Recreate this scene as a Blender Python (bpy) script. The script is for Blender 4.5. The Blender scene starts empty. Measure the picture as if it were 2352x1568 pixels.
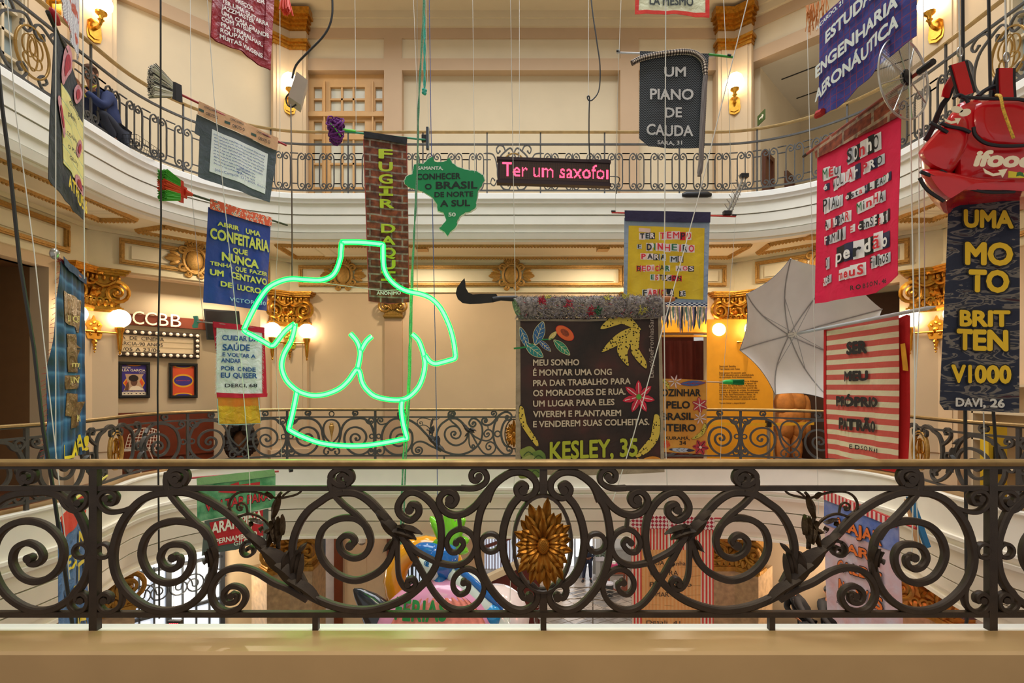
import bpy, math, random
from mathutils import Vector
R = random.Random(11)
sc = bpy.context.scene
col = sc.collection
PI = math.pi
F, CX, HY, EYE = 1200.0, 1150.0, 885.0, 8.2      # focal length and principal point in 2352x1568 pixels, eye height

# ---------------------------------------------------------------- camera, sky, lights, exposure
cd = bpy.data.cameras.new('camera'); cam = bpy.data.objects.new('camera', cd); col.objects.link(cam)
cam.location = (0, 0, EYE); cam.rotation_euler = (PI / 2, 0, 0)
cd.sensor_fit = 'HORIZONTAL'; cd.sensor_width = 36; cd.lens = 36 * F / 2352
cd.shift_x = (1176 - CX) / 2352; cd.shift_y = (HY - 784) / 2352
cd.clip_start = .05; cd.clip_end = 200
sc.camera = cam
sc.view_settings.view_transform = 'Standard'; sc.view_settings.look = 'None'
sc.view_settings.gamma = 1; sc.view_settings.use_curve_mapping = False
sc.view_settings.exposure = 0.12
w = bpy.data.worlds.new('world'); sc.world = w; w.use_nodes = True
bg = w.node_tree.nodes['Background']; bg.inputs[0].default_value = (1, .95, .88, 1); bg.inputs[1].default_value = .5

def area(name, loc, rot, sx, sy, e, c):
    l = bpy.data.lights.new(name, 'AREA'); l.shape = 'RECTANGLE'; l.size = sx; l.size_y = sy; l.energy = e; l.color = c
    o = bpy.data.objects.new(name, l); col.objects.link(o); o.location = loc; o.rotation_euler = rot
    return o
area('skylight', (.245, 6.375, 19), (0, 0, 0), 11, 6.5, 1250, (.93, .97, 1))
def bulb(name, loc, e, c, r=.15):
    l = bpy.data.lights.new(name, 'POINT'); l.energy = e; l.color = c; l.shadow_soft_size = r
    o = bpy.data.objects.new(name, l); col.objects.link(o); o.location = loc
    return o

# ---------------------------------------------------------------- helpers
def at(px, py, Y): return Vector(((px - CX) * Y / F, Y, EYE + (HY - py) * Y / F))

class MB:
    def __init__(s): s.v = []; s.f = []; s.m = []; s.uv = []
    def add(s, vs, fs, mi=0, uv=None):
        b = len(s.v); s.v += [tuple(p) for p in vs]; s.uv += (uv if uv else [(0, 0)] * len(vs))
        for f in fs: s.f.append(tuple(b + i for i in f)); s.m.append(mi)
        return s
    def box(s, a, b, mi=0, fn=None):
        x0, y0, z0 = a; x1, y1, z1 = b
        vs = [(x, y, z) for z in (z0, z1) for y in (y0, y1) for x in (x0, x1)]
        if fn: vs = [fn(*p) for p in vs]
        return s.add(vs, [(0, 2, 3, 1), (4, 5, 7, 6), (0, 1, 5, 4), (2, 6, 7, 3), (0, 4, 6, 2), (1, 3, 7, 5)], mi)
    def tube(s, pts, r, n=8, mi=0, cap=True, flat=1.0):
        pts = [Vector(p) for p in pts]; k = len(pts)
        rr = r if isinstance(r, (list, tuple)) else [r] * k
        vs = []; prev = None
        for i, p in enumerate(pts):
            t = (pts[min(i + 1, k - 1)] - pts[max(i - 1, 0)])
            t = t.normalized() if t.length > 1e-9 else Vector((0, 0, 1))
            if prev is None:
                a = Vector((0, 1, 0)) if abs(t.y) < .9 else Vector((1, 0, 0))
                x = (a - t * a.dot(t)).normalized()
            else:
                x = prev - t * prev.dot(t); x = x.normalized() if x.length > 1e-9 else Vector((1, 0, 0))
            prev = x; y = t.cross(x)
            for j in range(n):
                q = 2 * PI * j / n
                vs.append(p + (x * math.cos(q) * flat + y * math.sin(q)) * rr[i])
        fs = [(i * n + j, i * n + (j + 1) % n, (i + 1) * n + (j + 1) % n, (i + 1) * n + j) for i in range(k - 1) for j in range(n)]
        if cap: fs += [tuple(range(n))[::-1], tuple((k - 1) * n + j for j in range(n))]
        return s.add(vs, fs, mi)
    def lathe(s, o, axis, prof, n=16, mi=0):
        # prof: list of (distance along the axis, radius)
        o = Vector(o); ax = Vector(axis).normalized()
        return s.tube([o + ax * d for d, r in prof], [max(r, 1e-4) for d, r in prof], n, mi)
    def ball(s, c, r, n=12, mi=0, fn=None):
        c = Vector(c); r = r if isinstance(r, (tuple, list)) else (r, r, r); m = max(4, n // 2); vs = []
        for i in range(m + 1):
            th = PI * i / m
            for j in range(n):
                ph = 2 * PI * j / n; d = (math.sin(th) * math.cos(ph), math.sin(th) * math.sin(ph), math.cos(th))
                vs.append((c.x + r[0] * d[0], c.y + r[1] * d[1], c.z + r[2] * d[2]))
        if fn: vs = [fn(*p) for p in vs]
        return s.add(vs, [(i * n + j, (i + 1) * n + j, (i + 1) * n + (j + 1) % n, i * n + (j + 1) % n) for i in range(m) for j in range(n)], mi)
    def grid(s, fn, nu, nv, mi=0, uvf=None, thick=0, nrm=None):
        vs = []; uv = []
        for j in range(nv + 1):
            for i in range(nu + 1):
                vs.append(Vector(fn(i / nu, j / nv))); uv.append(uvf(i / nu, j / nv) if uvf else (i / nu, j / nv))
        W = nu + 1
        fs = [(j * W + i, j * W + i + 1, (j + 1) * W + i + 1, (j + 1) * W + i) for j in range(nv) for i in range(nu)]
        if thick:
            N = len(vs); nv_ = Vector(nrm) * thick
            vs += [p + nv_ for p in vs]; uv += uv
            ring = [i for i in range(W)] + [j * W + nu for j in range(1, nv + 1)] + [nv * W + i for i in range(nu - 1, -1, -1)] + [j * W for j in range(nv - 1, 0, -1)]
            fs += [tuple(N + i for i in f[::-1]) for f in fs[:nu * nv]]
            fs += [(ring[i], ring[i - 1], N + ring[i - 1], N + ring[i]) for i in range(len(ring))]
        return s.add(vs, fs, mi, uv)
    def poly(s, pts, off, mi=0):
        # closed outline swept by a vector: a flat plate of real thickness
        n = len(pts); off = Vector(off); vs = [Vector(p) for p in pts] + [Vector(p) + off for p in pts]
        return s.add(vs, [tuple(range(n)), tuple(range(2 * n - 1, n - 1, -1))] + [(i, (i + 1) % n, n + (i + 1) % n, n + i) for i in range(n)], mi)
    def sweep(s, prof, path, closed=False, mi=0, caps=True):
        # prof: [(offset, z)], path: [(x, y, nx, ny)]
        k = len(prof); vs = [(x + nx * o, y + ny * o, z) for (x, y, nx, ny) in path for (o, z) in prof]
        m = len(path); fs = []
        for i in range(m if closed else m - 1):
            a = i * k; b = ((i + 1) % m) * k
            for j in range(k): fs.append((a + j, a + (j + 1) % k, b + (j + 1) % k, b + j))
        if caps and not closed: fs += [tuple(range(k))[::-1], tuple((m - 1) * k + j for j in range(k))]
        return s.add(vs, fs, mi)
    def build(s, name, mats, parent=None, smooth=35, kind=None, label=None):
        me = bpy.data.meshes.new(name)
        o = bpy.data.objects.new(name, me); col.objects.link(o)
        L = Vector((0, 0, 0))
        if parent is not None:
            o.parent = parent; q = parent
            while q is not None: L = L + q.location; q = q.parent
        me.from_pydata([(x - L.x, y - L.y, z - L.z) for x, y, z in s.v], [], s.f)
        for m in (mats if isinstance(mats, (list, tuple)) else [mats]): me.materials.append(m)
        me.polygons.foreach_set('material_index', s.m)
        if any(u != (0, 0) for u in s.uv):
            ul = me.uv_layers.new(name='UVMap'); li = [0] * len(me.loops); me.loops.foreach_get('vertex_index', li)
            ul.data.foreach_set('uv', [c for i in li for c in s.uv[i]])
        me.update()
        if smooth:
            me.polygons.foreach_set('use_smooth', [True] * len(me.polygons)); me.set_sharp_from_angle(angle=math.radians(smooth))
        if kind: o['kind'] = kind
        if label: o['label'] = label
        return o

def thing(name, label, cat, loc=(0, 0, 0), group=None):
    o = bpy.data.objects.new(name, None); col.objects.link(o); o.location = loc; o.empty_display_size = .1
    o['label'] = label; o['category'] = cat
    if group: o['group'] = group
    return o
def tag(o, label, cat, group=None):
    o['label'] = label; o['category'] = cat
    if group: o['group'] = group
    return o
def solo(mb, name, mats, label, cat, group=None, smooth=35): return tag(mb.build(name, mats, None, smooth), label, cat, group)
def struct(mb, name, mats, smooth=35): return mb.build(name, mats, None, smooth, 'structure')

def crom(P, sub=6, closed=False):
    P = [Vector(p) for p in P]; n = len(P); out = []
    g = (lambda i: P[i % n]) if closed else (lambda i: P[max(0, min(n - 1, i))])
    for i in range(n if closed else n - 1):
        a, b, c, d = g(i - 1), g(i), g(i + 1), g(i + 2)
        for k in range(sub):
            t = k / sub
            out.append(.5 * ((2 * b) + (c - a) * t + (2 * a - 5 * b + 4 * c - d) * t * t + (3 * b - a - 3 * c + d) * t ** 3))
    if not closed: out.append(P[-1])
    return out

# ---------------------------------------------------------------- materials
def srgb(h):
    h = h.lstrip('#'); c = [int(h[i:i + 2], 16) / 255 for i in (0, 2, 4)]
    return tuple((x / 12.92 if x <= .04045 else ((x + .055) / 1.055) ** 2.4) for x in c) + (1,)
MC = {}
def mat(name, c, rough=.6, metal=0, var=.08, scale=6, bump=0, bscale=40, emit=0, ecol=None, coat=0, trans=0, sub=0, alpha=1, sheen=0):
    if name in MC: return MC[name]
    m = bpy.data.materials.new(name); m.use_nodes = True; nt = m.node_tree; b = nt.nodes['Principled BSDF']
    c = srgb(c) if isinstance(c, str) else c
    b.inputs['Roughness'].default_value = rough; b.inputs['Metallic'].default_value = metal
    b.inputs['Base Color'].default_value = c
    b.inputs['Coat Weight'].default_value = coat; b.inputs['Transmission Weight'].default_value = trans; b.inputs['Alpha'].default_value = alpha
    b.inputs['Sheen Weight'].default_value = sheen
    tc = nt.nodes.new('ShaderNodeTexCoord')
    if var:
        n = nt.nodes.new('ShaderNodeTexNoise'); n.inputs['Scale'].default_value = scale; n.inputs['Detail'].default_value = 5
        nt.links.new(tc.outputs['Object'], n.inputs['Vector'])
        r = nt.nodes.new('ShaderNodeValToRGB'); r.color_ramp.elements[0].position = .3; r.color_ramp.elements[1].position = .7
        r.color_ramp.elements[0].color = tuple(x * (1 - var) for x in c[:3]) + (1,)
        r.color_ramp.elements[1].color = tuple(min(1, x * (1 + var)) for x in c[:3]) + (1,)
        nt.links.new(n.outputs['Fac'], r.inputs['Fac']); nt.links.new(r.outputs['Color'], b.inputs['Base Color'])
    if bump:
        n2 = nt.nodes.new('ShaderNodeTexNoise'); n2.inputs['Scale'].default_value = bscale; n2.inputs['Detail'].default_value = 4
        nt.links.new(tc.outputs['Object'], n2.inputs['Vector'])
        bp = nt.nodes.new('ShaderNodeBump'); bp.inputs['Strength'].default_value = bump; bp.inputs['Distance'].default_value = .01
        nt.links.new(n2.outputs['Fac'], bp.inputs['Height']); nt.links.new(bp.outputs['Normal'], b.inputs['Normal'])
    if emit:
        b.inputs['Emission Color'].default_value = srgb(ecol) if isinstance(ecol, str) else (ecol or c); b.inputs['Emission Strength'].default_value = emit
    MC[name] = m
    return m
def cloth_mat(name, make, rough=.85, sheen=.0, weave=.15):
    # make(nodes, links, uv vector socket) -> colour socket; uv is in metres on the cloth
    if name in MC: return MC[name]
    m = bpy.data.materials.new(name); m.use_nodes = True; nt = m.node_tree; b = nt.nodes['Principled BSDF']
    b.inputs['Roughness'].default_value = rough; b.inputs['Sheen Weight'].default_value = sheen
    uv = nt.nodes.new('ShaderNodeUVMap')
    c = make(nt, uv.outputs[0]); nt.links.new(c, b.inputs['Base Color'])
    n = nt.nodes.new('ShaderNodeTexNoise'); n.inputs['Scale'].default_value = 9; n.inputs['Detail'].default_value = 6; n.inputs['Distortion'].default_value = .6
    nt.links.new(uv.outputs[0], n.inputs['Vector'])
    bp = nt.nodes.new('ShaderNodeBump'); bp.inputs['Strength'].default_value = weave * 2; bp.inputs['Distance'].default_value = .03
    nt.links.new(n.outputs['Fac'], bp.inputs['Height']); nt.links.new(bp.outputs['Normal'], b.inputs['Normal'])
    MC[name] = m
    return m
def N(nt, t, **kw):
    n = nt.nodes.new(t)
    for k, v in kw.items():
        if hasattr(n, k): setattr(n, k, v)
        else: n.inputs[k.replace('_', ' ')].default_value = v
    return n
def ramp(nt, sock, stops, interp='LINEAR'):
    r = nt.nodes.new('ShaderNodeValToRGB'); e = r.color_ramp; e.interpolation = interp
    while len(e.elements) < len(stops): e.elements.new(.5)
    for el, (p, c) in zip(e.elements, stops): el.position = p; el.color = srgb(c)
    nt.links.new(sock, r.inputs['Fac']); return r.outputs['Color']
def mixc(nt, fac, a, b):
    m = nt.nodes.new('ShaderNodeMix'); m.data_type = 'RGBA'
    nt.links.new(fac, m.inputs[0])
    for s, v in ((m.inputs[6], a), (m.inputs[7], b)):
        if isinstance(v, str): s.default_value = srgb(v)
        else: nt.links.new(v, s)
    return m.outputs[2]
def solid(c, c2=None, scale=5):
    def mk(nt, uv):
        n = N(nt, 'ShaderNodeTexNoise', Scale=scale, Detail=4); nt.links.new(uv, n.inputs['Vector'])
        return ramp(nt, n.outputs['Fac'], [(.3, c), (.7, c2 or c)])
    return mk
def fabric(name, c, c2=None, **kw): return cloth_mat(name, solid(c, c2), **kw)
def stripes(c1, c2, freq, axis='X', duty=.5):
    def mk(nt, uv):
        s = N(nt, 'ShaderNodeSeparateXYZ'); nt.links.new(uv, s.inputs[0])
        a = N(nt, 'ShaderNodeMath', operation='MULTIPLY'); nt.links.new(s.outputs[axis], a.inputs[0]); a.inputs[1].default_value = freq
        f = N(nt, 'ShaderNodeMath', operation='FRACT'); nt.links.new(a.outputs[0], f.inputs[0])
        return ramp(nt, f.outputs[0], [(0, c1), (duty, c2)], 'CONSTANT')
    return mk
def fract_of(nt, uv, axis, freq):
    s = N(nt, 'ShaderNodeSeparateXYZ'); nt.links.new(uv, s.inputs[0])
    a = N(nt, 'ShaderNodeMath', operation='MULTIPLY'); nt.links.new(s.outputs[axis], a.inputs[0]); a.inputs[1].default_value = freq
    f = N(nt, 'ShaderNodeMath', operation='FRACT'); nt.links.new(a.outputs[0], f.inputs[0]); return f.outputs[0]
def bricks(c1, c2, mortar, scale):
    def mk(nt, uv):
        b = N(nt, 'ShaderNodeTexBrick', Scale=scale); nt.links.new(uv, b.inputs['Vector'])
        b.inputs['Color1'].default_value = srgb(c1); b.inputs['Color2'].default_value = srgb(c2); b.inputs['Mortar'].default_value = srgb(mortar)
        b.inputs['Mortar Size'].default_value = .03; b.inputs['Brick Width'].default_value = .75; b.inputs['Row Height'].default_value = .26
        n = N(nt, 'ShaderNodeTexNoise', Scale=14, Detail=6); nt.links.new(uv, n.inputs['Vector'])
        g = ramp(nt, n.outputs['Fac'], [(.35, '#5a4a45'), (.65, '#ffffff')])
        m = nt.nodes.new('ShaderNodeMix'); m.data_type = 'RGBA'; m.blend_type = 'MULTIPLY'; m.inputs[0].default_value = .75
        nt.links.new(b.outputs['Color'], m.inputs[6]); nt.links.new(g, m.inputs[7]); return m.outputs[2]
    return mk

M_wall = mat('cream plaster', '#cdb493', .75, var=.03, scale=2, bump=.05)
M_panel = mat('pale panel paint', '#cdbb9c', .7, var=.03, scale=2)
M_beam = mat('tan beam paint', '#b89b7c', .7, var=.03, scale=2)
M_white = mat('white moulding paint', '#efebdf', .5, var=.03, scale=3, bump=.03)
M_soff = mat('soffit paint', '#e6dcbf', .6, var=.03, scale=2)
M_gilt = mat('old gold moulding', '#b58a45', .45, metal=.35, var=.2, scale=30, bump=.4, bscale=60)
M_gold = mat('polished gold', '#bb842e', .28, metal=.85, var=.3, scale=18, bump=.3, bscale=50)
M_leafgold = mat('aged gold leaf', '#a9742a', .38, metal=.75, var=.35, scale=14, bump=.35, bscale=30)
M_brass = mat('brass', '#cf9a3c', .22, metal=.95, var=.15, scale=12)
M_iron = mat('wrought iron', '#382d24', .5, metal=.25, var=.2, scale=14, bump=.1, bscale=160)
M_iron2 = mat('grey wrought iron', '#4a4846', .5, metal=.3, var=.15, scale=14, bump=.2, bscale=90)
M_rail = mat('bronze handrail', '#a88c5c', .38, metal=.5, var=.2, scale=9, bump=.15, bscale=30)
M_curb = mat('beige curb paint', '#c9a878', .3, var=.05, scale=3, bump=.04)
M_wood = mat('brown door wood', '#6b3418', .45, var=.2, scale=8, bump=.1)
M_dark = mat('dark corridor', '#54402c', .8, var=.1)
M_black = mat('black plastic', '#17171a', .5, var=.1)
M_globe = mat('lamp globe', '#fff3da', .4, var=0, emit=11, ecol=(1, .80, .52, 1))
# ---------------------------------------------------------------- plan of the atrium: rounded rectangle seen from above
PC = (.245, 6.375); HW, HL, RC = 5.9, 3.375, 2.1
Z1, Z2 = EYE - 1.40, EYE + 3.54            # tops of the two balcony kerbs
def ring(bulge=0, n=10, arc=14):
    # points from the far centre, round by -x, to the near centre and on round to the start: (x, y, nx, ny), normal away from the void
    P = []
    def seg(a, b, k, nn):
        for i in range(k): t = i / k; P.append((a[0] + (b[0] - a[0]) * t, a[1] + (b[1] - a[1]) * t, nn[0], nn[1]))
    def arcs(c, a0, a1):
        for i in range(arc):
            a = a0 + (a1 - a0) * i / arc; P.append((c[0] + RC * math.cos(a), c[1] + RC * math.sin(a), math.cos(a), math.sin(a)))
    x0, x1, y0, y1 = PC[0] - HW, PC[0] + HW, PC[1] - HL, PC[1] + HL
    seg((PC[0], y1), (x0 + RC, y1), n, (0, 1)); arcs((x0 + RC, y1 - RC), PI / 2, PI)
    seg((x0, y1 - RC), (x0, y0 + RC), n, (-1, 0)); arcs((x0 + RC, y0 + RC), PI, 1.5 * PI)
    seg((x0 + RC, y0), (x1 - RC, y0), 2 * n, (0, -1)); arcs((x1 - RC, y0 + RC), 1.5 * PI, 2 * PI)
    seg((x1, y0 + RC), (x1, y1 - RC), n, (1, 0)); arcs((x1 - RC, y1 - RC), 0, PI / 2)
    seg((x1 - RC, y1), (PC[0], y1), n, (0, 1))
    if bulge:
        Q = []
        for (x, y, a, b) in P:
            if abs(x - PC[0]) > 4.4:
                t = max(0, 1 - abs(y - PC[1]) / 2.3); t = t * t * (3 - 2 * t); x -= math.copysign(bulge * t, x - PC[0])
            Q.append((x, y, a, b))
        P = Q; m = len(P); out = []
        for i in range(m):
            a, b = P[i - 1], P[(i + 1) % m]; tx, ty = b[0] - a[0], b[1] - a[1]; l = math.hypot(tx, ty)
            out.append((P[i][0], P[i][1], -(-ty) / l if False else (ty / l if True else 0), -tx / l))
        # keep the outward side
        P = [(x, y, a if a * P[i][2] + b * P[i][3] > 0 else -a, b if a * P[i][2] + b * P[i][3] > 0 else -b) for i, (x, y, a, b) in enumerate(out)]
    return P
class Path:
    def __init__(s, P):
        s.P = P; s.S = [0]
        for i in range(len(P)): a = P[i]; b = P[(i + 1) % len(P)]; s.S.append(s.S[-1] + math.hypot(b[0] - a[0], b[1] - a[1]))
        s.L = s.S[-1]
    def __call__(s, u):
        u %= s.L; lo, hi = 0, len(s.P)
        while hi - lo > 1:
            m = (lo + hi) // 2
            if s.S[m] <= u: lo = m
            else: hi = m
        a = s.P[lo]; b = s.P[(lo + 1) % len(s.P)]; t = (u - s.S[lo]) / max(1e-9, s.S[lo + 1] - s.S[lo])
        q = [a[i] + (b[i] - a[i]) * t for i in range(4)]; l = math.hypot(q[2], q[3]); return q[0], q[1], q[2] / l, q[3] / l
PATH1 = Path(ring(.38)); PATH2 = Path(ring())

# ---- balcony slabs: floor, kerb, stepped fascia, soffit
def off(p, d): return [(x + a * d, y + b * d, a, b) for x, y, a, b in p]
r1, r2 = PATH1.P, PATH2.P
# lower balcony
m = MB(); z = Z1
m.sweep([(-.075, z - .005), (-.07, z), (.02, z), (.02, z - .05), (-.05, z - .05), (-.075, z - .03)], r1, True)
m.sweep([(-.04, z - .05), (.02, z - .05), (.02, z - .49), (-.02, z - .49)], r1, True)
m.sweep([(-.08, z - .49), (.03, z - .49), (.03, z - .53), (-.08, z - .53)], r1, True)
m.sweep([(-.03, z - .53), (.05, z - .53), (.05, z - .62), (-.01, z - .62)], r1, True)
m.sweep([(-.07, z - .62), (.05, z - .62), (.05, z - .68), (-.05, z - .68)], r1, True)
struct(m, 'trim_1', M_white)
M_fas = mat('fascia paint', '#ebe3d2', .6, var=.03, scale=3)
m = MB()
for k, (o0, o1, a, b) in enumerate([(.0, .03, .68, .90), (.02, .07, .92, 1.14), (.07, .13, 1.16, 1.34), (.14, .2, 1.34, 1.50)]):
    m.sweep([(o0, z - a), (.4, z - a), (.4, z - b), (o1, z - b)], r1, True)
struct(m, 'trim_2', M_fas)
m = MB(); m.sweep([(.018, z + .002), (.25, z + .002), (.262, z - .012), (.262, z - .24), (.018, z - .24)], r1, True)
struct(m, 'trim_3', M_curb)
M_floor1 = mat('dark parquet', '#5b3420', .35, var=.3, scale=7)
m = MB(); m.sweep([(.2, z - .24), (2.6, z - .24), (2.6, z - .34), (.2, z - .34)], r1, True); struct(m, 'floor_balcony', M_floor1)
m = MB(); m.sweep([(.14, z - 1.5), (2.6, z - 1.5), (2.6, z - 1.45), (.14, z - 1.45)], r1, True); struct(m, 'ceiling_hall', M_fas)
# upper balcony
m = MB(); z = Z2
m.sweep([(-.13, z - .01), (-.12, z), (.2, z), (.2, z - .17), (-.09, z - .17), (-.10, z - .13), (-.13, z - .10)], r2, True)
struct(m, 'trim_4', mat('white kerb upper', '#f2f0ea', .5, var=.02))
m = MB()
for (o0, o1, a, b) in [(-.045, -.045, .17, .365), (-.03, -.02, .38, .54), (.02, .04, .54, .67), (.02, .06, .69, .79), (.10, .12, .79, .83)]:
    m.sweep([(o0, z - a), (.3, z - a), (.3, z - b), (o1, z - b)], r2, True)
struct(m, 'trim_5', M_white)
m = MB(); m.sweep([(.1, z - .80), (2.7, z - .80), (2.7, z - .10), (.15, z - .10)], r2, True); struct(m, 'ceiling_balcony', M_soff)
ZS = z - .80                                   # soffit level
# ---- walls on an octagonal plan
WX, WD, YF = 4.85, 2.47, 11.4
FL, FR = (PC[0] - WX, YF), (PC[0] + WX, YF)
DL, DR = (FL[0] - WD, YF - WD), (FR[0] + WD, YF - WD)
SL, SR = (DL[0], 2.2), (DR[0], 2.2)
class Wall:
    # u along A to B, d into the room, z up
    def __init__(s, A, B):
        s.A = A; l = math.hypot(B[0] - A[0], B[1] - A[1]); s.l = l; s.t = ((B[0] - A[0]) / l, (B[1] - A[1]) / l)
        n = (-s.t[1], s.t[0]); c = (PC[0] - A[0], PC[1] - A[1]); s.n = n if n[0] * c[0] + n[1] * c[1] > 0 else (-n[0], -n[1])
    def __call__(s, u, d, z): return (s.A[0] + s.t[0] * u + s.n[0] * d, s.A[1] + s.t[1] * u + s.n[1] * d, z)
    def u(s, px, d=0):        # along-wall position seen at image column px
        k = (px - CX) / F; ax = s.A[0] + s.n[0] * d; ay = s.A[1] + s.n[1] * d
        return (k * ay - ax) / (s.t[0] - k * s.t[1])
    def z(s, u, py, d=0): return EYE + (HY - py) * (s.A[1] + s.t[1] * u + s.n[1] * d) / F
    def cells(s, mb, u0, u1, z0, z1, holes=(), th=.3, mi=0):
        us = sorted({u0, u1} | {min(max(q, u0), u1) for h in holes for q in h[:2]}); zs = sorted({z0, z1} | {min(max(q, z0), z1) for h in holes for q in h[2:4]})
        for a, b in zip(us, us[1:]):
            for c, d in zip(zs, zs[1:]):
                mu, mz = (a + b) / 2, (c + d) / 2
                if b - a < 1e-5 or d - c < 1e-5 or any(h[0] < mu < h[1] and h[2] < mz < h[3] for h in holes): continue
                mb.box((a, -th, c), (b, 0, d), mi, s)
    def box(s, mb, u0, u1, d0, d1, z0, z1, mi=0): mb.box((u0, d0, z0), (u1, d1, z1), mi, s)
    def frame(s, mb, u0, u1, z0, z1, wd=.09, d0=-.02, d1=.06, mi=0):
        for a, b, c, d in ((u0, u1, z0, z0 + wd), (u0, u1, z1 - wd, z1), (u0, u0 + wd, z0 + wd, z1 - wd), (u1 - wd, u1, z0 + wd, z1 - wd)):
            s.box(mb, a, b, d0, d1, c, d, mi); s.box(mb, a + wd * .3, b - wd * .3, d0, d1 + .025, c + wd * .3, d - wd * .3, mi)
WF, WL, WR, WSL, WSR = Wall(FL, FR), Wall(FL, DL), Wall(FR, DR), Wall(DL, SL), Wall(DR, SR)
zf = lambda py: EYE + (HY - py) * YF / F       # heights read on the far wall
zt = zf(62)                                     # upper ceiling
# far wall, upper storey
u = WF.u
door_hole = (u(704), u(882), Z2 - .3, zf(161)); blank = (u(923), u(1425), Z2 - .3, zf(161)); rdoor = (u(1467), u(1645), Z2 - .3, zf(161))
top = [(u(704), u(882), zf(134), zf(88)), (u(923), u(1425), zf(134), zf(88)), (u(1467), u(1645), zf(134), zf(88))]
m = MB(); WF.cells(m, 0, WF.l, Z2 - .3, zt + .4, [door_hole, blank, rdoor] + top, .3)
struct(m, 'wall_far', M_beam)
m = MB()
for h in top: WF.box(m, h[0], h[1], -.3, -.035, h[2], h[3])
WF.box(m, blank[0], blank[1], -.45, -.22, Z2 - .3, zf(161))
for a in (rdoor,): WF.box(m, a[0], a[1], -.45, -.2, Z2 - .3, zf(161))
struct(m, 'wall_far_infill', M_panel)
m = MB(); WF.box(m, -.6, WF.l + .6, -.35, .07, zt - .02, zt + .13); WF.box(m, -.6, WF.l + .6, -.35, .12, zt + .13, zt + .3)
for W_ in (WL, WR): W_.box(m, -.2, W_.l + .3, -.3, .07, zt - .02, zt + .13); W_.box(m, -.2, W_.l + .3, -.3, .12, zt + .13, zt + .3)
for W_ in (WSL, WSR): W_.box(m, 0, W_.l, -.3, .07, zt - .02, zt + .13); W_.box(m, 0, W_.l, -.3, .12, zt + .13, zt + .3)
struct(m, 'trim_6', M_panel)
m = MB(); m.sweep([(1.0, zt + .28), (3.0, zt + .28), (3.0, zt + .4), (.9, zt + .4)], off(r2, -.95), True)
struct(m, 'ceiling_gallery', M_panel)
# double door in the far wall
def glazed_door(name, hole, px0):
    rt = thing(name, 'tan panelled double door with small glazed panes behind the upper railing', 'door', WF((hole[0] + hole[1]) / 2, -.2, Z2))
    rt['kind'] = 'structure'; del rt['label']; del rt['category']
    dw = mat('tan door wood', '#c19660', .5, var=.06)
    x0, x1 = WF.u(718), hole[1]
    xa, xb = WF.u(750, -.2), WF.u(857, -.2)
    gl = [(WF.u(722, -.2), WF.u(741, -.2), 1), (WF.u(760, -.2), WF.u(839, -.2), 3), (WF.u(863, -.2), WF.u(879, -.2), 1)]
    zz = [(zf(246), zf(190), 2), (zf(300), zf(270), 1), (Z2 + .3, zf(312), 3)]
    m = MB(); holes = [(a, b, c, d) for a, b, k in gl for c, d, q in zz]
    WF.cells(m, hole[0], hole[1], Z2 - .1, hole[3], holes, .1); m.v = [(x, y + .16, q) for x, y, q in m.v]
    WF.box(m, xa - .03, xa, -.16, -.09, Z2, zf(180)); WF.box(m, xb, xb + .03, -.16, -.09, Z2, zf(180)); WF.box(m, hole[0], hole[1], -.16, -.08, zf(262), zf(252))
    f = m.build('door_leaf', dw, rt)
    m = MB()
    for (a, b, k) in gl:
        for (c, d, q) in zz:
            for i in range(1, k): t = a + (b - a) * i / k; WF.box(m, t - .02, t + .02, -.24, -.17, c, d)
            for i in range(1, q): t = c + (d - c) * i / q; WF.box(m, a, b, -.24, -.17, t - .02, t + .02)
    m.build('glazing_bar', dw, rt)
    m = MB()
    for (a, b, c, d) in holes: WF.box(m, a, b, -.25, -.235, c, d)
    m.build('glass', mat('frosted pane', '#c9c6b4', .25, var=.04), rt)
glazed_door('door_1', door_hole, 715)
# diagonal walls, upper storey
for W_, nm, op in ((WL, 'wall_left', False), (WR, 'wall_right', True)):
    uo = (.32, W_.l - .42)
    m = MB(); W_.cells(m, 0, W_.l, Z2 - .3, zt + .4, [(uo[0], uo[1], Z2 - .4, zf(161)), (uo[0], uo[1], zf(134), zf(88))], .3)
    struct(m, nm, M_beam)
    m = MB(); W_.box(m, uo[0], uo[1], -.3, -.035, zf(134), zf(88))
    if not op: W_.box(m, uo[0], uo[1], -.3, -.12, Z2 - .3, zf(161))
    struct(m, nm + '_infill', M_panel)
# corridor behind the opening on the right
m = MB(); W_ = WR; uo = (.32, W_.l - .42)
W_.box(m, uo[0] - .05, uo[0] + .12, -3.2, -.3, Z2 - .3, zf(150)); W_.box(m, uo[0], W_.l + 2, -3.4, -3.2, Z2 - .3, zf(150))
struct(m, 'wall_corridor', M_panel)
m = MB(); W_.box(m, uo[0], W_.l + 2, -3.4, -.3, zf(161), zf(150)); struct(m, 'ceiling_corridor', mat('corridor ceiling', '#c9bda9', .7, var=.02))
for k, (d0, d1) in enumerate(((-1.0, -.4), (-2.5, -1.9))):
    m = MB(); z0, z1 = Z2 - .3, EYE + 5.0
    for a in ((d0, d0 + .08, z0, z1), (d1 - .08, d1, z0, z1), (d0, d1, z1, z1 + .1)): W_.box(m, uo[0] + .12, uo[0] + .19, a[0], a[1], a[2], a[3])
    W_.box(m, uo[0] + .12, uo[0] + .15, d0 + .08, d1 - .08, z0, z1)
    struct(m, 'door_%d' % (k + 2), mat('mahogany door', '#5a2f18', .4, var=.2))
m = MB()
for q in (-1.1, -2.2): W_.box(m, uo[0] + .3, W_.l, q - .015, q + .015, zf(161) - .012, zf(161) + .01)
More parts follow.
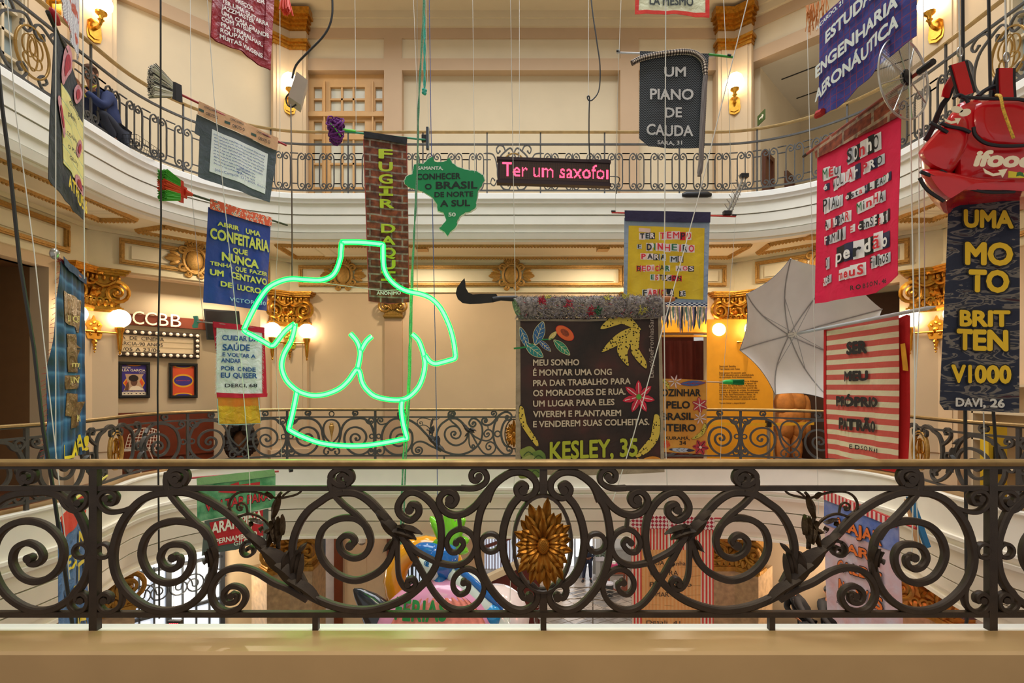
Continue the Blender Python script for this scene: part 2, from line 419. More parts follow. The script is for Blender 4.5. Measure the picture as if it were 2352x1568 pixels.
struct(m, 'trim_7', M_black)
# side walls, upper storey
for W_, nm in ((WSL, 'wall_left_side'), (WSR, 'wall_right_side')):
    m = MB(); W_.cells(m, 0, W_.l, Z2 - .3, zt + .4, [(1.1, 2.7, Z2 + .2, zf(161))], .3); struct(m, nm, M_wall)
    m = MB(); W_.frame(m, 1.1, 2.7, Z2 + .2, zf(161), .09, -.2, -.02)
    for i in range(1, 5): t = 1.1 + 1.6 * i / 5; W_.box(m, t - .02, t + .02, -.18, -.08, Z2 + .2, zf(161))
    for i in range(1, 9): t = Z2 + .2 + (zf(161) - Z2 - .2) * i / 9; W_.box(m, 1.1, 2.7, -.18, -.08, t - .02, t + .02)
    W_.box(m, 1.1, 2.7, -.2, -.17, Z2 + .2, zf(161), 1)
    struct(m, 'window_1' if W_ is WSL else 'window_2', [M_panel, mat('grey window pane', '#8f9a98', .2, var=.05)])

# ---- lower storey (balcony level of the camera)
Zf1 = Z1 - .24
def entab(W_, nm, u0, u1):
    m = MB(); W_.box(m, u0, u1, -.35, .0, zf(672), ZS + .02); W_.box(m, u0, u1, -.3, .05, zf(672), zf(663)); W_.box(m, u0, u1, -.3, .10, zf(596), ZS + .02); W_.box(m, u0, u1, -.3, .05, zf(604), zf(596))
    struct(m, nm, mat('entablature paint', '#e2d8b8', .65, var=.03))
entab(WF, 'trim_8', -.05, WF.l + .05); entab(WL, 'trim_9', -.05, WL.l + .1); entab(WR, 'trim_10', -.05, WR.l + .1); entab(WSL, 'trim_11', 0, WSL.l); entab(WSR, 'trim_12', 0, WSR.l)
# gilded frames on the frieze
def fframe(W_, a, b, nm):
    m = MB(); W_.frame(m, a, b, zf(658), zf(610), .075, 0, .05); W_.box(m, a + .18, b - .18, 0, .03, zf(646), zf(622), 1); return struct(m, nm, [M_gilt, M_soff])
fframe(WF, WF.u(687), WF.u(922), 'trim_13'); fframe(WF, WF.u(924), WF.u(1428), 'trim_14'); fframe(WF, WF.u(1430), WF.u(1667), 'trim_15')
fframe(WL, .45, WL.l - .45, 'trim_16'); fframe(WR, .45, WR.l - .45, 'trim_17'); fframe(WSL, .4, 3.2, 'trim_18'); fframe(WSR, .4, 3.2, 'trim_19')
# carved rope borders of the soffit coffers
k = 20
def coffer(pts):
    global k
    m = MB(); n = len(pts); c = Vector((sum(p[0] for p in pts) / n, sum(p[1] for p in pts) / n, 0))
    for i in range(n):
        a = Vector((pts[i][0], pts[i][1], ZS)); b = Vector((pts[(i + 1) % n][0], pts[(i + 1) % n][1], ZS)); d = (b - a).normalized(); L = (b - a).length
        m.tube([a, b], .055, 6, 0)
        q = int(L / .06)
        for j in range(q): m.ball(a + d * (L * (j + .5) / q) + Vector((0, 0, -.02)), (.035, .035, .055), 6, 0)
    for sc_ in (.86, .8):
        P = [(c + (Vector((p[0], p[1], 0)) - c) * sc_) + Vector((0, 0, ZS)) for p in pts]
        for i in range(n): m.tube([P[i], P[(i + 1) % n]], .018, 4, 1)
    struct(m, 'trim_%d' % k, [M_gilt, M_soff]); k += 1
coffer([(PC[0] - 4.6, 10.15), (PC[0] + 4.6, 10.15), (PC[0] + 4.6, 11.1), (PC[0] - 4.6, 11.1)])
for s in (-1, 1):
    coffer([(PC[0] + s * 4.95, 10.05), (PC[0] + s * 5.05, 10.75), (PC[0] + s * 6.65, 9.2), (PC[0] + s * 6.0, 8.95)])
    coffer([(PC[0] + s * 6.25, 8.6), (PC[0] + s * 6.85, 8.6), (PC[0] + s * 6.85, 4.6), (PC[0] + s * 6.25, 4.6)])
# far wall, lower
m = MB(); WF.cells(m, 0, WF.l, Zf1, zf(672), [(WF.u(1512), WF.u(1628), Zf1 - 1, zf(765))], .3); struct(m, 'wall_far_lower', M_wall)
# diagonal left: opening with a recessed signboard wall
m = MB(); WL.cells(m, 0, WL.l, Zf1, zf(672), [(.62, WL.u(257), Zf1 - 1, zf(676))], .3); struct(m, 'wall_left_lower', M_wall)
m = MB(); WL.box(m, -.6, WL.l + .6, -1.35, -1.15, Zf1, zf(600)); struct(m, 'wall_left_recess', M_panel)
m = MB(); WL.box(m, .3, .42, -1.2, -.3, Zf1, zf(600)); WL.box(m, WL.l - .2, WL.l, -1.2, -.3, Zf1, zf(600)); struct(m, 'wall_left_return', M_wall)
# diagonal right
m = MB(); WR.cells(m, 0, WR.l, Zf1, zf(672), [(.55, WR.l - .6, Zf1 - 1, zf(690))], .3); struct(m, 'wall_right_lower', M_wall)
m = MB(); WR.box(m, -.6, WR.l + .6, -1.35, -1.15, Zf1, zf(600)); struct(m, 'wall_right_recess', M_panel)
for W_, nm in ((WSL, 'wall_left_side_lower'), (WSR, 'wall_right_side_lower')):
    m = MB(); W_.cells(m, 0, W_.l, Zf1, zf(672), [(.75, 2.6, Zf1 - 1, zf(690))] if W_ is WSL else [], .3); struct(m, nm, M_wall)
m = MB(); WSL.box(m, -1.5, 7, -1.6, -1.4, Zf1, zf(600)); WSL.box(m, .35, .75, -1.4, -.3, Zf1, zf(600)); WSL.box(m, .3, 7, -1.5, -.2, zf(690), zf(672)); struct(m, 'wall_left_passage', mat('brown passage', '#7a5530', .8, var=.05))
# red doorway niche in the far wall, right of centre
m = MB(); WF.box(m, WF.u(1500), WF.u(1640), -1.3, -1.2, Zf1, zf(740)); struct(m, 'wall_niche', mat('dark red wall', '#6d2a22', .7, var=.08))

# ---- folded corner pilasters
def fold(Wa, ua, Wb, ub, wd):
    # plan functions: u < 0 runs back along Wa from the corner, u > 0 along Wb; d is the projection
    sa, sb = (1 if ua == 0 else -1), (1 if ub == 0 else -1)
    C = Wa(ua, 0, 0)
    bis = Vector((Wa.n[0] + Wb.n[0], Wa.n[1] + Wb.n[1], 0)); bis = bis / bis.dot(Vector((Wa.n[0], Wa.n[1], 0)))
    def g(u_, d, z):
        W_, s_, uu = (Wa, sa, ua) if u_ < 0 else (Wb, sb, ub)
        t = min(1, abs(u_) / max(d, .02)) if d > 0 else 1
        p = Vector(W_(uu + s_ * abs(u_), d, z)); q = Vector((C[0], C[1], z)) + bis * d
        return q.lerp(p, t) if abs(u_) < 1e-6 else p
    return g
def foldbox(mb, g, h, d, z0, z1, mi=0, d0=0, hb=None):
    us = [-h, 0, h]; vs = []
    for z in (z0, z1):
        for u_ in us: vs.append(g(u_, d0, z))
        for u_ in us: vs.append(g(u_, d, z))
    # indices: 0-2 back low, 3-5 front low, 6-8 back high, 9-11 front high
    mb.add(vs, [(3, 4, 10, 9), (4, 5, 11, 10), (0, 3, 9, 6), (5, 2, 8, 11), (6, 9, 10, 7), (7, 10, 11, 8), (0, 1, 4, 3), (1, 2, 5, 4)], mi)
def spiral(c, r0, turns, a0, sgn, n=28, r1=.12):
    return [(c[0] + r0 * (1 - (1 - r1) * i / n) * math.cos(a0 + sgn * 2 * PI * turns * i / n), c[1] + r0 * (1 - (1 - r1) * i / n) * math.sin(a0 + sgn * 2 * PI * turns * i / n)) for i in range(n + 1)]
def ornate_capital(g, h, z0, z1, mats_, parent, d=.14):
    H = z1 - z0; m = MB()
    foldbox(m, g, h * .96, d, z0 + H * .12, z1 - H * .1)
    for a, b, e, q in ((.0, .05, .03, 1.0), (.05, .12, .06, 1.06), (.12, .15, .03, 1.0), (.86, .91, .08, 1.12), (.91, .96, .12, 1.2), (.96, 1.0, .15, 1.26)):
        foldbox(m, g, h * q, d + e, z0 + H * a, z0 + H * b)
    cp = m.build('capital', mats_, parent)
    m = MB()                                          # carving: volutes, palmettes, egg and leaf rows
    for s in (-1, 1):
        P = spiral((s * h * .84, z0 + H * .46), H * .27, 1.9, PI / 2 if s > 0 else PI / 2, -s)
        m.tube([g(x, d + .05, z) for x, z in P], [H * .05 * (1 - .5 * i / len(P)) for i in range(len(P))], 6)
        m.ball(g(s * h * .84, d + .05, z0 + H * .46), H * .06, 8)
        P = [(s * h * (.84 - .8 * t), z0 + H * (.74 - .14 * math.sin(PI * t))) for t in [i / 10 for i in range(11)]]
        m.tube([g(x if abs(x) > .01 else s * .011, d + .05, z) for x, z in P], H * .04, 6)
        for q in range(4):                            # curling leaves under the volutes
            x = s * h * (.12 + .2 * q)
            P = spiral((x, z0 + H * .27), H * .1, 1.1, -PI / 2, s, 12)
            m.tube([g(x_ if abs(x_) > .01 else s * .01, d + .03, z) for x_, z in P], H * .03, 5)
            m.ball(g(x, d + .02, z0 + H * .2), (H * .07, H * .05, H * .1), 7)
    for q in range(9):
        x = h * (-.92 + 1.84 * q / 8); x = x if abs(x) > .01 else .011
        m.ball(g(x, d + .03, z0 + H * .79), (H * .045, H * .04, H * .06), 7)
    for q in range(-2, 3):                            # central palmette
        a = q * .5; c = .012 if q >= 0 else -.012
        m.tube([g(c + math.sin(a) * H * .02, d + .05, z0 + H * .34), g(c + math.sin(a) * H * .22, d + .09, z0 + H * (.34 + .22 * math.cos(a)))], [H * .03, H * .055], 6)
    m.lathe(g(.012, d, z0 + H * .93), Vector(g(.012, d + 1, z0)) - Vector(g(.012, d, z0)), [(0, H * .1), (.1, H * .1), (.15, H * .08), (.16, H * .03), (.19, H * .02)], 12)
    m.build('carving', mats_, cp)
corners = [(WF, 0, WL, 0, 'far'), (WF, WF.l, WR, 0, 'far'), (WL, WL.l, WSL, 0, 'side'), (WR, WR.l, WSR, 0, 'side')]
txt_side = {0: 'below the blue banner, by the neon', 1: 'by the open umbrella and yellow text panel', 2: 'behind the tall plaid banner', 3: 'behind the long camouflage banner'}
txt_up = {0: 'beside the glazed door', 1: 'beside the corridor opening', 2: 'behind the red-handled dark banner', 3: 'behind the spoked fan guard'}
for i, (Wa, ua, Wb, ub, s_) in enumerate(corners):
    g = fold(Wa, ua, Wb, ub, 0)
    rt = thing('pilaster', 'cream pilaster with ornate gold capital ' + txt_side[i], 'pilaster', g(.01, .1, Zf1)); 
    m = MB(); foldbox(m, g, .42, .12, Zf1, zf(748)); foldbox(m, g, .33, .135, Zf1 + .5, zf(780)); m.build('shaft', M_wall, rt)
    m = MB(); foldbox(m, g, .47, .17, Zf1, Zf1 + .28); m.build('base', M_wall, rt)
    ornate_capital(g, .46, zf(752), zf(674), M_gold, rt)
    rt = thing('pilaster', 'cream upper-storey pilaster with gold cornice bands ' + txt_up[i], 'pilaster', g(.01, .1, Z2))
    m = MB(); foldbox(m, g, .40, .12, Z2 - .25, zt + .1); foldbox(m, g, .33, .14, Z2 - .2, zf(122)); m.build('shaft', M_wall, rt)
    m = MB()
    for a, b, e in ((124, 117, .03), (117, 111, .05), (111, 104, .09)): foldbox(m, g, .40 + e * .7, .14 + e, zf(a), zf(b))
    m.build('neck_band', M_leafgold if False else M_gold, rt)
    m = MB()
    for a, b, e in ((80, 72, .04), (72, 64, .08), (64, 56, .14), (56, 40, .2)): foldbox(m, g, .40 + e * .7, .14 + e, zf(a), zf(b))
    m.build('cornice', M_gold, rt)
# slim pilasters on the far wall
for px, lb in ((905, 'behind the neon torso'), (1447, 'behind the brown story banner')):
    uu = WF.u(px); g = lambda u_, d, z, uu=uu: WF(uu + u_, d, z)
    rt = thing('slim_pilaster', 'slim tan pilaster with a small gold capital ' + lb, 'pilaster', WF(uu, 0, Zf1))
    m = MB(); WF.box(m, uu - .19, uu + .19, -.02, .07, Zf1, zf(730)); m.build('shaft', M_beam, rt)
    ornate_capital(g, .2, zf(732), zf(674), mat('dull gold', '#9a7434', .4, metal=.6, var=.2), rt, .08)
# carved cartouches on the frieze
def cartouche(W_, uc, zc, lb, sc_=1.0):
    g = lambda x, d, z: W_(uc + x * sc_, d, zc + z * sc_)
    rt = thing('cartouche', 'carved ' + lb, 'cartouche', W_(uc, 0, zc))
    m = MB(); m.ball((0, 0, 0), (.15, .05, .19), 16, 0, lambda x, y, z: g(x, y + .07, z)); m.build('shield', M_gilt, rt)
    m = MB()
    ringp = [(math.cos(2 * PI * i / 28) * .19, math.sin(2 * PI * i / 28) * .24) for i in range(29)]
    m.tube([g(x, .07, z) for x, z in ringp], .03, 6)
    for s in (-1, 1):
        for (cx_, cz, r, a0, sg) in ((.2, .16, .09, PI, -1), (.2, -.15, .09, PI, 1), (.1, .27, .06, 0, 1), (.1, -.27, .06, 0, -1)):
            m.tube([g(s * x, .07, z) for x, z in spiral((cx_, cz), r, 1.4, a0, sg, 16)], .024, 6)
        for (x0, z0, x1, z1, wv) in ((.24, 0, .5, -.02, .07), (.26, .05, .42, .12, .05), (.26, -.05, .42, -.13, .05), (.3, 0, .45, .05, .05)):
            P = [(x0 + (x1 - x0) * t, z0 + (z1 - z0) * t) for t in (0, .3, .6, .85, 1)]
            m.tube([g(s * x, .06, z) for x, z in P], [.03, wv, wv, wv * .6, .008], 6)
    for q in range(-2, 3): m.tube([g(math.sin(q * .5) * .04, .07, .24), g(math.sin(q * .5) * .12, .09, .24 + .1 * math.cos(q * .5))], [.015, .03], 6)
    m.build('scroll_leaf', M_gilt, rt)
cartouche(WF, WF.u(790), zf(633), 'gold-brown cartouche on the frieze behind the neck of the neon torso')
cartouche(WF, WF.u(1175), zf(633), 'gold-brown cartouche on the frieze above the sickle blade')
cartouche(WL, WL.u(445), zf(633), 'gold-brown cartouche on the frieze beside the blue banner')
cartouche(WR, WR.u(1890), zf(633), 'gold-brown cartouche on the frieze behind the red banner of cut-out letters')

area('gallery_fill', (.2, 1.0, ZS - .05), (0, 0, 0), 3.5, .3, 75, (1, .84, .62))  # unseen lamp added to brighten the near kerb and sunflower
# warm spotlights recessed in the soffit of the upper balcony
for q_, (px, py, lb) in enumerate(((970, 567, 'above the neon torso'), (1385, 567, 'above the brown story banner'), (1545, 572, 'behind the yellow banner'), (1867, 538, 'above the umbrella'), (560, 545, 'behind the royal blue banner'))):
    y = (ZS - EYE) * F / (HY - py); p = at(px, py, y); p.z = ZS
    rt = thing('soffit_spot', 'small gold-brown light box on the balcony underside ' + lb, 'ceiling lamp', p)
    m = MB(); m.box((p.x - .11, p.y - .12, p.z - .07), (p.x + .11, p.y + .12, p.z)); m.build('housing', M_gilt, rt)
    area('soffit_light', (p.x, p.y, p.z - .09), (0, 0, 0), .2, .2, 42, (1, .80, .56))
# ---------------------------------------------------------------- wrought-iron railings
# ornament measured on the near panel, in pixels at 400 px per metre; u from the panel centre, z above the kerb
def RP(P, x0=1249): return [((x - x0) / 400, (1445 - y) / 400) for x, y in P]
A_HALF = [   # (points, half width px at start, half width px at end, ball end radius px)
 ([(391,1130),(360,1134),(325,1150),(292,1185),(272,1225),(262,1272),(266,1310),(282,1345),(310,1375),(345,1396),(385,1403),(425,1395),(458,1372),(480,1340),(492,1300),(492,1262),(485,1235),(468,1212),(440,1200),(402,1196),(365,1206),(338,1232),(327,1268),(335,1300),(355,1326),(387,1338),(418,1330),(438,1305),(443,1275),(430,1253),(402,1249),(380,1258),(370,1280),(380,1300),(399,1306),(414,1296),(415,1280),(401,1279)],8,6,9),
 ([(417,1113),(402,1108),(393,1090),(398,1080),(412,1076),(428,1082),(432,1096),(424,1111)],7,6,0),
 ([(424,1111),(408,1113),(397,1102),(400,1090),(410,1088),(416,1096),(408,1101)],6,5,7),
 ([(388,1085),(385,1105),(389,1125),(403,1147),(430,1178),(462,1210),(480,1236)],7,6,0),
 ([(391,1130),(430,1130),(468,1143),(505,1163),(540,1190),(575,1227),(608,1262),(640,1295),(670,1328),(706,1362),(760,1388),(814,1400),(865,1398),(925,1377),(970,1343),(1000,1303),(1014,1250),(1012,1197),(994,1158),(964,1133),(937,1132),(917,1157),(920,1180),(943,1194),(962,1180),(961,1162),(946,1158),(942,1170)],8,7,9),
 ([(322,1157),(285,1172),(255,1175),(236,1163),(230,1145),(240,1130),(257,1128),(270,1139),(264,1155),(250,1154),(248,1144)],5,5,7),
 ([(279,1340),(283,1365),(278,1390),(258,1404),(240,1401),(229,1386),(231,1371),(243,1362),(255,1367),(255,1379),(244,1377)],5,5,7),
 ([(708,1376),(665,1352),(630,1337),(590,1313),(552,1303),(517,1311),(494,1335),(487,1365),(500,1393),(526,1404),(553,1394),(566,1370),(556,1350),(532,1346),(516,1362),(522,1381),(542,1381),(546,1366),(535,1366)],7,5,7),
 ([(912,1222),(907,1250),(893,1288),(865,1316),(820,1332),(778,1320),(746,1290),(733,1254),(741,1218),(766,1196),(799,1188),(826,1194),(846,1215),(853,1245),(840,1272),(814,1281),(788,1268),(780,1245),(792,1230),(808,1230),(817,1243),(806,1252)],7,6,9),
 ([(798,1113),(779,1112),(762,1098),(768,1084),(788,1076),(806,1084),(810,1100),(798,1113)],7,6,0),
 ([(798,1113),(783,1106),(781,1094),(790,1089),(799,1097)],6,5,7),
 ([(765,1090),(760,1106),(766,1130),(790,1158),(818,1180),(838,1203),(851,1232)],6,6,0),
 ([(790,1130),(760,1137),(735,1153),(710,1172),(690,1200),(677,1233),(673,1266),(680,1300),(700,1340)],8,7,0),
 ([(790,1130),(820,1132),(850,1150),(880,1182),(905,1215)],8,9,0),
 ([(1060,1120),(1085,1121),(1103,1117),(1117,1106),(1119,1092),(1110,1079),(1096,1077),(1084,1087),(1086,1101),(1097,1103),(1101,1095)],6,6,8),
 ([(1165,1090),(1140,1107),(1116,1134),(1092,1162),(1068,1178),(1042,1182),(1021,1172),(1010,1154),(1014,1138),(1028,1128),(1043,1132),(1050,1146),(1042,1159),(1030,1156),(1034,1146)],8,6,9),
 ([(1120,1150),(1135,1115),(1165,1090),(1190,1083),(1212,1087),(1229,1102),(1233,1120),(1224,1136),(1207,1143),(1192,1136),(1187,1121),(1198,1110),(1210,1117),(1203,1125)],8,6,9),
 ([(1122,1140),(1106,1170),(1097,1215),(1096,1255),(1102,1295),(1118,1335),(1145,1372),(1174,1396),(1203,1401),(1228,1388),(1236,1364),(1224,1345),(1206,1341),(1196,1354),(1203,1371),(1217,1370)],8,6,9),
 ([(1200,1134),(1176,1162),(1160,1203),(1155,1248),(1163,1293),(1182,1328),(1204,1344)],8,8,0),
 ([(1055,1184),(1058,1213)],4,4,0),
 ([(922,1228),(950,1260),(985,1281),(1015,1293),(1050,1297),(1078,1284),(1093,1256),(1085,1228),(1060,1214),(1037,1224),(1027,1246),(1036,1266),(1053,1266),(1066,1250),(1058,1238),(1049,1245)],6,5,7),
 ([(921,1228),(940,1258),(960,1295),(982,1334),(1002,1365),(1026,1390),(1054,1400),(1084,1394),(1106,1372),(1113,1345),(1102,1320),(1078,1306),(1057,1312),(1043,1330),(1043,1350),(1056,1364),(1073,1358),(1078,1342),(1066,1336)],6,5,7),
 ([(914,1232),(914,1278),(917,1322),(930,1348),(946,1352),(956,1340),(949,1328),(938,1331),(938,1341)],5,5,6),
]
A_RING = [(240, 1264, 16, 4), (1128, 1246, 21, 5)]
B_HALF = [   # right half of the narrow panel, lyre centre at x = -111
 ([(85,1130),(110,1129),(140,1138),(178,1170),(202,1225),(208,1272),(200,1322),(172,1366),(130,1395),(85,1402),(40,1384),(5,1350),(-15,1300),(-12,1255),(5,1222),(34,1202),(72,1196),(112,1209),(140,1238),(148,1272),(138,1304),(114,1326),(80,1335),(48,1321),(31,1290),(38,1260),(64,1246),(90,1256),(101,1277),(90,1293),(72,1293),(70,1281)],8,6,9),
 ([(85,1130),(45,1133),(10,1146),(-20,1175),(-38,1215),(-45,1260),(-60,1310),(-90,1355),(-111,1370)],8,6,0),
 ([(143,1142),(156,1163),(178,1173),(198,1160),(204,1143),(194,1130),(178,1129),(166,1140),(172,1155),(185,1153)],5,5,7),
 ([(188,1342),(170,1362),(163,1386),(176,1402),(194,1400),(204,1386),(203,1371),(192,1362),(180,1367),(180,1379),(191,1377)],5,5,7),
 ([(-111,1140),(-85,1145),(-62,1165),(-50,1200),(-52,1240),(-68,1275),(-90,1300),(-111,1320)],6,5,0),
 ([(-100,1335),(-75,1345),(-55,1365),(-55,1388),(-70,1398),(-85,1390),(-85,1378)],5,4,6),
 ([(60,1112),(48,1095),(52,1080),(68,1076),(82,1085),(80,1102),(66,1106),(62,1095)],6,5,7),
]
B_RING = [(189, 1264, 16, 4)]
C_HALF = [   # beside an oval: ring, leafy C, oval frame (local pixels, centre at 0, half width 610)
 ([(420,1130),(455,1133),(500,1150),(535,1185),(552,1230),(556,1275),(545,1325),(515,1368),(470,1396),(420,1403),(372,1392),(335,1362),(312,1318),(308,1272),(318,1232),(345,1205),(385,1194),(430,1200),(468,1224),(486,1262),(480,1300),(455,1328),(418,1336),(385,1320),(370,1288),(380,1258),(408,1246),(435,1258),(442,1282),(425,1296),(412,1285)],8,6,9),
 ([(420,1130),(380,1133),(340,1155),(310,1195),(296,1245),(280,1300),(240,1352),(190,1385),(150,1395),(120,1380),(112,1350),(130,1332),(152,1340),(150,1360)],8,6,9),
 ([(130,1130),(175,1150),(200,1190),(205,1250),(190,1310),(150,1345),(118,1352)],8,7,0),
 ([(130,1130),(95,1112),(60,1108),(30,1122),(22,1150),(40,1168),(65,1160),(66,1140),(50,1138)],8,6,8),
 ([(200,1200),(235,1180),(265,1150),(262,1120),(240,1108),(222,1122),(232,1138)],6,5,7),
 ([(455,1110),(440,1095),(446,1079),(464,1076),(476,1088),(470,1103),(456,1102)],6,5,7),
 ([(500,1157),(540,1173),(580,1160),(588,1142),(575,1129),(560,1133),(558,1150),(570,1152)],5,5,6),
 ([(530,1345),(528,1375),(540,1398),(562,1402),(580,1388),(578,1370),(564,1364),(558,1378)],5,5,6),
]
C_RING = [(581, 1264, 16, 4), (252, 1255, 22, 5)]

def bar(mb, P, h0, h1, dep, Mf, ball=0, n=8):
    # forged bar: chamfered rectangle swept along a line drawn in the plane of the railing
    P = [Vector((p[0], p[1])) for p in P]; k = len(P); vs = []
    c = .62; dep = dep * (1 + R.uniform(-.04, .04))
    sect = [(-1, -c), (-1, c), (-c, 1), (c, 1), (1, c), (1, -c), (c, -1), (-c, -1)] if n == 8 else [(-1, -1), (-1, 1), (1, 1), (1, -1)]
    q = len(sect)
    for i, p in enumerate(P):
        t = P[min(i + 1, k - 1)] - P[max(i - 1, 0)]; t = t.normalized() if t.length > 1e-9 else Vector((1, 0)); nn = Vector((-t.y, t.x))
        h = h0 + (h1 - h0) * i / max(1, k - 1)
        for a, b in sect:
            x = p + nn * (a * h); vs.append(Mf(x.x, x.y, b * dep))
    fs = [(i * q + j, i * q + (j + 1) % q, (i + 1) * q + (j + 1) % q, (i + 1) * q + j) for i in range(k - 1) for j in range(q)]
    fs += [tuple(range(q))[::-1], tuple((k - 1) * q + j for j in range(q))]
    mb.add(vs, fs)
    if ball:
        p = P[-1]; m = 14; vs = []; dep *= 1.08
        for d in (-dep, dep):
            for j in range(m): vs.append(Mf(p.x + ball * math.cos(2 * PI * j / m), p.y + ball * math.sin(2 * PI * j / m), d))
        mb.add(vs, [tuple(range(m)), tuple(range(2 * m - 1, m - 1, -1))] + [(j, (j + 1) % m, m + (j + 1) % m, m + j) for j in range(m)])
def hoop(mb, c, rx, rz, h, dep, Mf, n=32, k=8):
    P = [(c[0] + rx * math.cos(2 * PI * i / n), c[1] + rz * math.sin(2 * PI * i / n)) for i in range(n + 1)]
    bar(mb, P, h, h, dep, Mf, 0, k)
def rod(mb, u0, u1, z0, z1, dep, Mf, step=.25):
    k = max(1, int(abs(u1 - u0) / step)); vs = []
    for i in range(k + 1):
        u = u0 + (u1 - u0) * i / k
        for z, d in ((z0, -dep), (z0, dep), (z1, dep), (z1, -dep)): vs.append(Mf(u, z, d))
    mb.add(vs, [(i * 4 + j, i * 4 + (j + 1) % 4, (i + 1) * 4 + (j + 1) % 4, (i + 1) * 4 + j) for i in range(k) for j in range(4)] + [(3, 2, 1, 0), (k * 4, k * 4 + 1, k * 4 + 2, k * 4 + 3)])
ZT, ZM0, ZM1, ZB0, ZB1 = (1445 - 1056) / 400, (1445 - 1126) / 400, (1445 - 1115) / 400, (1445 - 1415) / 400, (1445 - 1403) / 400
def leaf(mb, p0, p1, wd, Mf, curl=.02, n=7):
    # a forged leaf: ridged blade from p0 to p1
    p0, p1 = Vector(p0), Vector(p1); t = p1 - p0; nn = Vector((-t.y, t.x)).normalized(); vs = []
    for i in range(n + 1):
        a = i / n; w_ = wd * math.sin(PI * min(1, a * .92 + .08)) ** .8 * (1.0 if a < .99 else .1); c = p0 + t * a + nn * (math.sin(a * PI) * wd * .25)
        for s, d in ((-1, .012), (-.45, -.002), (0, -.016), (.45, -.002), (1, .012)):
            q = c + nn * (w_ * s); vs.append(Mf(q.x, q.y, d - .012 + curl * (a - .4) * 1.5 - .014))
    W = 5; fs = [(i * W + j, i * W + j + 1, (i + 1) * W + j + 1, (i + 1) * W + j) for i in range(n) for j in range(4)]
    m = len(vs); vs2 = []
    for i in range(n + 1):
        for j in range(5): vs2.append(Vector(vs[i * 5 + j]) * .5 + Vector(Mf((p0 + t * (i / n)).x, (p0 + t * (i / n)).y, .0)) * .5)
    mb.add(vs, fs); mb.add([Vector(v) for v in vs2], [f[::-1] for f in fs])

def sunflower(Mf, parent, c, rx, rz, gm, big=True):
    m = MB()
    hoop(m, c, rx, rz, .011, .03, Mf); m.build('oval_frame', M_iron, parent)
    m = MB()
    def petal(a, r0, r1, wd, d0, d1):
        k = 6; vs = []
        ca, sa = math.cos(a), math.sin(a); ex = rx * .98; ez = rz * .96
        L = 1 / math.sqrt((ca / ex) ** 2 + (sa / ez) ** 2)
        for i in range(k + 1):
            t = i / k; r = L * (r0 + (r1 - r0) * t); w_ = wd * (math.sin(PI * (.15 + .8 * t)) ** .7) * (1 if i < k else .12)
            for s, e in ((-1, 0), (-.5, -.008), (0, .002), (.5, -.008), (1, 0)):
                x = c[0] + ca * r - sa * w_ * s; z = c[1] + sa * r + ca * w_ * s
                vs.append(Mf(x, z, d0 + (d1 - d0) * math.sin(t * PI * .75) + e))
        W = 5; m.add(vs, [(i * W + j, i * W + j + 1, (i + 1) * W + j + 1, (i + 1) * W + j) for i in range(k) for j in range(4)])
    K = 15 if big else 14
    for i in range(K): petal(2 * PI * (i + .5) / K, .2, 1.0 + .06 * math.sin(i * 2.3), .030, -.018, -.034)
    for i in range(K): petal(2 * PI * i / K, .18, .86 + .06 * math.sin(i * 1.7), .030, -.028, -.055)
    if big:
        for i in range(13): petal(2 * PI * (i + .3) / 13, .16, .62, .024, -.034, -.07)
    ro = m.build('petal_rosette', gm, parent)
    m = MB(); n = 14
    vs = []
    m.ball((0, 0, 0), (.036, .036, .048), 18, 0, lambda x, y, z: Mf(c[0] + x, c[1] + z, -.05 + y * .7))
    for i in range(-3, 4):                           # crossed ridges of the seed head
        for s in (-1, 1):
            P = [(t * .03 + i * .009, s * t * .042) for t in (-.9, -.45, 0, .45, .9)]
            m.tube([Mf(c[0] + x, c[1] + z, -.05 - .0265 * math.sqrt(max(0, 1 - (x / .036) ** 2 - (z / .048) ** 2)) - .001) for x, z in P if (x / .036) ** 2 + (z / .048) ** 2 < .98] or [Mf(c[0], c[1], -.07)] * 2, .0016, 4)
    m.build('seed_head', gm, ro)

def panel_scrolls(lines, rings, mirror, Mf, dep, each, parent, mat_, name='scroll', sub=5, n=8, x0=1249, hs=1.0):
    out = []; acc = MB()
    for sgn in mirror:
        fm = (lambda u, z, d, s=sgn: Mf(s * u, z, d))
        for (P, h0, h1, b) in lines:
            mb = MB() if each else acc
            bar(mb, [(p.x, p.y) for p in crom([(x, z, 0) for x, z in RP(P, x0)], sub)], h0 / 400 * 1.12 * hs, h1 / 400 * 1.12 * hs, dep, fm, b / 400 * 1.1, n)
            if each: mb.build(name, mat_, parent)
        for (cx_, cy_, r, h) in rings:
            mb = MB() if each else acc
            c = RP([(cx_, cy_)], x0)[0]; hoop(mb, c, r / 400, r / 400, h / 400 * 1.1, dep, fm, 24, n)
            if each: mb.build('ring', mat_, parent)
    if not each: acc.build('scroll_panel', mat_, parent)

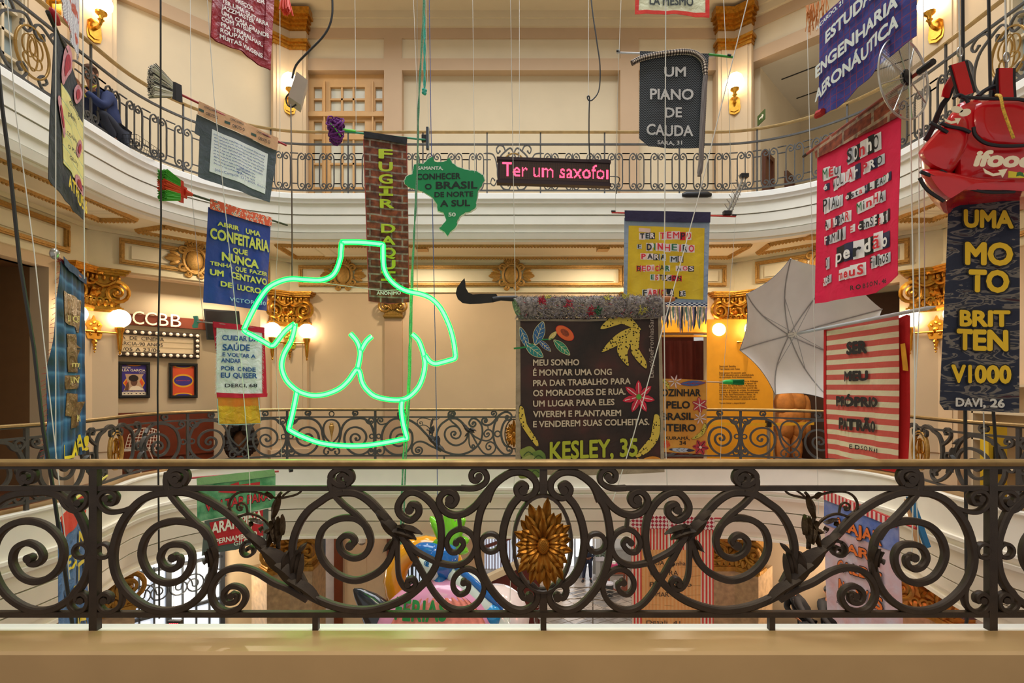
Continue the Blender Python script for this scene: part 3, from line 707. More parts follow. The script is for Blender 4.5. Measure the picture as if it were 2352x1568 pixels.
# ---- the near railing
NC = PATH1.L / 2
def near(u, z, d):
    x, y, nx, ny = PATH1(NC + u); return (x + nx * d * -1, y + ny * d * -1, Z1 + z)      # d > 0 towards the void
x, y, nx, ny = PATH1(NC)
rail_near = thing('balustrade', 'dark wrought-iron scroll balustrade with bronze handrail and gilded sunflower, closest to the camera', 'railing', (x, y, Z1))
UX = 5.2
m = MB(); us = [(-UX + .25 * i) for i in range(int(2 * UX / .25) + 1)]
pth = [PATH1(NC + u) for u in us]
m.sweep([(-.035, Z1 + ZT - .022), (-.038, Z1 + ZT - .008), (-.028, Z1 + ZT + .002), (.028, Z1 + ZT + .002), (.038, Z1 + ZT - .008), (.035, Z1 + ZT - .022), (.028, Z1 + ZT - .032), (-.028, Z1 + ZT - .032)], pth)
m.build('handrail', M_rail, rail_near)
m = MB(); rod(m, -UX, UX, ZT - .05, ZT - .034, .022, near); m.build('top_bar', M_iron, rail_near)
m = MB(); ue = (1075 - 1249) / 400
rod(m, -UX, ue, ZM0, ZM1, .016, near); rod(m, -ue, UX, ZM0, ZM1, .016, near); m.build('middle_bar', M_iron, rail_near)
m = MB(); rod(m, -UX, UX, ZB0, ZB1, .018, near); m.build('bottom_bar', M_iron, rail_near)
for px in (215 + 6, 2283 - 6):
    m = MB(); u = (px - 1250) / 400; rod(m, u - .023, u + .023, -.005, ZT - .05, .02, near); m.build('post', M_iron, rail_near)
for px in (727, 1249, 1772):
    m = MB(); u = (px - 1249) / 400; rod(m, u - .016, u + .016, -.005, ZB0 + .01, .016, near)
    m.build('foot_post', M_iron, rail_near)
m = MB(); rod(m, -.022, .022, .78, ZT - .05, .014, near); rod(m, -.022, .022, ZB1, .24, .014, near); m.build('centre_post', M_iron, rail_near)
panel_scrolls(A_HALF, A_RING, (-1, 1), lambda u, z, d: near(-u, z, d), .020, True, rail_near, M_iron)
bc = lambda s: (lambda u, z, d: near(s * (2.585 + .815) + u, z, d))
for s in (-1, 1):
    f = (lambda u, z, d, s=s: near(s * 3.40 + (u if s < 0 else -u), z, d))
    panel_scrolls(B_HALF, B_RING, (1,), f, .020, True, rail_near, M_iron, x0=-111)
# forged acanthus leaves on the near panel
def acanthus(Mf, items, parent, nm='acanthus_leaf', mt=None):
    for grp in items:
        m = MB()
        for (a, b, wd) in grp: leaf(m, RP([a])[0], RP([b])[0], wd / 400, Mf)
        m.build(nm, mt or M_iron, parent)
M_bron = mat('dark bronze leaf', '#3d2e1c', .36, metal=.55, var=.3, scale=20, bump=.4, bscale=50)
LV = [[((610,1255),(668,1330),24), ((640,1290),(700,1362),22), ((668,1325),(740,1385),16), ((655,1300),(668,1262),12), ((676,1310),(690,1258),12), ((690,1330),(697,1270),10)],
      [((575,1222),(625,1278),14), ((618,1262),(600,1238),8)],
      [((880,1190),(918,1240),16), ((868,1170),(906,1222),13), ((905,1215),(958,1238),12), ((915,1205),(972,1226),9), ((925,1200),(938,1232),9), ((905,1235),(880,1268),7)],
      [((488,1255),(489,1310),12), ((480,1262),(484,1300),9), ((496,1250),(497,1290),8), ((482,1290),(470,1282),6)],
      [((685,1310),(690,1262),9), ((688,1268),(706,1246),6)]]
SPRAY = [[((622,1250),(632,1205),9), ((640,1245),(622,1195),11), ((646,1240),(640,1185),12), ((655,1225),(650,1180),9), ((610,1215),(598,1210),8), ((628,1215),(606,1222),7)],
         [((634,1185),(645,1135),10)], [((585,1205),(577,1196),6)], [((612,1198),(574,1190),6)], [((634,1142),(612,1130),7)], [((650,1215),(652,1192),8)]]
STEM = [([(640,1260),(638,1220),(628,1190),(632,1160),(640,1140),(648,1130)],5,3,0), ([(640,1145),(655,1142),(680,1136),(692,1128),(688,1122),(672,1124),(656,1134),(648,1142)],2.6,2.2,0),
        ([(625,1215),(610,1195),(590,1183),(570,1180),(545,1186),(531,1172),(528,1155),(538,1138),(558,1129),(590,1130),(625,1140),(640,1145)],3,2.4,0),
        ([(570,1180),(566,1160),(556,1154),(546,1160),(548,1170),(556,1171),(555,1165)],2.4,2,4)]
for s in (-1, 1):
    f = lambda u, z, d, s=s: near(u * s, z, d)
    acanthus(f, LV, rail_near)
    if s == 1: f = lambda u, z, d: near(u + .015, z, d) if False else near(u, z, d)
    for grp in (SPRAY,): acanthus(lambda u, z, d, s=s: near(u * s, z, d - .0), SPRAY, rail_near, 'leaf_spray', M_bron)
    m = MB()
    for (P, h0, h1, b) in STEM: bar(m, [(p.x, p.y) for p in crom([(x, z, 0) for x, z in RP(P)], 5)], h0 / 400, h1 / 400, .006, lambda u, z, d, s=s: near(u * s, z, d), b / 400)
    m.build('tendril', M_bron, rail_near)
    m = MB(); p = RP([(930,1252), (975,1322)]); a, b = Vector(near(p[0][0] * s, p[0][1], 0)), Vector(near(p[1][0] * s, p[1][1], 0))
    L = (b - a).length; m.lathe(a, b - a, [(0, .008), (L * .45, .017), (L * .5, .010), (L * .55, .022), (L * .62, .022), (L * .66, .01), (L * .7, .018), (L, .008)], 12); m.build('baluster', M_iron, rail_near)
    m = MB(); p = RP([(1062, 1302)])[0]; m.ball(near(p[0] * s, p[1], 0), .014, 10); m.build('bead', M_iron, rail_near)
    m = MB(); p = RP([(594, 1262)])[0]                # rolled leaf end
    P = [(x_, z_) for x_, z_ in spiral((p[0] - .05, p[1] + .0), .05, 1.3, PI * .6, 1, 20)]
    bar(m, P, .008, .006, .028, lambda u, z, d, s=s: near(u * s, z, d)); bar(m, [(P[0][0], P[0][1]), (p[0] - .02, p[1] + .055), (p[0] + .05, p[1] + .01)], .008, .014, .02, lambda u, z, d, s=s: near(u * s, z, d)); m.build('rolled_leaf', M_iron, rail_near)
sunflower(near, rail_near, ((1247 - 1249) / 400, (1445 - 1247) / 400), 66 / 400, 110 / 400, M_leafgold)
near_fix = None

# ---- the same railing round the far side of the balcony
def far(u, z, d):
    x, y, nx, ny = PATH1(u); return (x + nx * d, y + ny * d, Z1 + z)
x, y, nx, ny = PATH1(0)
rail_far = thing('balustrade', 'grey iron scroll balustrade across the void, passing behind the neon torso', 'railing', (x, y, Z1))
UE = 12.6
pth = [PATH1(-UE + 2 * UE * i / 120) for i in range(121)]
m = MB(); m.sweep([(-.035, Z1 + ZT - .03), (-.038, Z1 + ZT - .008), (-.028, Z1 + ZT + .002), (.028, Z1 + ZT + .002), (.038, Z1 + ZT - .008), (.035, Z1 + ZT - .03)], pth); m.build('handrail', M_rail, rail_far)
for nm, a, b, dp in (('top_bar', ZT - .05, ZT - .034, .02), ('middle_bar', ZM0, ZM1, .014), ('bottom_bar', ZB0, ZB1, .016)):
    m = MB(); rod(m, -UE, UE, a, b, dp, far, .2); m.build(nm, M_iron2, rail_far)
SC = {'A': 2.585, 'B': .815, 'C': 1.525}
for s in (-1, 1):
    for u in (2.585, 4.215, 5.845, 8.895, 10.525, 12.155):
        m = MB(); rod(m, s * u - .02, s * u + .02, -.005, ZT - .05, .018, far); m.build('post', M_iron2, rail_far)
    for u in (1.3,):
        m = MB(); rod(m, s * u - .014, s * u + .014, -.005, ZB0 + .01, .014, far); m.build('foot_post', M_iron2, rail_far)
    for u0 in (3.4, 5.03, 9.71, 11.34):
        panel_scrolls(B_HALF, B_RING, (1, -1), lambda u, z, d, u0=u0: far(s * u0 + u, z, d), .018, False, rail_far, M_iron2, sub=4, n=4, x0=-111, hs=.9)
    panel_scrolls(C_HALF, C_RING, (1, -1), lambda u, z, d: far(s * 7.37 + u, z, d), .018, False, rail_far, M_iron2, sub=4, n=4, x0=0, hs=.95)
    m = MB(); c = (s * 7.37, (1445 - 1250) / 400)
    hoop(m, c, .2, .27, .013, .018, far); hoop(m, c, .17, .235, .006, .022, far); m.build('oval_frame', M_gilt, rail_far)
    m = MB()
    for (dx, dz, rx, rz) in ((-.05, .05, .07, .1), (.05, .05, .07, .1), (0, -.08, .11, .07), (0, 0, .05, .17)): hoop(m, (c[0] + dx, c[1] + dz), rx, rz, .005, .008, far, 24, 4)
    m.build('monogram', M_gold, rail_far)
    f = lambda u, z, d: far(s * 7.37 + u, z, d)
    for q in (-1, 1):
        m = MB()
        for (a, b, w_) in (((300,1200),(260,1280),22), ((300,1180),(330,1150),14), ((290,1240),(330,1290),14), ((280,1290),(240,1340),18), ((262,1270),(285,1330),10)):
            leaf(m, (q * a[0] / 400, (1445 - a[1]) / 400), (q * b[0] / 400, (1445 - b[1]) / 400), w_ / 400, f)
        m.build('acanthus_leaf', M_iron2, rail_far)
panel_scrolls(A_HALF, A_RING, (-1, 1), far, .018, False, rail_far, M_iron2, sub=4, n=4, hs=.9)
for s in (-1, 1):
    acanthus(lambda u, z, d: far(s * u, z, d), [LV[0], LV[2], SPRAY[0], SPRAY[1]], rail_far, 'acanthus_leaf', M_iron2)
    m = MB()
    for (P, h0, h1, b) in STEM: bar(m, [(p.x, p.y) for p in crom([(x, z, 0) for x, z in RP(P)], 4)], h0 / 400 * 1.2, h1 / 400 * 1.2, .006, lambda u, z, d: far(u * s, z, d), b / 400, 4)
    m.build('tendril', M_iron2, rail_far)
    m = MB(); c = (s * 3.4, (1445 - 1230) / 400)
    m.lathe(far(c[0], c[1] - .15, 0), (0, 0, 1), [(0, .005), (.08, .015), (.15, .03), (.22, .045), (.26, .05), (.28, .03), (.30, .035), (.32, .01)], 12); m.build('vase', M_gilt, rail_far)
    m = MB(); hoop(m, (s * 3.4, (1445 - 1097) / 400), .045, .045, .009, .012, far, 24); m.build('ring', M_iron2, rail_far)
sunflower(far, rail_far, (0, (1445 - 1247) / 400), 66 / 400, 110 / 400, M_leafgold, False)

# ---- upper railing: rounded uprights with curled ends, extra brass handrail
def up(u, z, d):
    x, y, nx, ny = PATH2(u); return (x + nx * (d + .03), y + ny * (d + .03), Z2 + z)
x, y, nx, ny = PATH2(0)
rail_up = thing('balustrade', 'dark iron railing of curled uprights under a long brass handrail on the storey above', 'railing', (x, y, Z2))
UU = 13.6; pth = off([PATH2(-UU + 2 * UU * i / 130) for i in range(131)], .03)
m = MB(); zt_ = Z2 + 1.22; m.sweep([(-.03, zt_ - .035), (-.035, zt_ - .015), (-.022, zt_), (.022, zt_), (.035, zt_ - .015), (.03, zt_ - .035)], pth); m.build('handrail', M_rail, rail_up)
for nm, a, b, dp in (('top_bar', .955, .985, .018), ('bottom_bar', .095, .12, .014)):
    m = MB(); rod(m, -UU, UU, a, b, dp, up, .2); m.build(nm, M_iron2, rail_up)
def slot(m, u0):
    for s in (-1, 1):
        for zz, sg in ((.80, 1), (.12, -1)):
            top_ = zz
            c = (s * .06, zz - sg * .075)
            P = [(s * .135, .46), (s * .135, zz - sg * .12), (s * .115, zz - sg * .035), (s * .065, zz - sg * .0), (s * .018, zz - sg * .05), (s * .03, zz - sg * .105), (s * .075, zz - sg * .11), (s * .088, zz - sg * .072), (s * .062, zz - sg * .06)]
            bar(m, [(u0 + p.x, p.y) for p in crom([(x, z, 0) for x, z in P], 4)], .0095, .008, .012, up, .014, 4)
    rod(m, u0 - .008, u0 + .008, .12, .80, .008, up)
units = []
def skip(u): return abs(u) < .55 or 7.55 < abs(u) < 9.25
k = 0
while .70 + .4 * k < UU:
    for s in (-1, 1): units.append(s * (.70 + .4 * k))
    k += 1
units = sorted([u for u in units if not skip(u)], key=abs)
for u in units:
    m = MB(); slot(m, u)
    for s in (-1, 1):
        for za in (.80, .685, .235): rod(m, u + s * .135, u + s * .272, za - .008, za + .008, .008, up)
    m.build('upright', M_iron2, rail_up)
for s in (-1, 1):
    for u in (.5, 1.7, 3.1, 4.5, 5.9, 7.5, 9.3, 10.9, 12.5):
        m = MB(); rod(m, s * u - .012, s * u + .012, -.005, 1.19, .012, up); m.build('post', M_iron2, rail_up)
M_bz = mat('bronze gilding', '#96743a', .4, metal=.5, var=.2)
def medallion(u0, big):
    m = MB(); g = lambda u, z, d: up(u0 + u, z, d)
    w_ = .8 if big else .52
    for s in (-1, 1):
        for P, a, b in (([(.12,.12),(.3,.14),(.44,.3),(.47,.5),(.40,.72),(.24,.84),(.1,.9),(.02,.82),(.06,.72),(.15,.74),(.14,.8)], .013, .02),
                        ([(.47,.5),(.52,.68),(.60,.78),(.7,.8),(.82,.80)], .011, 0), ([(.14,.12),(.08,.22),(.14,.3),(.2,.25),(.16,.2)], .011, .016),
                        ([(.24,.84),(.3,.93),(.42,.95),(.5,.88),(.46,.8),(.4,.84)], .011, .016), ([(.48,.3),(.56,.2),(.66,.24),(.62,.34),(.55,.3)], .009, .014)):
            k_ = 1 if big else .62
            bar(m, [(s * p.x * (w_ / .8), p.y) for p in crom([(x, z, 0) for x, z in P], 5)], a, a * .85, .014, g, b, 4)
    m.build('scroll_medallion', M_iron2, rail_up)
    m = MB(); hoop(m, (u0, .5), .23, .3, .013, .016, up); m.build('oval_frame', M_bz, rail_up)
    m = MB()
    for (dx, dz, rx, rz) in ((-.05, .06, .09, .13), (.05, .06, .09, .13), (0, -.1, .13, .09), (0, 0, .07, .22)): hoop(m, (u0 + dx, .5 + dz), rx, rz, .006, .008, up, 24, 4)
    m.build('monogram', M_bz, rail_up)
medallion(0, False); medallion(8.4, True); medallion(-8.4, True)
# ---------------------------------------------------------------- lettering
GC = {}
def glyphs(txt, bold=.0, shear=0.):
    key = (txt, bold, shear)
    if key in GC: return GC[key]
    c = bpy.data.curves.new('t', 'FONT'); c.body = txt; c.offset = bold; c.resolution_u = 3; c.shear = shear
    c.space_character = 1 + bold * 1.2
    o = bpy.data.objects.new('t', c); col.objects.link(o)
    dg = bpy.context.evaluated_depsgraph_get(); me = bpy.data.meshes.new_from_object(o.evaluated_get(dg))
    v = [(p.co.x, p.co.y) for p in me.vertices]; f = [tuple(p.vertices) for p in me.polygons]
    bpy.data.objects.remove(o); bpy.data.curves.remove(c); bpy.data.meshes.remove(me)
    GC[key] = (v, f); return GC[key]
CAP = {}
def capheight(bold):
    if bold not in CAP: v, f = glyphs('H', bold); ys = [p[1] for p in v]; CAP[bold] = (min(ys), max(ys))
    return CAP[bold]
def put_text(mb, txt, fn, mi=0, bold=.03, shear=0.):
    # fn(u, v): u runs 0..1 along the word, v is 0 on the baseline and 1 at cap height
    v, f = glyphs(txt, 0., shear)
    if not v: return
    e = bold * .55; x0, x1 = min(p[0] for p in v) - e, max(p[0] for p in v) + e; y0, y1 = capheight(0.); y0 -= e; y1 += e
    for k, (dx, dy) in enumerate([(0, 0)] if e < .003 else [(0, 0), (e, 0), (-e, 0), (0, e), (0, -e), (e * .7, e * .7), (-e * .7, e * .7), (e * .7, -e * .7), (-e * .7, -e * .7)]):
        P = [Vector(fn((x + dx - x0) / max(1e-6, x1 - x0), (y + dy - y0) / (y1 - y0))) for x, y in v]; q = (Vector((0, 0, EYE)) - P[0]).normalized() * .00012 * k
        mb.add([p + q for p in P], f, mi)
def wall_text(mb, W_, txt, u0, u1, z, cap, d, mi=0, bold=.02):
    put_text(mb, txt, lambda a, b: W_(u0 + (u1 - u0) * a, d, z + cap * b), mi, bold)

# ---------------------------------------------------------------- sconces
def sconce(o, n_, arms, lb, group, fw=0.0):
    o = Vector(o); n_ = Vector((n_[0], n_[1], 0)).normalized(); t = Vector((n_.y, -n_.x, 0)); t = t if t.x > 0 else -t; up_ = Vector((0, 0, 1))
    g = lambda x, d, z: o + t * x + n_ * (d + fw) + up_ * z
    rt = thing('wall_sconce', lb, 'wall lamp', g(0, 0, 0), group)
    m = MB()
    if arms == 2:
        P = [(-.10, -.14), (.10, -.14), (.13, -.05), (.10, .03), (.13, .10), (.08, .17), (.03, .19), (.0, .26), (-.03, .19), (-.08, .17), (-.13, .10), (-.10, .03), (-.13, -.05)]
        m.poly([g(x, .0, z) for x, z in P], n_ * .035)
        for (x, z, r) in ((0, .02, .05), (-.06, -.06, .03), (.06, -.06, .03), (-.06, .1, .03), (.06, .1, .03), (0, .14, .03), (0, -.19, .05), (0, -.25, .035), (0, -.31, .03), (0, -.36, .018)): m.ball(g(x, .04, z), (r, r * .6, r), 8)
        m.build('back_plate', M_brass, rt)
        for s in (-1, 1):
            m = MB(); m.tube([g(s * .03, .06, -.02), g(s * .12, .10, -.02), g(s * .24, .13, -.02), g(s * .34, .15, -.02)], [.022, .017, .017, .022], 8)
            m.lathe(g(s * .34, .15, -.40), up_, [(0, .004), (.03, .022), (.06, .014), (.1, .03), (.3, .045), (.38, .05), (.44, .075), (.48, .078), (.50, .05)], 12); ar = m.build('arm', M_brass, rt)
            m = MB(); m.ball(g(s * .34, .15, .24), (.165, .165, .155), 20); m.build('globe', M_globe, ar)
    else:
        P = [(-.10, -.17), (0, -.21), (.10, -.17), (.12, -.08), (.10, .12), (.05, .17), (-.05, .17), (-.10, .12), (-.12, -.08)]
        m.poly([g(x, 0, z) for x, z in P], n_ * .04); m.poly([g(x * .75, .04, z * .75) for x, z in P], n_ * .02); m.build('back_plate', M_brass, rt)
        m = MB(); m.tube([g(0, .05, .02), g(0, .14, .02), g(0, .2, .06), g(0, .22, .12)], [.03, .025, .025, .03], 8)
        m.lathe(g(0, .22, .08), up_, [(0, .02), (.04, .05), (.06, .03), (.1, .035), (.14, .085), (.17, .09)], 12); ar = m.build('arm', M_brass, rt)
        m = MB(); m.lathe(g(0, .22, .24), up_, [(0, .07), (.04, .12), (.1, .16), (.17, .17), (.25, .145), (.31, .09), (.34, .02)], 18); m.build('globe', M_globe, ar)
def bisn(i):
    Wa, ua, Wb, ub, _ = corners[i]; return (Wa.n[0] + Wb.n[0], Wa.n[1] + Wb.n[1])
for i, lb in enumerate(('twin-globe brass sconce behind the neon torso, under the blue banner', 'twin-globe brass sconce against the yellow panel, half behind the umbrella', 'twin-globe brass sconce on the pilaster behind the tall plaid banner', 'twin-globe brass sconce between the striped banner and the camouflage banner')):
    Wa, ua, Wb, ub, s_ = corners[i]; C = Wa(ua, 0, 0); b = bisn(i)
    sconce((C[0], C[1], EYE + .93), b, 2, lb, 'twin-globe sconces on the lower storey', .17 if i != 1 else .42)
for i, lb in enumerate(('single-globe brass sconce behind the hanging junction box', 'single-globe brass sconce near the black piano banner', 'single-globe brass sconce above the railing where someone crouches', 'single-globe brass sconce near the spoked fan guard')):
    Wa, ua, Wb, ub, s_ = corners[i]; C = Wa(ua, 0, 0); b = bisn(i)
    sconce((C[0], C[1], EYE + 6.02), b, 1, lb, 'single-globe sconces on the upper storey', .17)
uu = WSL.u(118); sconce(WSL(uu, 0, EYE + 6.02), WSL.n, 1, 'single-globe brass sconce behind the white and red patterned cloth', 'single-globe sconces on the upper storey', .02)

# ---------------------------------------------------------------- recessed signboard corner
D0 = -1.14
pu = lambda px, d=D0: WL.u(px, d)
pz = lambda px, py, d=D0: WL.z(WL.u(px, d), py, d)
M_sign = mat('red-brown signboard', '#7a3317', .5, var=.1)
M_cream = mat('warm cream letter', '#fff0d6', .4, var=0, emit=.45, ecol='#ffdcae')
za, zb = pz(380, 752), pz(380, 728)
rt = thing('sign_board', 'red-brown board carrying four glowing letters CCBB above the bulb-lit marquee', 'sign', WL(pu(380), D0, za))
m = MB(); WL.box(m, pu(488), pu(278), D0, D0 + .12, za, zb); m.build('board', M_sign, rt)
for ch, x0, x1 in (('C', 304, 331), ('C', 333, 360), ('B', 364, 387), ('B', 392, 416)):
    m = MB(); wall_text(m, WL, ch, pu(x0, D0 + .16), pu(x1, D0 + .16), za + .015, (zb - za) * 1.18, D0 + .165, 0, .0)
    wall_text(m, WL, ch, pu(x0, D0 + .13), pu(x1, D0 + .13), za + .005, (zb - za) * 1.22, D0 + .14, 1, .03); m.build('letter', [M_cream, M_sign], rt)
zm0, zm1 = pz(400, 823), pz(400, 764)
rt = thing('marquee', 'cinema marquee lightbox with black letters and a dark bulb-studded frame', 'sign', WL(pu(360), D0, zm0))
ua, ub = pu(454), pu(246)
m = MB(); WL.frame(m, ua, ub, zm0, zm1, .10, D0, D0 + .14); fr = m.build('frame', mat('dark brown frame', '#3a2a1c', .5), rt)
m = MB(); WL.box(m, ua + .1, ub - .1, D0, D0 + .09, zm0 + .1, zm1 - .1); m.build('letter_panel', mat('marquee panel', '#e9d6b4', .35, var=.03), rt)
m = MB(); hh = (zm1 - zm0 - .2) / 3
for j in (1, 2): WL.box(m, ua + .12, ub - .12, D0 + .09, D0 + .1, zm0 + .1 + hh * j - .006, zm0 + .1 + hh * j + .006)
m.build('letter_rail', mat('marquee rail', '#c8b68e', .4), rt)
m = MB(); Mk = mat('black lettering', '#221d18', .6, var=0)
for j, (tx, x0, x1) in enumerate((('A  DE  CINEMA', 276, 374), ('GARCIA-90 ANOS', 261, 371), ('22/05 A 23/06', 261, 365))):
    wall_text(m, WL, tx, pu(x0), pu(x1), zm1 - .1 - hh * (j + .86), hh * .62, D0 + .102, 0, .0)
m.build('lettering', Mk, rt)
Mb = mat('pearl bulb', '#fff2dc', .3, var=0, emit=.12, ecol='#fff0d0')
nb = 13
spots = [(ua + .05 + (ub - ua - .1) * i / (nb - 1), z) for i in range(nb) for z in (zm0 + .05, zm1 - .05)] + [(ua + .05, zm0 + .05 + (zm1 - zm0 - .1) * j / 4) for j in (1, 2, 3)]
for (u_, z) in spots:
    m = MB(); m.ball(WL(u_, D0 + .18, z), .034, 10); m.build('bulb', Mb, fr)
def poster(x0, x1, y0, y1, lb, mats_, draw):
    a, b = pu(x1), pu(x0); xm = (x0 + x1) / 2; z0, z1 = pz(xm, y1), pz(xm, y0)
    rt = thing('framed_poster', lb, 'poster', WL((a + b) / 2, D0, z0))
    m = MB(); WL.frame(m, a, b, z0, z1, .06, D0, D0 + .07); m.build('frame', M_black, rt)
    m = MB(); g = lambda x, y, e=0: WL(b - .06 + (a - b + .12) * x, D0 + .025 + e, z1 - .06 - (z1 - z0 - .12) * y)
    def shape(P, mi, e): m.add([g(x, y, e) for x, y in P], [tuple(range(len(P)))], mi)
    draw(m, g, shape); m.build('print', mats_, rt)
el = lambda cx, cy, rx, ry, n=28: [(cx + rx * math.cos(2 * PI * i / n), cy + ry * math.sin(2 * PI * i / n)) for i in range(n)]
PM = [mat('print_' + n, c, .5, var=.03) for n, c in (('orange', '#e5562a'), ('violet', '#3f2f8f'), ('yellow', '#efae1f'), ('cream', '#efe3cc'), ('sepia', '#6b4634'), ('pale', '#c8a888'), ('deep', '#2a1a16'))]
def d1(m, g, S):
    S([(0, 0), (1, 0), (1, 1), (0, 1)], 1, 0); S(el(.5, -.02, .33, .06), 2, .002); S(el(.5, -.03, .28, .05), 0, .003)
    S([(.05, .6), (.25, .38), (.8, .38), (.95, .6), (.8, .82), (.25, .82)], 2, .002); S([(.1, .6), (.28, .42), (.78, .42), (.9, .6), (.78, .8), (.28, .8)], 0, .003)
    S([(.14, .3), (.9, .3), (.72, .55), (.92, .84), (.08, .84), (.24, .6)], 5, .004)
    S([(.3, .84), (.36, .74), (.5, .68), (.68, .7), (.86, .78), (.9, .84)], 3, .005); S(el(.5, .55, .14, .15), 4, .006); S(el(.48, .44, .2, .11), 6, .007); S([(.12, .84), (.2, .62), (.27, .55), (.3, .7), (.27, .84)], 4, .006)
    S([(0, .9), (1, .9), (1, 1), (0, 1)], 3, .003)
    for tx, x0, x1, y, c, mi in (('MOSTRA', .03, .36, .12, .06, 3), ('LÉA GARCIA', .02, .97, .215, .075, 3), ('90 ANOS', .7, .96, .275, .03, 3), ('22 DE MAIO A 23 DE JUNHO 2024', .06, .94, .885, .03, 3)):
        put_text(m, tx, lambda a, b, x0=x0, x1=x1, y=y, c=c: g(x0 + (x1 - x0) * a, y - c * b, .009), mi, .035)
    for x in (.08, .24, .36, .56, .72, .86): S([(x, .935), (x + .07, .935), (x + .07, .965), (x, .965)], 6, .004)
def d2(m, g, S):
    S([(0, 0), (1, 0), (1, 1), (0, 1)], 0, 0); S(el(.5, -.01, .42, .09), 2, .002); S(el(.5, -.02, .36, .07), 1, .003); S(el(.5, 1.0, .42, .09), 2, .002); S(el(.5, 1.01, .36, .06), 1, .003)
    S(el(.5, .5, .48, .23), 2, .002); S(el(.5, .5, .42, .17), 1, .003)
    put_text(m, 'SUBDESENVOLVIDA', lambda a, b: g(.18 + .64 * a, .515 - .03 * b, .005), 0, .02)
poster(270, 343, 831, 914, 'framed film poster with yellow title and a seated figure in sepia', PM, d1)
poster(387, 452, 834, 914, 'framed orange poster with a violet oval, hung beside the film poster', PM, d2)
m = MB(); WL.box(m, pu(489), pu(225), D0, D0 + .06, Zf1, pz(380, 945)); WL.box(m, pu(489), pu(225), D0, D0 + .09, Zf1, Zf1 + .1); WL.box(m, pu(489), pu(225), D0, D0 + .09, Zf1 + .2, Zf1 + .23)
WL.box(m, pu(489), pu(225), D0, D0 + .08, pz(380, 945) - .03, pz(380, 945)); struct(m, 'trim_wainscot', mat('mahogany wainscot', '#6a2b12', .4, var=.15))
q = WL(1.5, -.72, zf(676) - .1); area('recess_downlight', q, (0, 0, PI / 4), 1.6, .2, 26, (1, .82, .6))
# wire chair
c = at(312, 1075, 9.75); c.z = Zf1
rt = thing('wire_chair', 'white wire-mesh side chair standing in front of the mahogany wainscot', 'chair', c)
m = MB(); Mw = mat('white wire', '#e8dccb', .35, metal=.3, var=0)
def shell(a, b):   # a across -1..1, b 0 seat front .. 1 back top
    if b < .5: y = -.28 + b * .9; z = .45 - b * .1 + .04 * a * a
    else: t = (b - .5) * 2; y = .17 + .14 * t; z = .40 + .42 * t
    return c + Vector((a * (.27 + .05 * math.sin(PI * b)), y - .1 * a * a * (b > .4) * (b - .4), z - (.06 * a * a if b > .9 else 0)))
for i in range(-5, 6): m.tube([shell(i / 5, b / 14) for b in range(15)], .006, 4)
for j in range(0, 15): m.tube([shell(a / 5, j / 14) for a in range(-5, 6)], .006, 4)
m.tube([shell(a / 5, 1) for a in range(-5, 6)], .01, 6); m.build('seat_shell', Mw, rt)
for sx in (-1, 1):
    for sy in (-1, 1):
        m = MB(); m.tube([c + Vector((sx * .17, sy * .12, .4)), c + Vector((sx * .26, sy * .24, 0))], .01, 6); m.build('leg', Mw, rt)
m = MB(); m.ball(c + Vector((0, -.05, .45)), (.21, .2, .025), 14); m.build('seat_pad', mat('grey pad', '#8d8378', .8), rt)
# television on the return wall
p = at(508, 750, 11.1); rt = thing('television', 'black flat screen tilted forward above the saw-handled white banner', 'television', p)
m = MB(); q = [p + Vector(v) for v in ((-.32, -.1, .36), (.26, .25, .36), (.30, .30, -.28), (-.28, -.05, -.28))]; m.poly(q, Vector((-.05, .09, .02))); m.build('casing', M_black, rt)
m = MB(); cq = sum(q, Vector()) / 4; m.poly([cq + (v - cq) * .9 + Vector((.008, -.012, 0)) for v in q], Vector((-.002, .004, 0))); m.build('screen', mat('dark glossy screen', '#26221f', .12, var=0), rt)
# dark cut-out sculpture on a round base
p = at(552, 1060, 10.5); p.z = Zf1
rt = thing('sculpture', 'black lumpy sculpture on a round brown base, under the yellow fabric tail', 'sculpture', p)
m = MB(); R.seed(3)
for i in range(26):
    a = 2 * PI * i / 26; m.ball(p + Vector((math.cos(a) * .24, R.uniform(-.06, .06), .55 + math.sin(a) * .3)), R.uniform(.08, .14), 8)
m.build('body', mat('matte black clay', '#15110f', .6, bump=.5), rt)
m = MB(); m.ball(p + Vector((0, .05, .5)), (.2, .06, .24), 12); m.build('core', mat('brown core', '#6b4427', .6, var=.3), rt)
m = MB(); m.lathe(p, (0, 0, 1), [(0, .42), (.06, .42), (.07, .38), (.2, .12), (.24, .12)], 20); m.build('base', M_sign, rt)

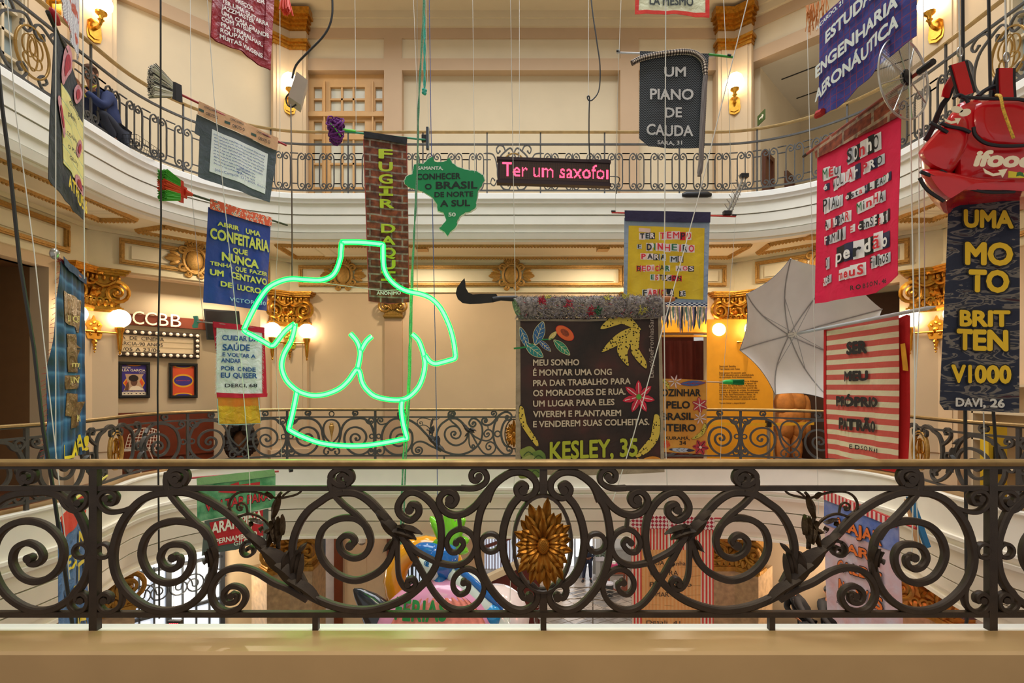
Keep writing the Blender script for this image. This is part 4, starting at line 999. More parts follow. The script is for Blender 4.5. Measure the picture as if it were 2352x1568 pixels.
# ---------------------------------------------------------------- yellow text panel and the exhibit beside it
YP = 10.92; M_yel = mat('amber panel', '#e39a16', .55, var=.05)
a, b = at(1625, 733, YP), at(1776, 1055, YP)
rt = thing('text_panel', 'tall amber exhibition panel with paragraphs of small dark text behind the umbrella', 'sign', (a.x, YP, Zf1))
m = MB(); m.box((a.x, YP, Zf1), (b.x, YP + .04, a.z)); m.build('panel', M_yel, rt)
m = MB(); Mtx = mat('brown print', '#5a3708', .6, var=0)
for tx, x0, x1, y, cp in (('Sensorial Estúdio', 1652, 1690, 843, 4.5), ('Tem Gente com Fome', 1652, 1699, 849, 4.5), ('Este espaço foi pensado pelo', 1652, 1713, 857.5, 4), ('CCBB educativo para a acessibilidade', 1652, 1731, 862.5, 4), ('da exposição Arte Subdesenvolvida.', 1652, 1727, 867.5, 4),
      ('Aqui, os sentidos encontram a obra de Wellington', 1652, 1741, 877, 4), ('para tocar, cheirar, ouvir e aguçar os', 1652, 1737, 882, 4), ('sentidos. Ela fala da fome e da massa de', 1652, 1738, 887, 4), ('trabalhadores, desenvolvidos a partir das', 1652, 1739, 892, 4), ('prensas e pinturas do artista. Ao atravessar', 1652, 1745, 897.5, 4), ('o interior da Colheita, você encontrará uma', 1652, 1741, 902.5, 4), ('réplica da obra Monumento à Fome, de', 1652, 1735, 907.5, 4), ('Anna Maria Maiolino, que aqui pode ser', 1652, 1735, 912.5, 4), ('experimentada também através do toque.', 1652, 1739, 917.5, 4), ('Vamos iniciar a experiência?', 1652, 1712, 927, 4)):
    p0, p1 = at(x0, y, YP), at(x1, y, YP); cc = cp * YP / F
    put_text(m, tx, lambda u_, v_: (p0.x + (p1.x - p0.x) * u_, YP - .004, p0.z + cc * v_), 0, .02)
m.build('lettering', Mtx, rt)
m = MB(); q = at(1565, 745, 11.25)
for (x0, x1, y0, y1, yy) in ((1505, 1628, 735, 757, 11.2), (1505, 1628, 757, 763, 11.15), (1505, 1628, 769, 773, 11.2)):
    a, b = at(x0, y1, yy), at(x1, y0, yy); m.box((a.x, yy, a.z), (b.x, yy + .15, b.z))
m.build('niche_beam', M_yel, None); tag(bpy.data.objects['niche_beam'], 'amber wooden beam across the dark red niche behind the fringe', 'beam')
m = MB()
nx_ = [at(1500 + 130 * i / 40, 0, 12.2).x for i in range(41)]
m.grid(lambda u_, v_: (nx_[0] + (nx_[-1] - nx_[0]) * u_, 12.2 + .05 * math.sin(u_ * 34 + v_), Zf1 + (zf(775) - Zf1) * v_), 60, 4, 0, None, .01, (0, 1, 0))
solo(m, 'curtain', mat('dark red curtain', '#73302a', .8, var=.08), 'dark red curtain hanging in the niche between two banners', 'curtain')
# brown body sculpture
p = at(1815, 1055, 11.0); p.z = Zf1
rt = thing('body_sculpture', 'large orange-brown padded body sculpture behind the yellow barrier tape', 'sculpture', p)
Mbr = mat('padded orange cloth', '#b5702a', .8, var=.25, scale=8, bump=.6, bscale=20)
m = MB()
for (x, y, z, a, b, c_) in ((-.12, 0, 1.25, .22, .2, .28), (.12, 0, 1.28, .2, .2, .26), (0, .02, 1.0, .3, .24, .24), (-.14, 0, .75, .2, .2, .3), (.14, 0, .75, .17, .2, .3), (-.18, -.02, .35, .15, .16, .4), (.1, -.02, .35, .13, .15, .4), (-.2, -.08, .06, .15, .22, .08), (.12, -.08, .06, .14, .2, .08), (.3, -.05, 1.1, .1, .1, .34), (.3, -.08, .75, .08, .08, .2)):
    m.ball(p + Vector((x, y, z)), (a, b, c_), 14)
m.build('padded_body', Mbr, rt)
p = at(1765, 1058, 10.6); p.z = Zf1
rt = thing('barrier_post', 'chrome barrier post holding a yellow printed tape in front of the amber panel', 'barrier', p)
m = MB(); m.lathe(p, (0, 0, 1), [(0, .16), (.03, .16), (.04, .035), (.9, .035), (.95, .04), (.96, .02)], 16); m.build('post', mat('chrome post', '#b9b6b0', .2, metal=.9), rt)
m = MB(); m.box((p.x - .04, p.y - .05, p.z + .80), (p.x + .04, p.y + .05, p.z + .94)); m.build('reel', M_black, rt)
m = MB(); a, b = at(1622, 972, 10.6), at(1870, 962, 10.6); zz = p.z + .87
m.grid(lambda u_, v_: (a.x + (b.x - a.x) * u_, 10.6, zz + .03 - .06 * v_ - .02 * math.sin(PI * u_)), 12, 1, 0, None, .004, (0, 1, 0)); m.build('tape', mat('yellow tape', '#dca21c', .5), rt)
# brown door and a dark sheet, its colour standing for shade in the right bay
m = MB(); WR.box(m, .6, WR.l - .3, -1.14, -1.1, Zf1, zf(690), 0); struct(m, 'wall_right_dark', mat('painted room shade', '#4a2f1c', .8))
uu = WR.u(2096, -1.0); m = MB(); WR.box(m, uu - .45, uu + .45, -1.1, -1.0, Zf1, Zf1 + 2.55); WR.box(m, uu - .36, uu + .36, -1.0, -.97, Zf1 + .15, Zf1 + 1.1); WR.box(m, uu - .36, uu + .36, -1.0, -.97, Zf1 + 1.25, Zf1 + 2.4)
struct(m, 'door_8', mat('dark door', '#3a2014', .4))
m = MB(); WR.box(m, uu + .05, uu + .28, -.97, -.965, Zf1 + 1.35, Zf1 + 1.6); solo(m, 'door_notice', mat('pale notice', '#cfc6b2', .6), 'small pale notice fixed to the dark brown door', 'notice')
# yellow totem and shelves on the right
p = at(2292, 1100, 6.75); p.z = Zf1
rt = thing('yellow_totem', 'tall yellow display stand behind the railing below the camouflage banner', 'display stand', p)
m = MB(); m.box((p.x - .12, p.y, p.z), (p.x + .12, p.y + .12, p.z + 1.15)); m.build('body', mat('yellow stand', '#e0b521', .5), rt)
m = MB(); m.box((p.x - .06, p.y - .04, p.z + .5), (p.x + .02, p.y, p.z + .85)); m.build('dispenser', M_black, rt)
p = at(2372, 1000, 7.4); p.x = WSR(0, 0, 0)[0] - .36; p.z = Zf1
rt = thing('shelf_unit', 'cream open shelf unit standing by the wall behind the camouflage banner', 'shelf', p)
for z in (.02, .42, .82, 1.22, 1.62): m = MB(); m.box((p.x, p.y - 1.2, p.z + z), (p.x + .34, p.y + .6, p.z + z + .03)); m.build('shelf', M_panel, rt)
for y in (-1.2, .57): m = MB(); m.box((p.x, p.y + y, p.z), (p.x + .34, p.y + y + .03, p.z + 1.65)); m.build('side_panel', M_panel, rt)
# exit sign upstairs
p = at(1747, 273, 10.9); m = MB(); m.box((p.x - .02, p.y - .2, p.z - .1), (p.x, p.y + .1, p.z + .1))
rt = thing('exit_sign', 'small green exit sign with a white arrow by the upper corridor', 'sign', p)
m.build('plate', mat('sign green', '#3f5a2c', .5), rt)
m = MB(); m.poly([(p.x - .021, p.y + d, p.z + z) for d, z in ((.02, -.015), (-.1, -.015), (-.1, -.05), (-.17, 0), (-.1, .05), (-.1, .015), (.02, .015))], (-.003, 0, 0)); m.build('arrow', M_white, rt)
# ---------------------------------------------------------------- entrance hall two storeys down
ZH = Z1 - 1.5                                   # underside of the lower balcony
def tiles(nt, uv): return None
mt_ = bpy.data.materials.new('hall floor tile'); mt_.use_nodes = True; nt = mt_.node_tree; b = nt.nodes['Principled BSDF']; b.inputs['Roughness'].default_value = .25
tc = nt.nodes.new('ShaderNodeTexCoord'); mp = N(nt, 'ShaderNodeMapping'); mp.inputs['Rotation'].default_value = (0, 0, PI / 4); nt.links.new(tc.outputs['Object'], mp.inputs[0])
ck = N(nt, 'ShaderNodeTexChecker', Scale=.55); nt.links.new(mp.outputs[0], ck.inputs['Vector']); nz = N(nt, 'ShaderNodeTexNoise', Scale=3, Detail=6); nt.links.new(tc.outputs['Object'], nz.inputs['Vector'])
nt.links.new(mixc(nt, ck.outputs['Fac'], ramp(nt, nz.outputs['Fac'], [(.3, '#6f6660'), (.7, '#968c84')]), ramp(nt, nz.outputs['Fac'], [(.3, '#a08f80'), (.7, '#b9a797')])), b.inputs['Base Color'])
m = MB(); m.box((-14, 1.5, -.2), (14, 30, 0)); struct(m, 'floor', mt_)
M_marb = mat('brown marble', '#b39570', .3, var=.25, scale=9)
M_lilac = mat('pale stone jamb', '#cfc8cd', .5, var=.08)
M_door = mat('cream door panel', '#f0d3ab', .6, var=.03)
M_post = mat('red-brown door post', '#7b3a1a', .45, var=.1)
M_day = mat('daylit pane', '#dfe8f2', .4, var=.25, scale=1.2, emit=.75, ecol='#d3dff0')
M_bar = mat('window bar iron', '#3b3e44', .5, metal=.3)
# marble corner piers with gilded capitals under the balcony
hall_lb = ('marble pier with a gilded acanthus capital behind the green leaf spray', 'marble pier with a gilded acanthus capital beside the red-striped hanging', 'marble pier with a gilded capital below the green hanging banner', 'marble pier with a gilded capital below the blue and white banner')
for i, (Wa, ua, Wb, ub, s_) in enumerate(corners):
    g = fold(Wa, ua, Wb, ub, 0)
    rt = thing('marble_pier', hall_lb[i], 'pillar', g(.01, .3, 0))
    hw = .62; d = .35
    m = MB(); foldbox(m, g, hw, d, .4, ZH - 1.0, 0, -.5); m.build('shaft', M_marb, rt)
    m = MB(); foldbox(m, g, hw + .06, d + .06, 0, .4, 0, -.5); m.build('base', M_marb, rt)
    ornate_capital(g, hw * 1.02, ZH - 1.02, ZH - .08, mat('hall gilding', '#a87a30', .42, metal=.55, var=.35, scale=10), rt, d)
    m = MB()                                          # gilded pendant below the capital
    for (x, z, r) in ((0, -1.15, .1), (-.1, -1.2, .05), (.1, -1.2, .05), (0, -1.32, .08), (-.06, -1.4, .05), (.06, -1.4, .05), (0, -1.48, .06), (0, -1.6, .035)): m.ball(g(x + .012, d + .02, ZH + z), (r, r * .6, r), 8)
    m.build('pendant', mat('hall gilding', '#a87a30'), rt)
# partition of door leaves beyond the piers
YD = 12.9
def slab(mb, x0, x1, z0, z1, y0=YD, y1=YD + .12, mi=0): mb.box((x0, y0, z0), (x1, y1, z1), mi)
X = lambda px, Y=YD: (px - CX) * Y / F
k_ = 0
for (x0, x1) in ((415, 572), (787, 890), (1000, 1112)):
    m = MB(); slab(m, X(x0), X(x1), .0, ZH); n_ = 2
    for a, c_ in ((.05, .48), (.52, .95)):
        xa, xb = X(x0) + (X(x1) - X(x0)) * a, X(x0) + (X(x1) - X(x0)) * c_
        slab(m, xa, xb, ZH - .62, ZH - .60, YD - .012, YD); slab(m, xa, xa + .012, .3, ZH - .6, YD - .012, YD)
    k_ += 1; struct(m, 'wall_hall_%d' % k_, M_door)
for (x0, x1) in ((398, 416), (572, 584), (770, 788), (890, 907), (985, 1000)):
    m = MB(); slab(m, X(x0), X(x1), 0, ZH, YD - .1, YD + .2)
    for q in range(7): m.ball((X(x0) + .06, YD - .1, .4 + q * .7), .018, 6)
    k_ += 1; struct(m, 'trim_hall_%d' % k_, M_post)
for (x0, x1) in ((584, 612), (748, 770), (384, 398)): m = MB(); slab(m, X(x0), X(x1), 0, ZH, YD, YD + .3); k_ += 1; struct(m, 'trim_jamb_%d' % k_, M_lilac)
def barred(nm, x0, x1, z0, z1, Y, nbars, crossz=(), scroll=False):
    m = MB(); m.box((x0, Y + .1, z0), (x1, Y + .14, z1), 1)
    for i in range(nbars + 1): x = x0 + (x1 - x0) * i / nbars; r = .03 if i in (0, nbars, nbars // 2) else .012; m.box((x - r, Y - .02, z0), (x + r, Y + .04, z1))
    for z in crossz: m.box((x0, Y - .02, z - .02), (x1, Y + .04, z + .02))
    if scroll:
        for q in range(3):
            for s in (-1, 1): m.tube([(x0 + (x1 - x0) * (.2 + .3 * q) + a, Y - .02, z1 - .75 + b_) for a, b_ in spiral((0, 0), .26, 2, 0 if s > 0 else PI, s, 30)], .014, 5)
    struct(m, nm, [M_bar, M_day])
barred('window_3', X(735), X(757), .3, ZH - .1, YD + .3, 3, (1.5, 3.4))
barred('window_4', X(907), X(985), .3, ZH - .1, YD + .3, 9, (1.5, 2.9))
# bright shop window behind the diagonal bay on the left, tilted like the wall above it
m = MB(); ua, ub = .9, WL.l - .5
WL.box(m, ua, ub, -1.6, -1.55, .2, ZH - .25, 1)
for i in range(9): u_ = ua + (ub - ua) * i / 8; r = .05 if i % 4 == 0 else .014; WL.box(m, u_ - r, u_ + r, -1.55, -1.47, .2, ZH - .9 if i % 4 else ZH - .25)
for z in (ZH - .3, ZH - .95, ZH - 1.9): WL.box(m, ua, ub, -1.55, -1.47, z - .03, z + .03)
for q in range(3):
    for s in (-1, 1): m.tube([WL(ua + (ub - ua) * (.18 + .32 * q) + a, -1.46, ZH - 1.42 + b_) for a, b_ in spiral((s * .2, 0), .24, 2, 0 if s > 0 else PI, s, 30)], .016, 5)
struct(m, 'window_5', [M_bar, M_day])
m = MB(); WL.box(m, -.2, WL.l + .2, -1.75, -1.65, 0, ZH); struct(m, 'wall_hall_left', M_door)
for W_, nm in ((WSL, 'wall_hall_left_side'), (WSR, 'wall_hall_right_side'), (WR, 'wall_hall_right')):
    m = MB(); W_.box(m, -.3, W_.l + .3, -1.9, -1.7, 0, ZH); struct(m, nm, M_wall)
# lintel across the hall
m = MB(); m.box((-9, YD - .05, ZH - .05), (9, YD + .3, ZH + .5)); struct(m, 'trim_lintel', M_fas)
# stair flight with a white handrail, windows behind it
YS = 17.0; rt = thing('staircase', 'dark red-brown staircase flank with a pale handrail behind the gilded sunflower', 'staircase', (X(1150, YS), YS, 0))
xs = lambda px: X(px, YS); zs = lambda py: EYE + (HY - py) * YS / F
m = MB(); m.poly([(xs(1100), YS, zs(1350)), (xs(1240), YS, zs(1283)), (xs(1240), YS, 0), (xs(1100), YS, 0)], (0, .2, 0)); m.build('stringer', mat('stair panelling', '#57190f', .45, var=.15), rt)
m = MB(); m.poly([(xs(1100), YS - .12, zs(1346)), (xs(1240), YS - .12, zs(1279)), (xs(1240), YS - .12, zs(1264)), (xs(1100), YS - .12, zs(1331))], (0, .3, 0)); m.build('handrail', M_panel, rt)
m = MB(); m.box((xs(1106), YS + 1.6, zs(1345)), (xs(1262), YS + 1.64, ZH + .3), 1)
for i in range(22): x = xs(1106) + (xs(1262) - xs(1106)) * i / 21; r = .05 if i % 7 == 0 else .016; m.box((x - r, YS + 1.5, zs(1345)), (x + r, YS + 1.58, ZH + .3))
m.poly([(xs(1100), YS + 1.45, zs(1296)), (xs(1262), YS + 1.45, zs(1238)), (xs(1262), YS + 1.45, zs(1230)), (xs(1100), YS + 1.45, zs(1288))], (0, .08, 0)); struct(m, 'window_6', [mat('dark red window frame', '#4a1d14', .5), M_day])
m = MB(); m.box((xs(990), YS + 1.8, 0), (xs(1105), YS + 2, ZH + .3)); struct(m, 'wall_hall_far_left', M_wall)
# street door and the grey wall beside it
YE = 22.6; xe = lambda px: X(px, YE); ze = lambda py: EYE + (HY - py) * YE / F
m = MB(); m.box((xe(1372), YE, 0), (xe(1900), YE + .3, 7)); m.box((xe(1366), YE - .25, 0), (xe(1376), YE, 7)); struct(m, 'wall_entrance', mat('pale grey wall', '#c3c1bd', .6, var=.03))
m = MB(); m.box((xe(1240), YE + 1.2, -.1), (xe(1372), YE + 1.3, 6.5)); struct(m, 'window_7', mat('bright street', '#f2f6fb', .5, var=.15, scale=1.5, emit=1.8, ecol='#f2f6fb'))
m = MB(); m.box((xe(1230), YE - .4, 0), (xe(1292), YE + .4, 7)); struct(m, 'wall_entrance_left', M_wall)
rt = thing('entrance_door', 'grey glazed street door standing open behind the man in the dark suit', 'door', (xe(1325), YE - .3, 0))
m = MB()
for a, c_, z0, z1 in ((1316, 1320, 0, 4.2), (1338, 1342, 0, 4.2), (1320, 1338, 0, .9), (1320, 1338, 1.9, 2.0), (1320, 1338, 4.1, 4.2)): m.box((xe(a), YE - .35, z0), (xe(c_), YE - .28, z1))
m.build('frame', mat('grey door', '#8d9299', .5), rt)
m = MB()
for i in range(28): x = xe(1362) + (xe(1446) - xe(1362)) * i / 27; m.box((x - .03, YE - .14, .1), (x + .03, YE - .02, 1.15))
m.box((xe(1361), YE - .16, 1.12), (xe(1447), YE - .01, 1.18)); solo(m, 'radiator', mat('grey radiator', '#9a9792', .5), 'long grey ribbed radiator along the pale wall by the entrance', 'radiator')
p = at(1382, 1282, YE - .3); rt = thing('flower_box', 'small grey flower box fixed to the pale wall beside the suited man', 'planter', p)
m = MB(); m.box((p.x - .25, p.y, p.z - .12), (p.x + .4, p.y + .25, p.z + .05)); m.build('box', M_lilac, rt)
m = MB(); R.seed(5)
for i in range(24): m.ball((p.x + R.uniform(-.22, .38), p.y + R.uniform(.02, .2), p.z + R.uniform(.06, .22)), R.uniform(.03, .06), 6)
m.build('foliage', mat('grey-green leaf', '#5e6a58', .7), rt)
# red side table with things on and under it
YT = 20.4; p = at(1422, 1320, YT); xt = lambda px: X(px, YT)
rt = thing('side_table', 'red-brown two-tier side table against the grey wall, near the striped hanging', 'table', (p.x, YT, 0))
Mtb = mat('red-brown table', '#8a4329', .45, var=.1)
for nm, z in (('top', .92), ('shelf', .16)):
    m = MB(); m.box((xt(1398), YT, z), (xt(1442), YT + .5, z + .05)); m.build(nm, Mtb, rt)
m = MB(); m.box((xt(1399), YT + .02, .82), (xt(1441), YT + .06, .92)); m.build('apron', Mtb, rt)
for x in (1399, 1440):
    for y in (.02, .44): m = MB(); m.box((xt(x) - .03, YT + y, 0), (xt(x) + .03, YT + y + .05, .92)); m.build('leg', Mtb, rt)
m = MB(); m.box((xt(1405), YT + .08, .98), (xt(1420), YT + .35, 1.18)); m.box((xt(1409), YT + .14, 1.18), (xt(1416), YT + .28, 1.26), 1); solo(m, 'tissue_box', [mat('pink box', '#c2406f', .5), M_white], 'pink box with a white tissue on the red-brown side table', 'box')
m = MB(); m.box((xt(1418), YT + .05, .97), (xt(1440), YT + .4, 1.12)); m.box((xt(1422), YT + .1, 1.12), (xt(1436), YT + .35, 1.17)); solo(m, 'printer', M_black, 'black printer at the end of the red-brown side table', 'printer')
p = Vector((xt(1396), YT - .1, 0)); rt = thing('waste_bin', 'dark round waste bin with a pale lid at the foot of the side table', 'bin', p)
m = MB(); m.lathe(p, (0, 0, 1), [(0, .17), (.5, .2)], 14); m.build('body', mat('dark bin', '#333436', .5), rt); m = MB(); m.lathe(p + Vector((0, 0, .5)), (0, 0, 1), [(0, .21), (.05, .2), (.07, .1)], 14); m.build('lid', M_lilac, rt)
m = MB(); R.seed(9)
for i in range(5): m.ball((xt(1422) + R.uniform(-.1, .1), YT + .2 + R.uniform(-.06, .06), .36 + R.uniform(-.08, .08)), (R.uniform(.1, .16), .12, R.uniform(.12, .18)), 8)
solo(m, 'carrier_bag', mat('white bag', '#d9d7d6', .5), 'crumpled white carrier bag on the lower shelf of the side table', 'bag')
# round wire frame standing in the hall
c = Vector((2.6, 15.2, 0)); rt = thing('wire_sculpture', 'large round frame of thin metal wires standing in the hall, beyond the sunflower', 'sculpture', c)
Mst = mat('thin steel rod', '#7d7268', .4, metal=.6)
zc = 1.7; rr = 1.65
for r_, z in ((rr, zc), (rr * .98, zc - .35)): m = MB(); m.tube([c + Vector((math.cos(2 * PI * i / 48) * r_, math.sin(2 * PI * i / 48) * r_, z)) for i in range(49)], .022, 6); m.build('hoop', Mst, rt)
m = MB()
for i in range(14):
    q = -1 + 2 * (i + .5) / 14; h_ = math.sqrt(1 - q * q) * rr
    a_ = .5; v1 = Vector((math.cos(a_), math.sin(a_), 0)); v2 = Vector((-v1.y, v1.x, 0)); m.tube([c + v2 * q * rr - v1 * h_ + Vector((0, 0, zc)), c + v2 * q * rr + v1 * h_ + Vector((0, 0, zc))], .008, 4)
    if i % 2: a_ = 2.2; v1 = Vector((math.cos(a_), math.sin(a_), 0)); v2 = Vector((-v1.y, v1.x, 0)); m.tube([c + v2 * q * rr - v1 * h_ + Vector((0, 0, zc)), c + v2 * q * rr + v1 * h_ + Vector((0, 0, zc))], .008, 4)
m.build('wire_mesh', Mst, rt)
for i in range(6): a_ = i * PI / 3 + .3; m = MB(); m.tube([c + Vector((math.cos(a_) * rr, math.sin(a_) * rr, 0)), c + Vector((math.cos(a_) * rr, math.sin(a_) * rr, zc))], .02, 6); m.build('leg', Mst, rt)
# spotlight under the lintel
p = at(831, 1243, YD - .35); rt = thing('ceiling_spot', 'small white cylindrical spotlight with a chrome lens under the hall ceiling', 'lamp', p)
m = MB(); m.lathe(p + Vector((0, 0, .3)), (0, 0, -1), [(0, .09), (.32, .09)], 14); m.build('housing', M_white, rt); m = MB(); m.ball(p + Vector((0, 0, -.03)), (.09, .09, .06), 12); m.build('lens', mat('chrome post', '#b9b6b0'), rt)
# small red LED panels on the hall stair and wall
def led_small(x0, x1, y0, y1, Y, lb, tilt=0):
    a, b_ = at(x0, y1, Y), at(x1, y0, Y); rt = thing('led_display', lb, 'LED sign', ((a.x + b_.x) / 2, Y, a.z))
    m = MB(); m.box((a.x - .03, Y, a.z - .03), (b_.x + .03, Y + .08, b_.z + .03)); m.build('casing', M_black, rt)
    m = MB(); nx = int((b_.x - a.x) / .03); nz = int((b_.z - a.z) / .03)
    for i in range(nx):
        for j in range(nz): x = a.x + (b_.x - a.x) * (i + .5) / nx; z = a.z + (b_.z - a.z) * (j + .5) / nz; m.add([(x - .01, Y - .004, z - .01), (x + .01, Y - .004, z - .01), (x + .01, Y - .004, z + .01), (x - .01, Y - .004, z + .01)], [(0, 1, 2, 3)])
    m.build('dot_matrix', mat('red LED', '#ff2a3c', .5, var=0, emit=5, ecol='#ff2035'), rt)
led_small(2219, 2252, 1366, 1418, 7.3, 'red LED panel hanging in the void beside the iron post')
led_small(388, 410, 1430, 1450, 9.5, 'small red LED panel low in the hall under the scroll railing')
bulb('led_glow', (6.2, 7.0, 4.9), 40, (1, .22, .18), .15); bulb('hall_lamp_a', (-3, 15.5, 4.6), 260, (1, .86, .66), .3); bulb('hall_lamp_b', (4.5, 16, 4.6), 300, (1, .88, .7), .3); bulb('hall_lamp_c', (-6, 10.6, 4.2), 90, (1, .85, .62), .3); bulb('hall_lamp_d', (6.6, 10.4, 4.2), 90, (1, .8, .6), .3)
bulb('hall_lamp_e', (2, 20.5, 5.5), 300, (.95, .97, 1), .4)
# ---------------------------------------------------------------- hanging banners
class Banner:
    def __init__(s, name, label, cat, xl, xr, YL, YR, ytop, wave=.012, lam=.5, group='hand-made banners hanging in the atrium'):
        a, b = at(xl, 0, YL), at(xr, 0, YR); s.a = Vector((a.x, a.y)); s.b = Vector((b.x, b.y)); s.L = (s.b - s.a).length; s.t = (s.b - s.a) / s.L
        n = Vector((s.t.y, -s.t.x)); mid = (s.a + s.b) / 2
        if n.dot(-mid) < 0: n = -n
        s.n = n; s.wave = wave; s.k = 2 * PI / lam; s.ph = R.uniform(0, 6); s.ztop = EYE + (HY - ytop) * (YL + YR) / 2 / F
        s.root = thing(name, label, cat, (mid.x, mid.y, s.ztop), group); s.name = name; s.keep = False; s.LM = []; s.lm = MB()
    def P(s, px, py):
        k = (px - CX) / F; u = (k * s.a.y - s.a.x) / (s.t.x - k * s.t.y); return u, EYE + (HY - py) * (s.a.y + s.t.y * u) / F
    def disp(s, u, z):
        h = max(0, s.ztop - z); g = min(1, .15 + h * .9)
        return s.wave * g * (math.sin(s.k * u + s.ph + h * .8) + .45 * math.sin(2.3 * s.k * u - h * 2.1 + s.ph * 2))
    def W(s, u, z, d=0):
        q = d + s.disp(u, z); return Vector((s.a.x + s.t.x * u + s.n.x * q, s.a.y + s.t.y * u + s.n.y * q, z))
    def at(s, px, py, d=0): u, z = s.P(px, py); return s.W(u, z, d)
    def sheet(s, name, top, bot, mt, d=0, th=.004, nu=28, nv=24, mb=None, mi=0, label=None, parent=None):
        T = [s.P(*p) for p in top]; B_ = [s.P(*p) for p in bot]
        def on(Q, t):
            t *= len(Q) - 1; i = min(int(t), len(Q) - 2); f = t - i; return Q[i][0] + (Q[i + 1][0] - Q[i][0]) * f, Q[i][1] + (Q[i + 1][1] - Q[i][1]) * f
        def uz(a, b): p, q = on(T, a), on(B_, b if False else a); return p[0] + (q[0] - p[0]) * b, p[1] + (q[1] - p[1]) * b
        own = mb is None; m = mb or MB()
        m.grid(lambda a, b: s.W(*uz(a, b), d), nu, nv, mi, lambda a, b: (uz(a, b)[0] + 10, uz(a, b)[1] + 10), th, (-s.n.x, -s.n.y, 0))
        if own: return m.build(name, mt, parent or s.root, 50, None, label)
    def mats(s, mt):
        if mt not in s.LM: s.LM.append(mt)
        return s.LM.index(mt)
    def patch(s, q, mt, d=.004):
        # quad (tl, tr, br, bl) sewn on the cloth, following its folds
        mi = s.mats(mt); Q = [s.P(*p) for p in q]
        def uz(a, b):
            p = [Q[0][i] + (Q[1][i] - Q[0][i]) * a for i in (0, 1)]; r = [Q[3][i] + (Q[2][i] - Q[3][i]) * a for i in (0, 1)]; return p[0] + (r[0] - p[0]) * b, p[1] + (r[1] - p[1]) * b
        W_ = max(1, int(abs(Q[1][0] - Q[0][0]) / .04)); H_ = max(1, int(abs(Q[0][1] - Q[3][1]) / .06))
        s.lm.grid(lambda a, b: s.W(*uz(a, b), d), min(W_, 20), min(H_, 20), mi, lambda a, b: uz(a, b))
    def shape(s, pts, mt, d=.005, smooth=0, nm=None):
        if nm: s.done()
        mi = s.mats(mt); P = [s.P(*p) for p in pts]
        if smooth: P = [(p.x, p.y) for p in crom([(a, b, 0) for a, b in P], smooth, True)]
        c = (sum(p[0] for p in P) / len(P), sum(p[1] for p in P) / len(P)); n = len(P)
        vs = [s.W(c[0], c[1], d)] + [s.W(a, b, d) for a, b in P]
        s.lm.add(vs, [(0, i + 1, (i + 1) % n + 1) for i in range(n)], mi)
        if nm: s.done(nm)
    def line(s, pts, w, mt, d=.006, smooth=3):
        mi = s.mats(mt); P = [Vector((*s.P(*p), 0)) for p in pts]; P = crom(P, smooth) if smooth and len(P) > 2 else P
        sc_ = s.P(pts[0][0] + 1, pts[0][1]); ww = w * 1.0 * (s.a.y + s.b.y) / 2 / F / 2; vs = []
        for i, p in enumerate(P):
            t = P[min(i + 1, len(P) - 1)] - P[max(0, i - 1)]; t = t.normalized() if t.length > 1e-9 else Vector((1, 0, 0)); n = Vector((-t.y, t.x, 0)) * ww
            for q in (p + n, p - n): vs.append(s.W(q.x, q.y, d))
        s.lm.add(vs, [(2 * i, 2 * i + 1, 2 * i + 3, 2 * i + 2) for i in range(len(P) - 1)], mi)
    def text(s, txt, x0, y0, x1, y1, cap, mt, bold=.03, d=.007, up=None, cap1=None):
        # baseline from (x0, y0) to (x1, y1) in the photograph, capitals `cap` tall
        keep = s.keep; m = s.lm if keep else MB(); mi = s.mats(mt) if keep else 0; d += s.wave * .45; cap1 = cap if cap1 is None else cap1; dx, dy = up or (0, -1)
        A, B_, C, D = s.P(x0, y0), s.P(x1, y1), s.P(x1 + dx * cap1, y1 + dy * cap1), s.P(x0 + dx * cap, y0 + dy * cap)
        def fn(a, b):
            p = [A[i] + (B_[i] - A[i]) * a for i in (0, 1)]; r = [D[i] + (C[i] - D[i]) * a for i in (0, 1)]
            return s.W(p[0] + (r[0] - p[0]) * b, p[1] + (r[1] - p[1]) * b, d)
        put_text(m, txt, fn, mi, bold)
        if not keep: m.build('lettering', mt, s.root, 60)
    def scrawl(s, x0, y0, x1, y1, amp, mt, w=1.1, d=.007):
        n = max(6, int(math.hypot(x1 - x0, y1 - y0) / (amp * .75))); P = []
        for i in range(n + 1):
            t = i / n; P.append((x0 + (x1 - x0) * t + R.uniform(-.4, .4) * amp, y0 + (y1 - y0) * t + (amp * (-.6 if i % 2 else .5) * R.uniform(.4, 1.2))))
        k = 0
        while k < len(P) - 3:
            j = min(len(P), k + R.randint(4, 8)); s.line(P[k:j], w, mt, d, 2); k = j
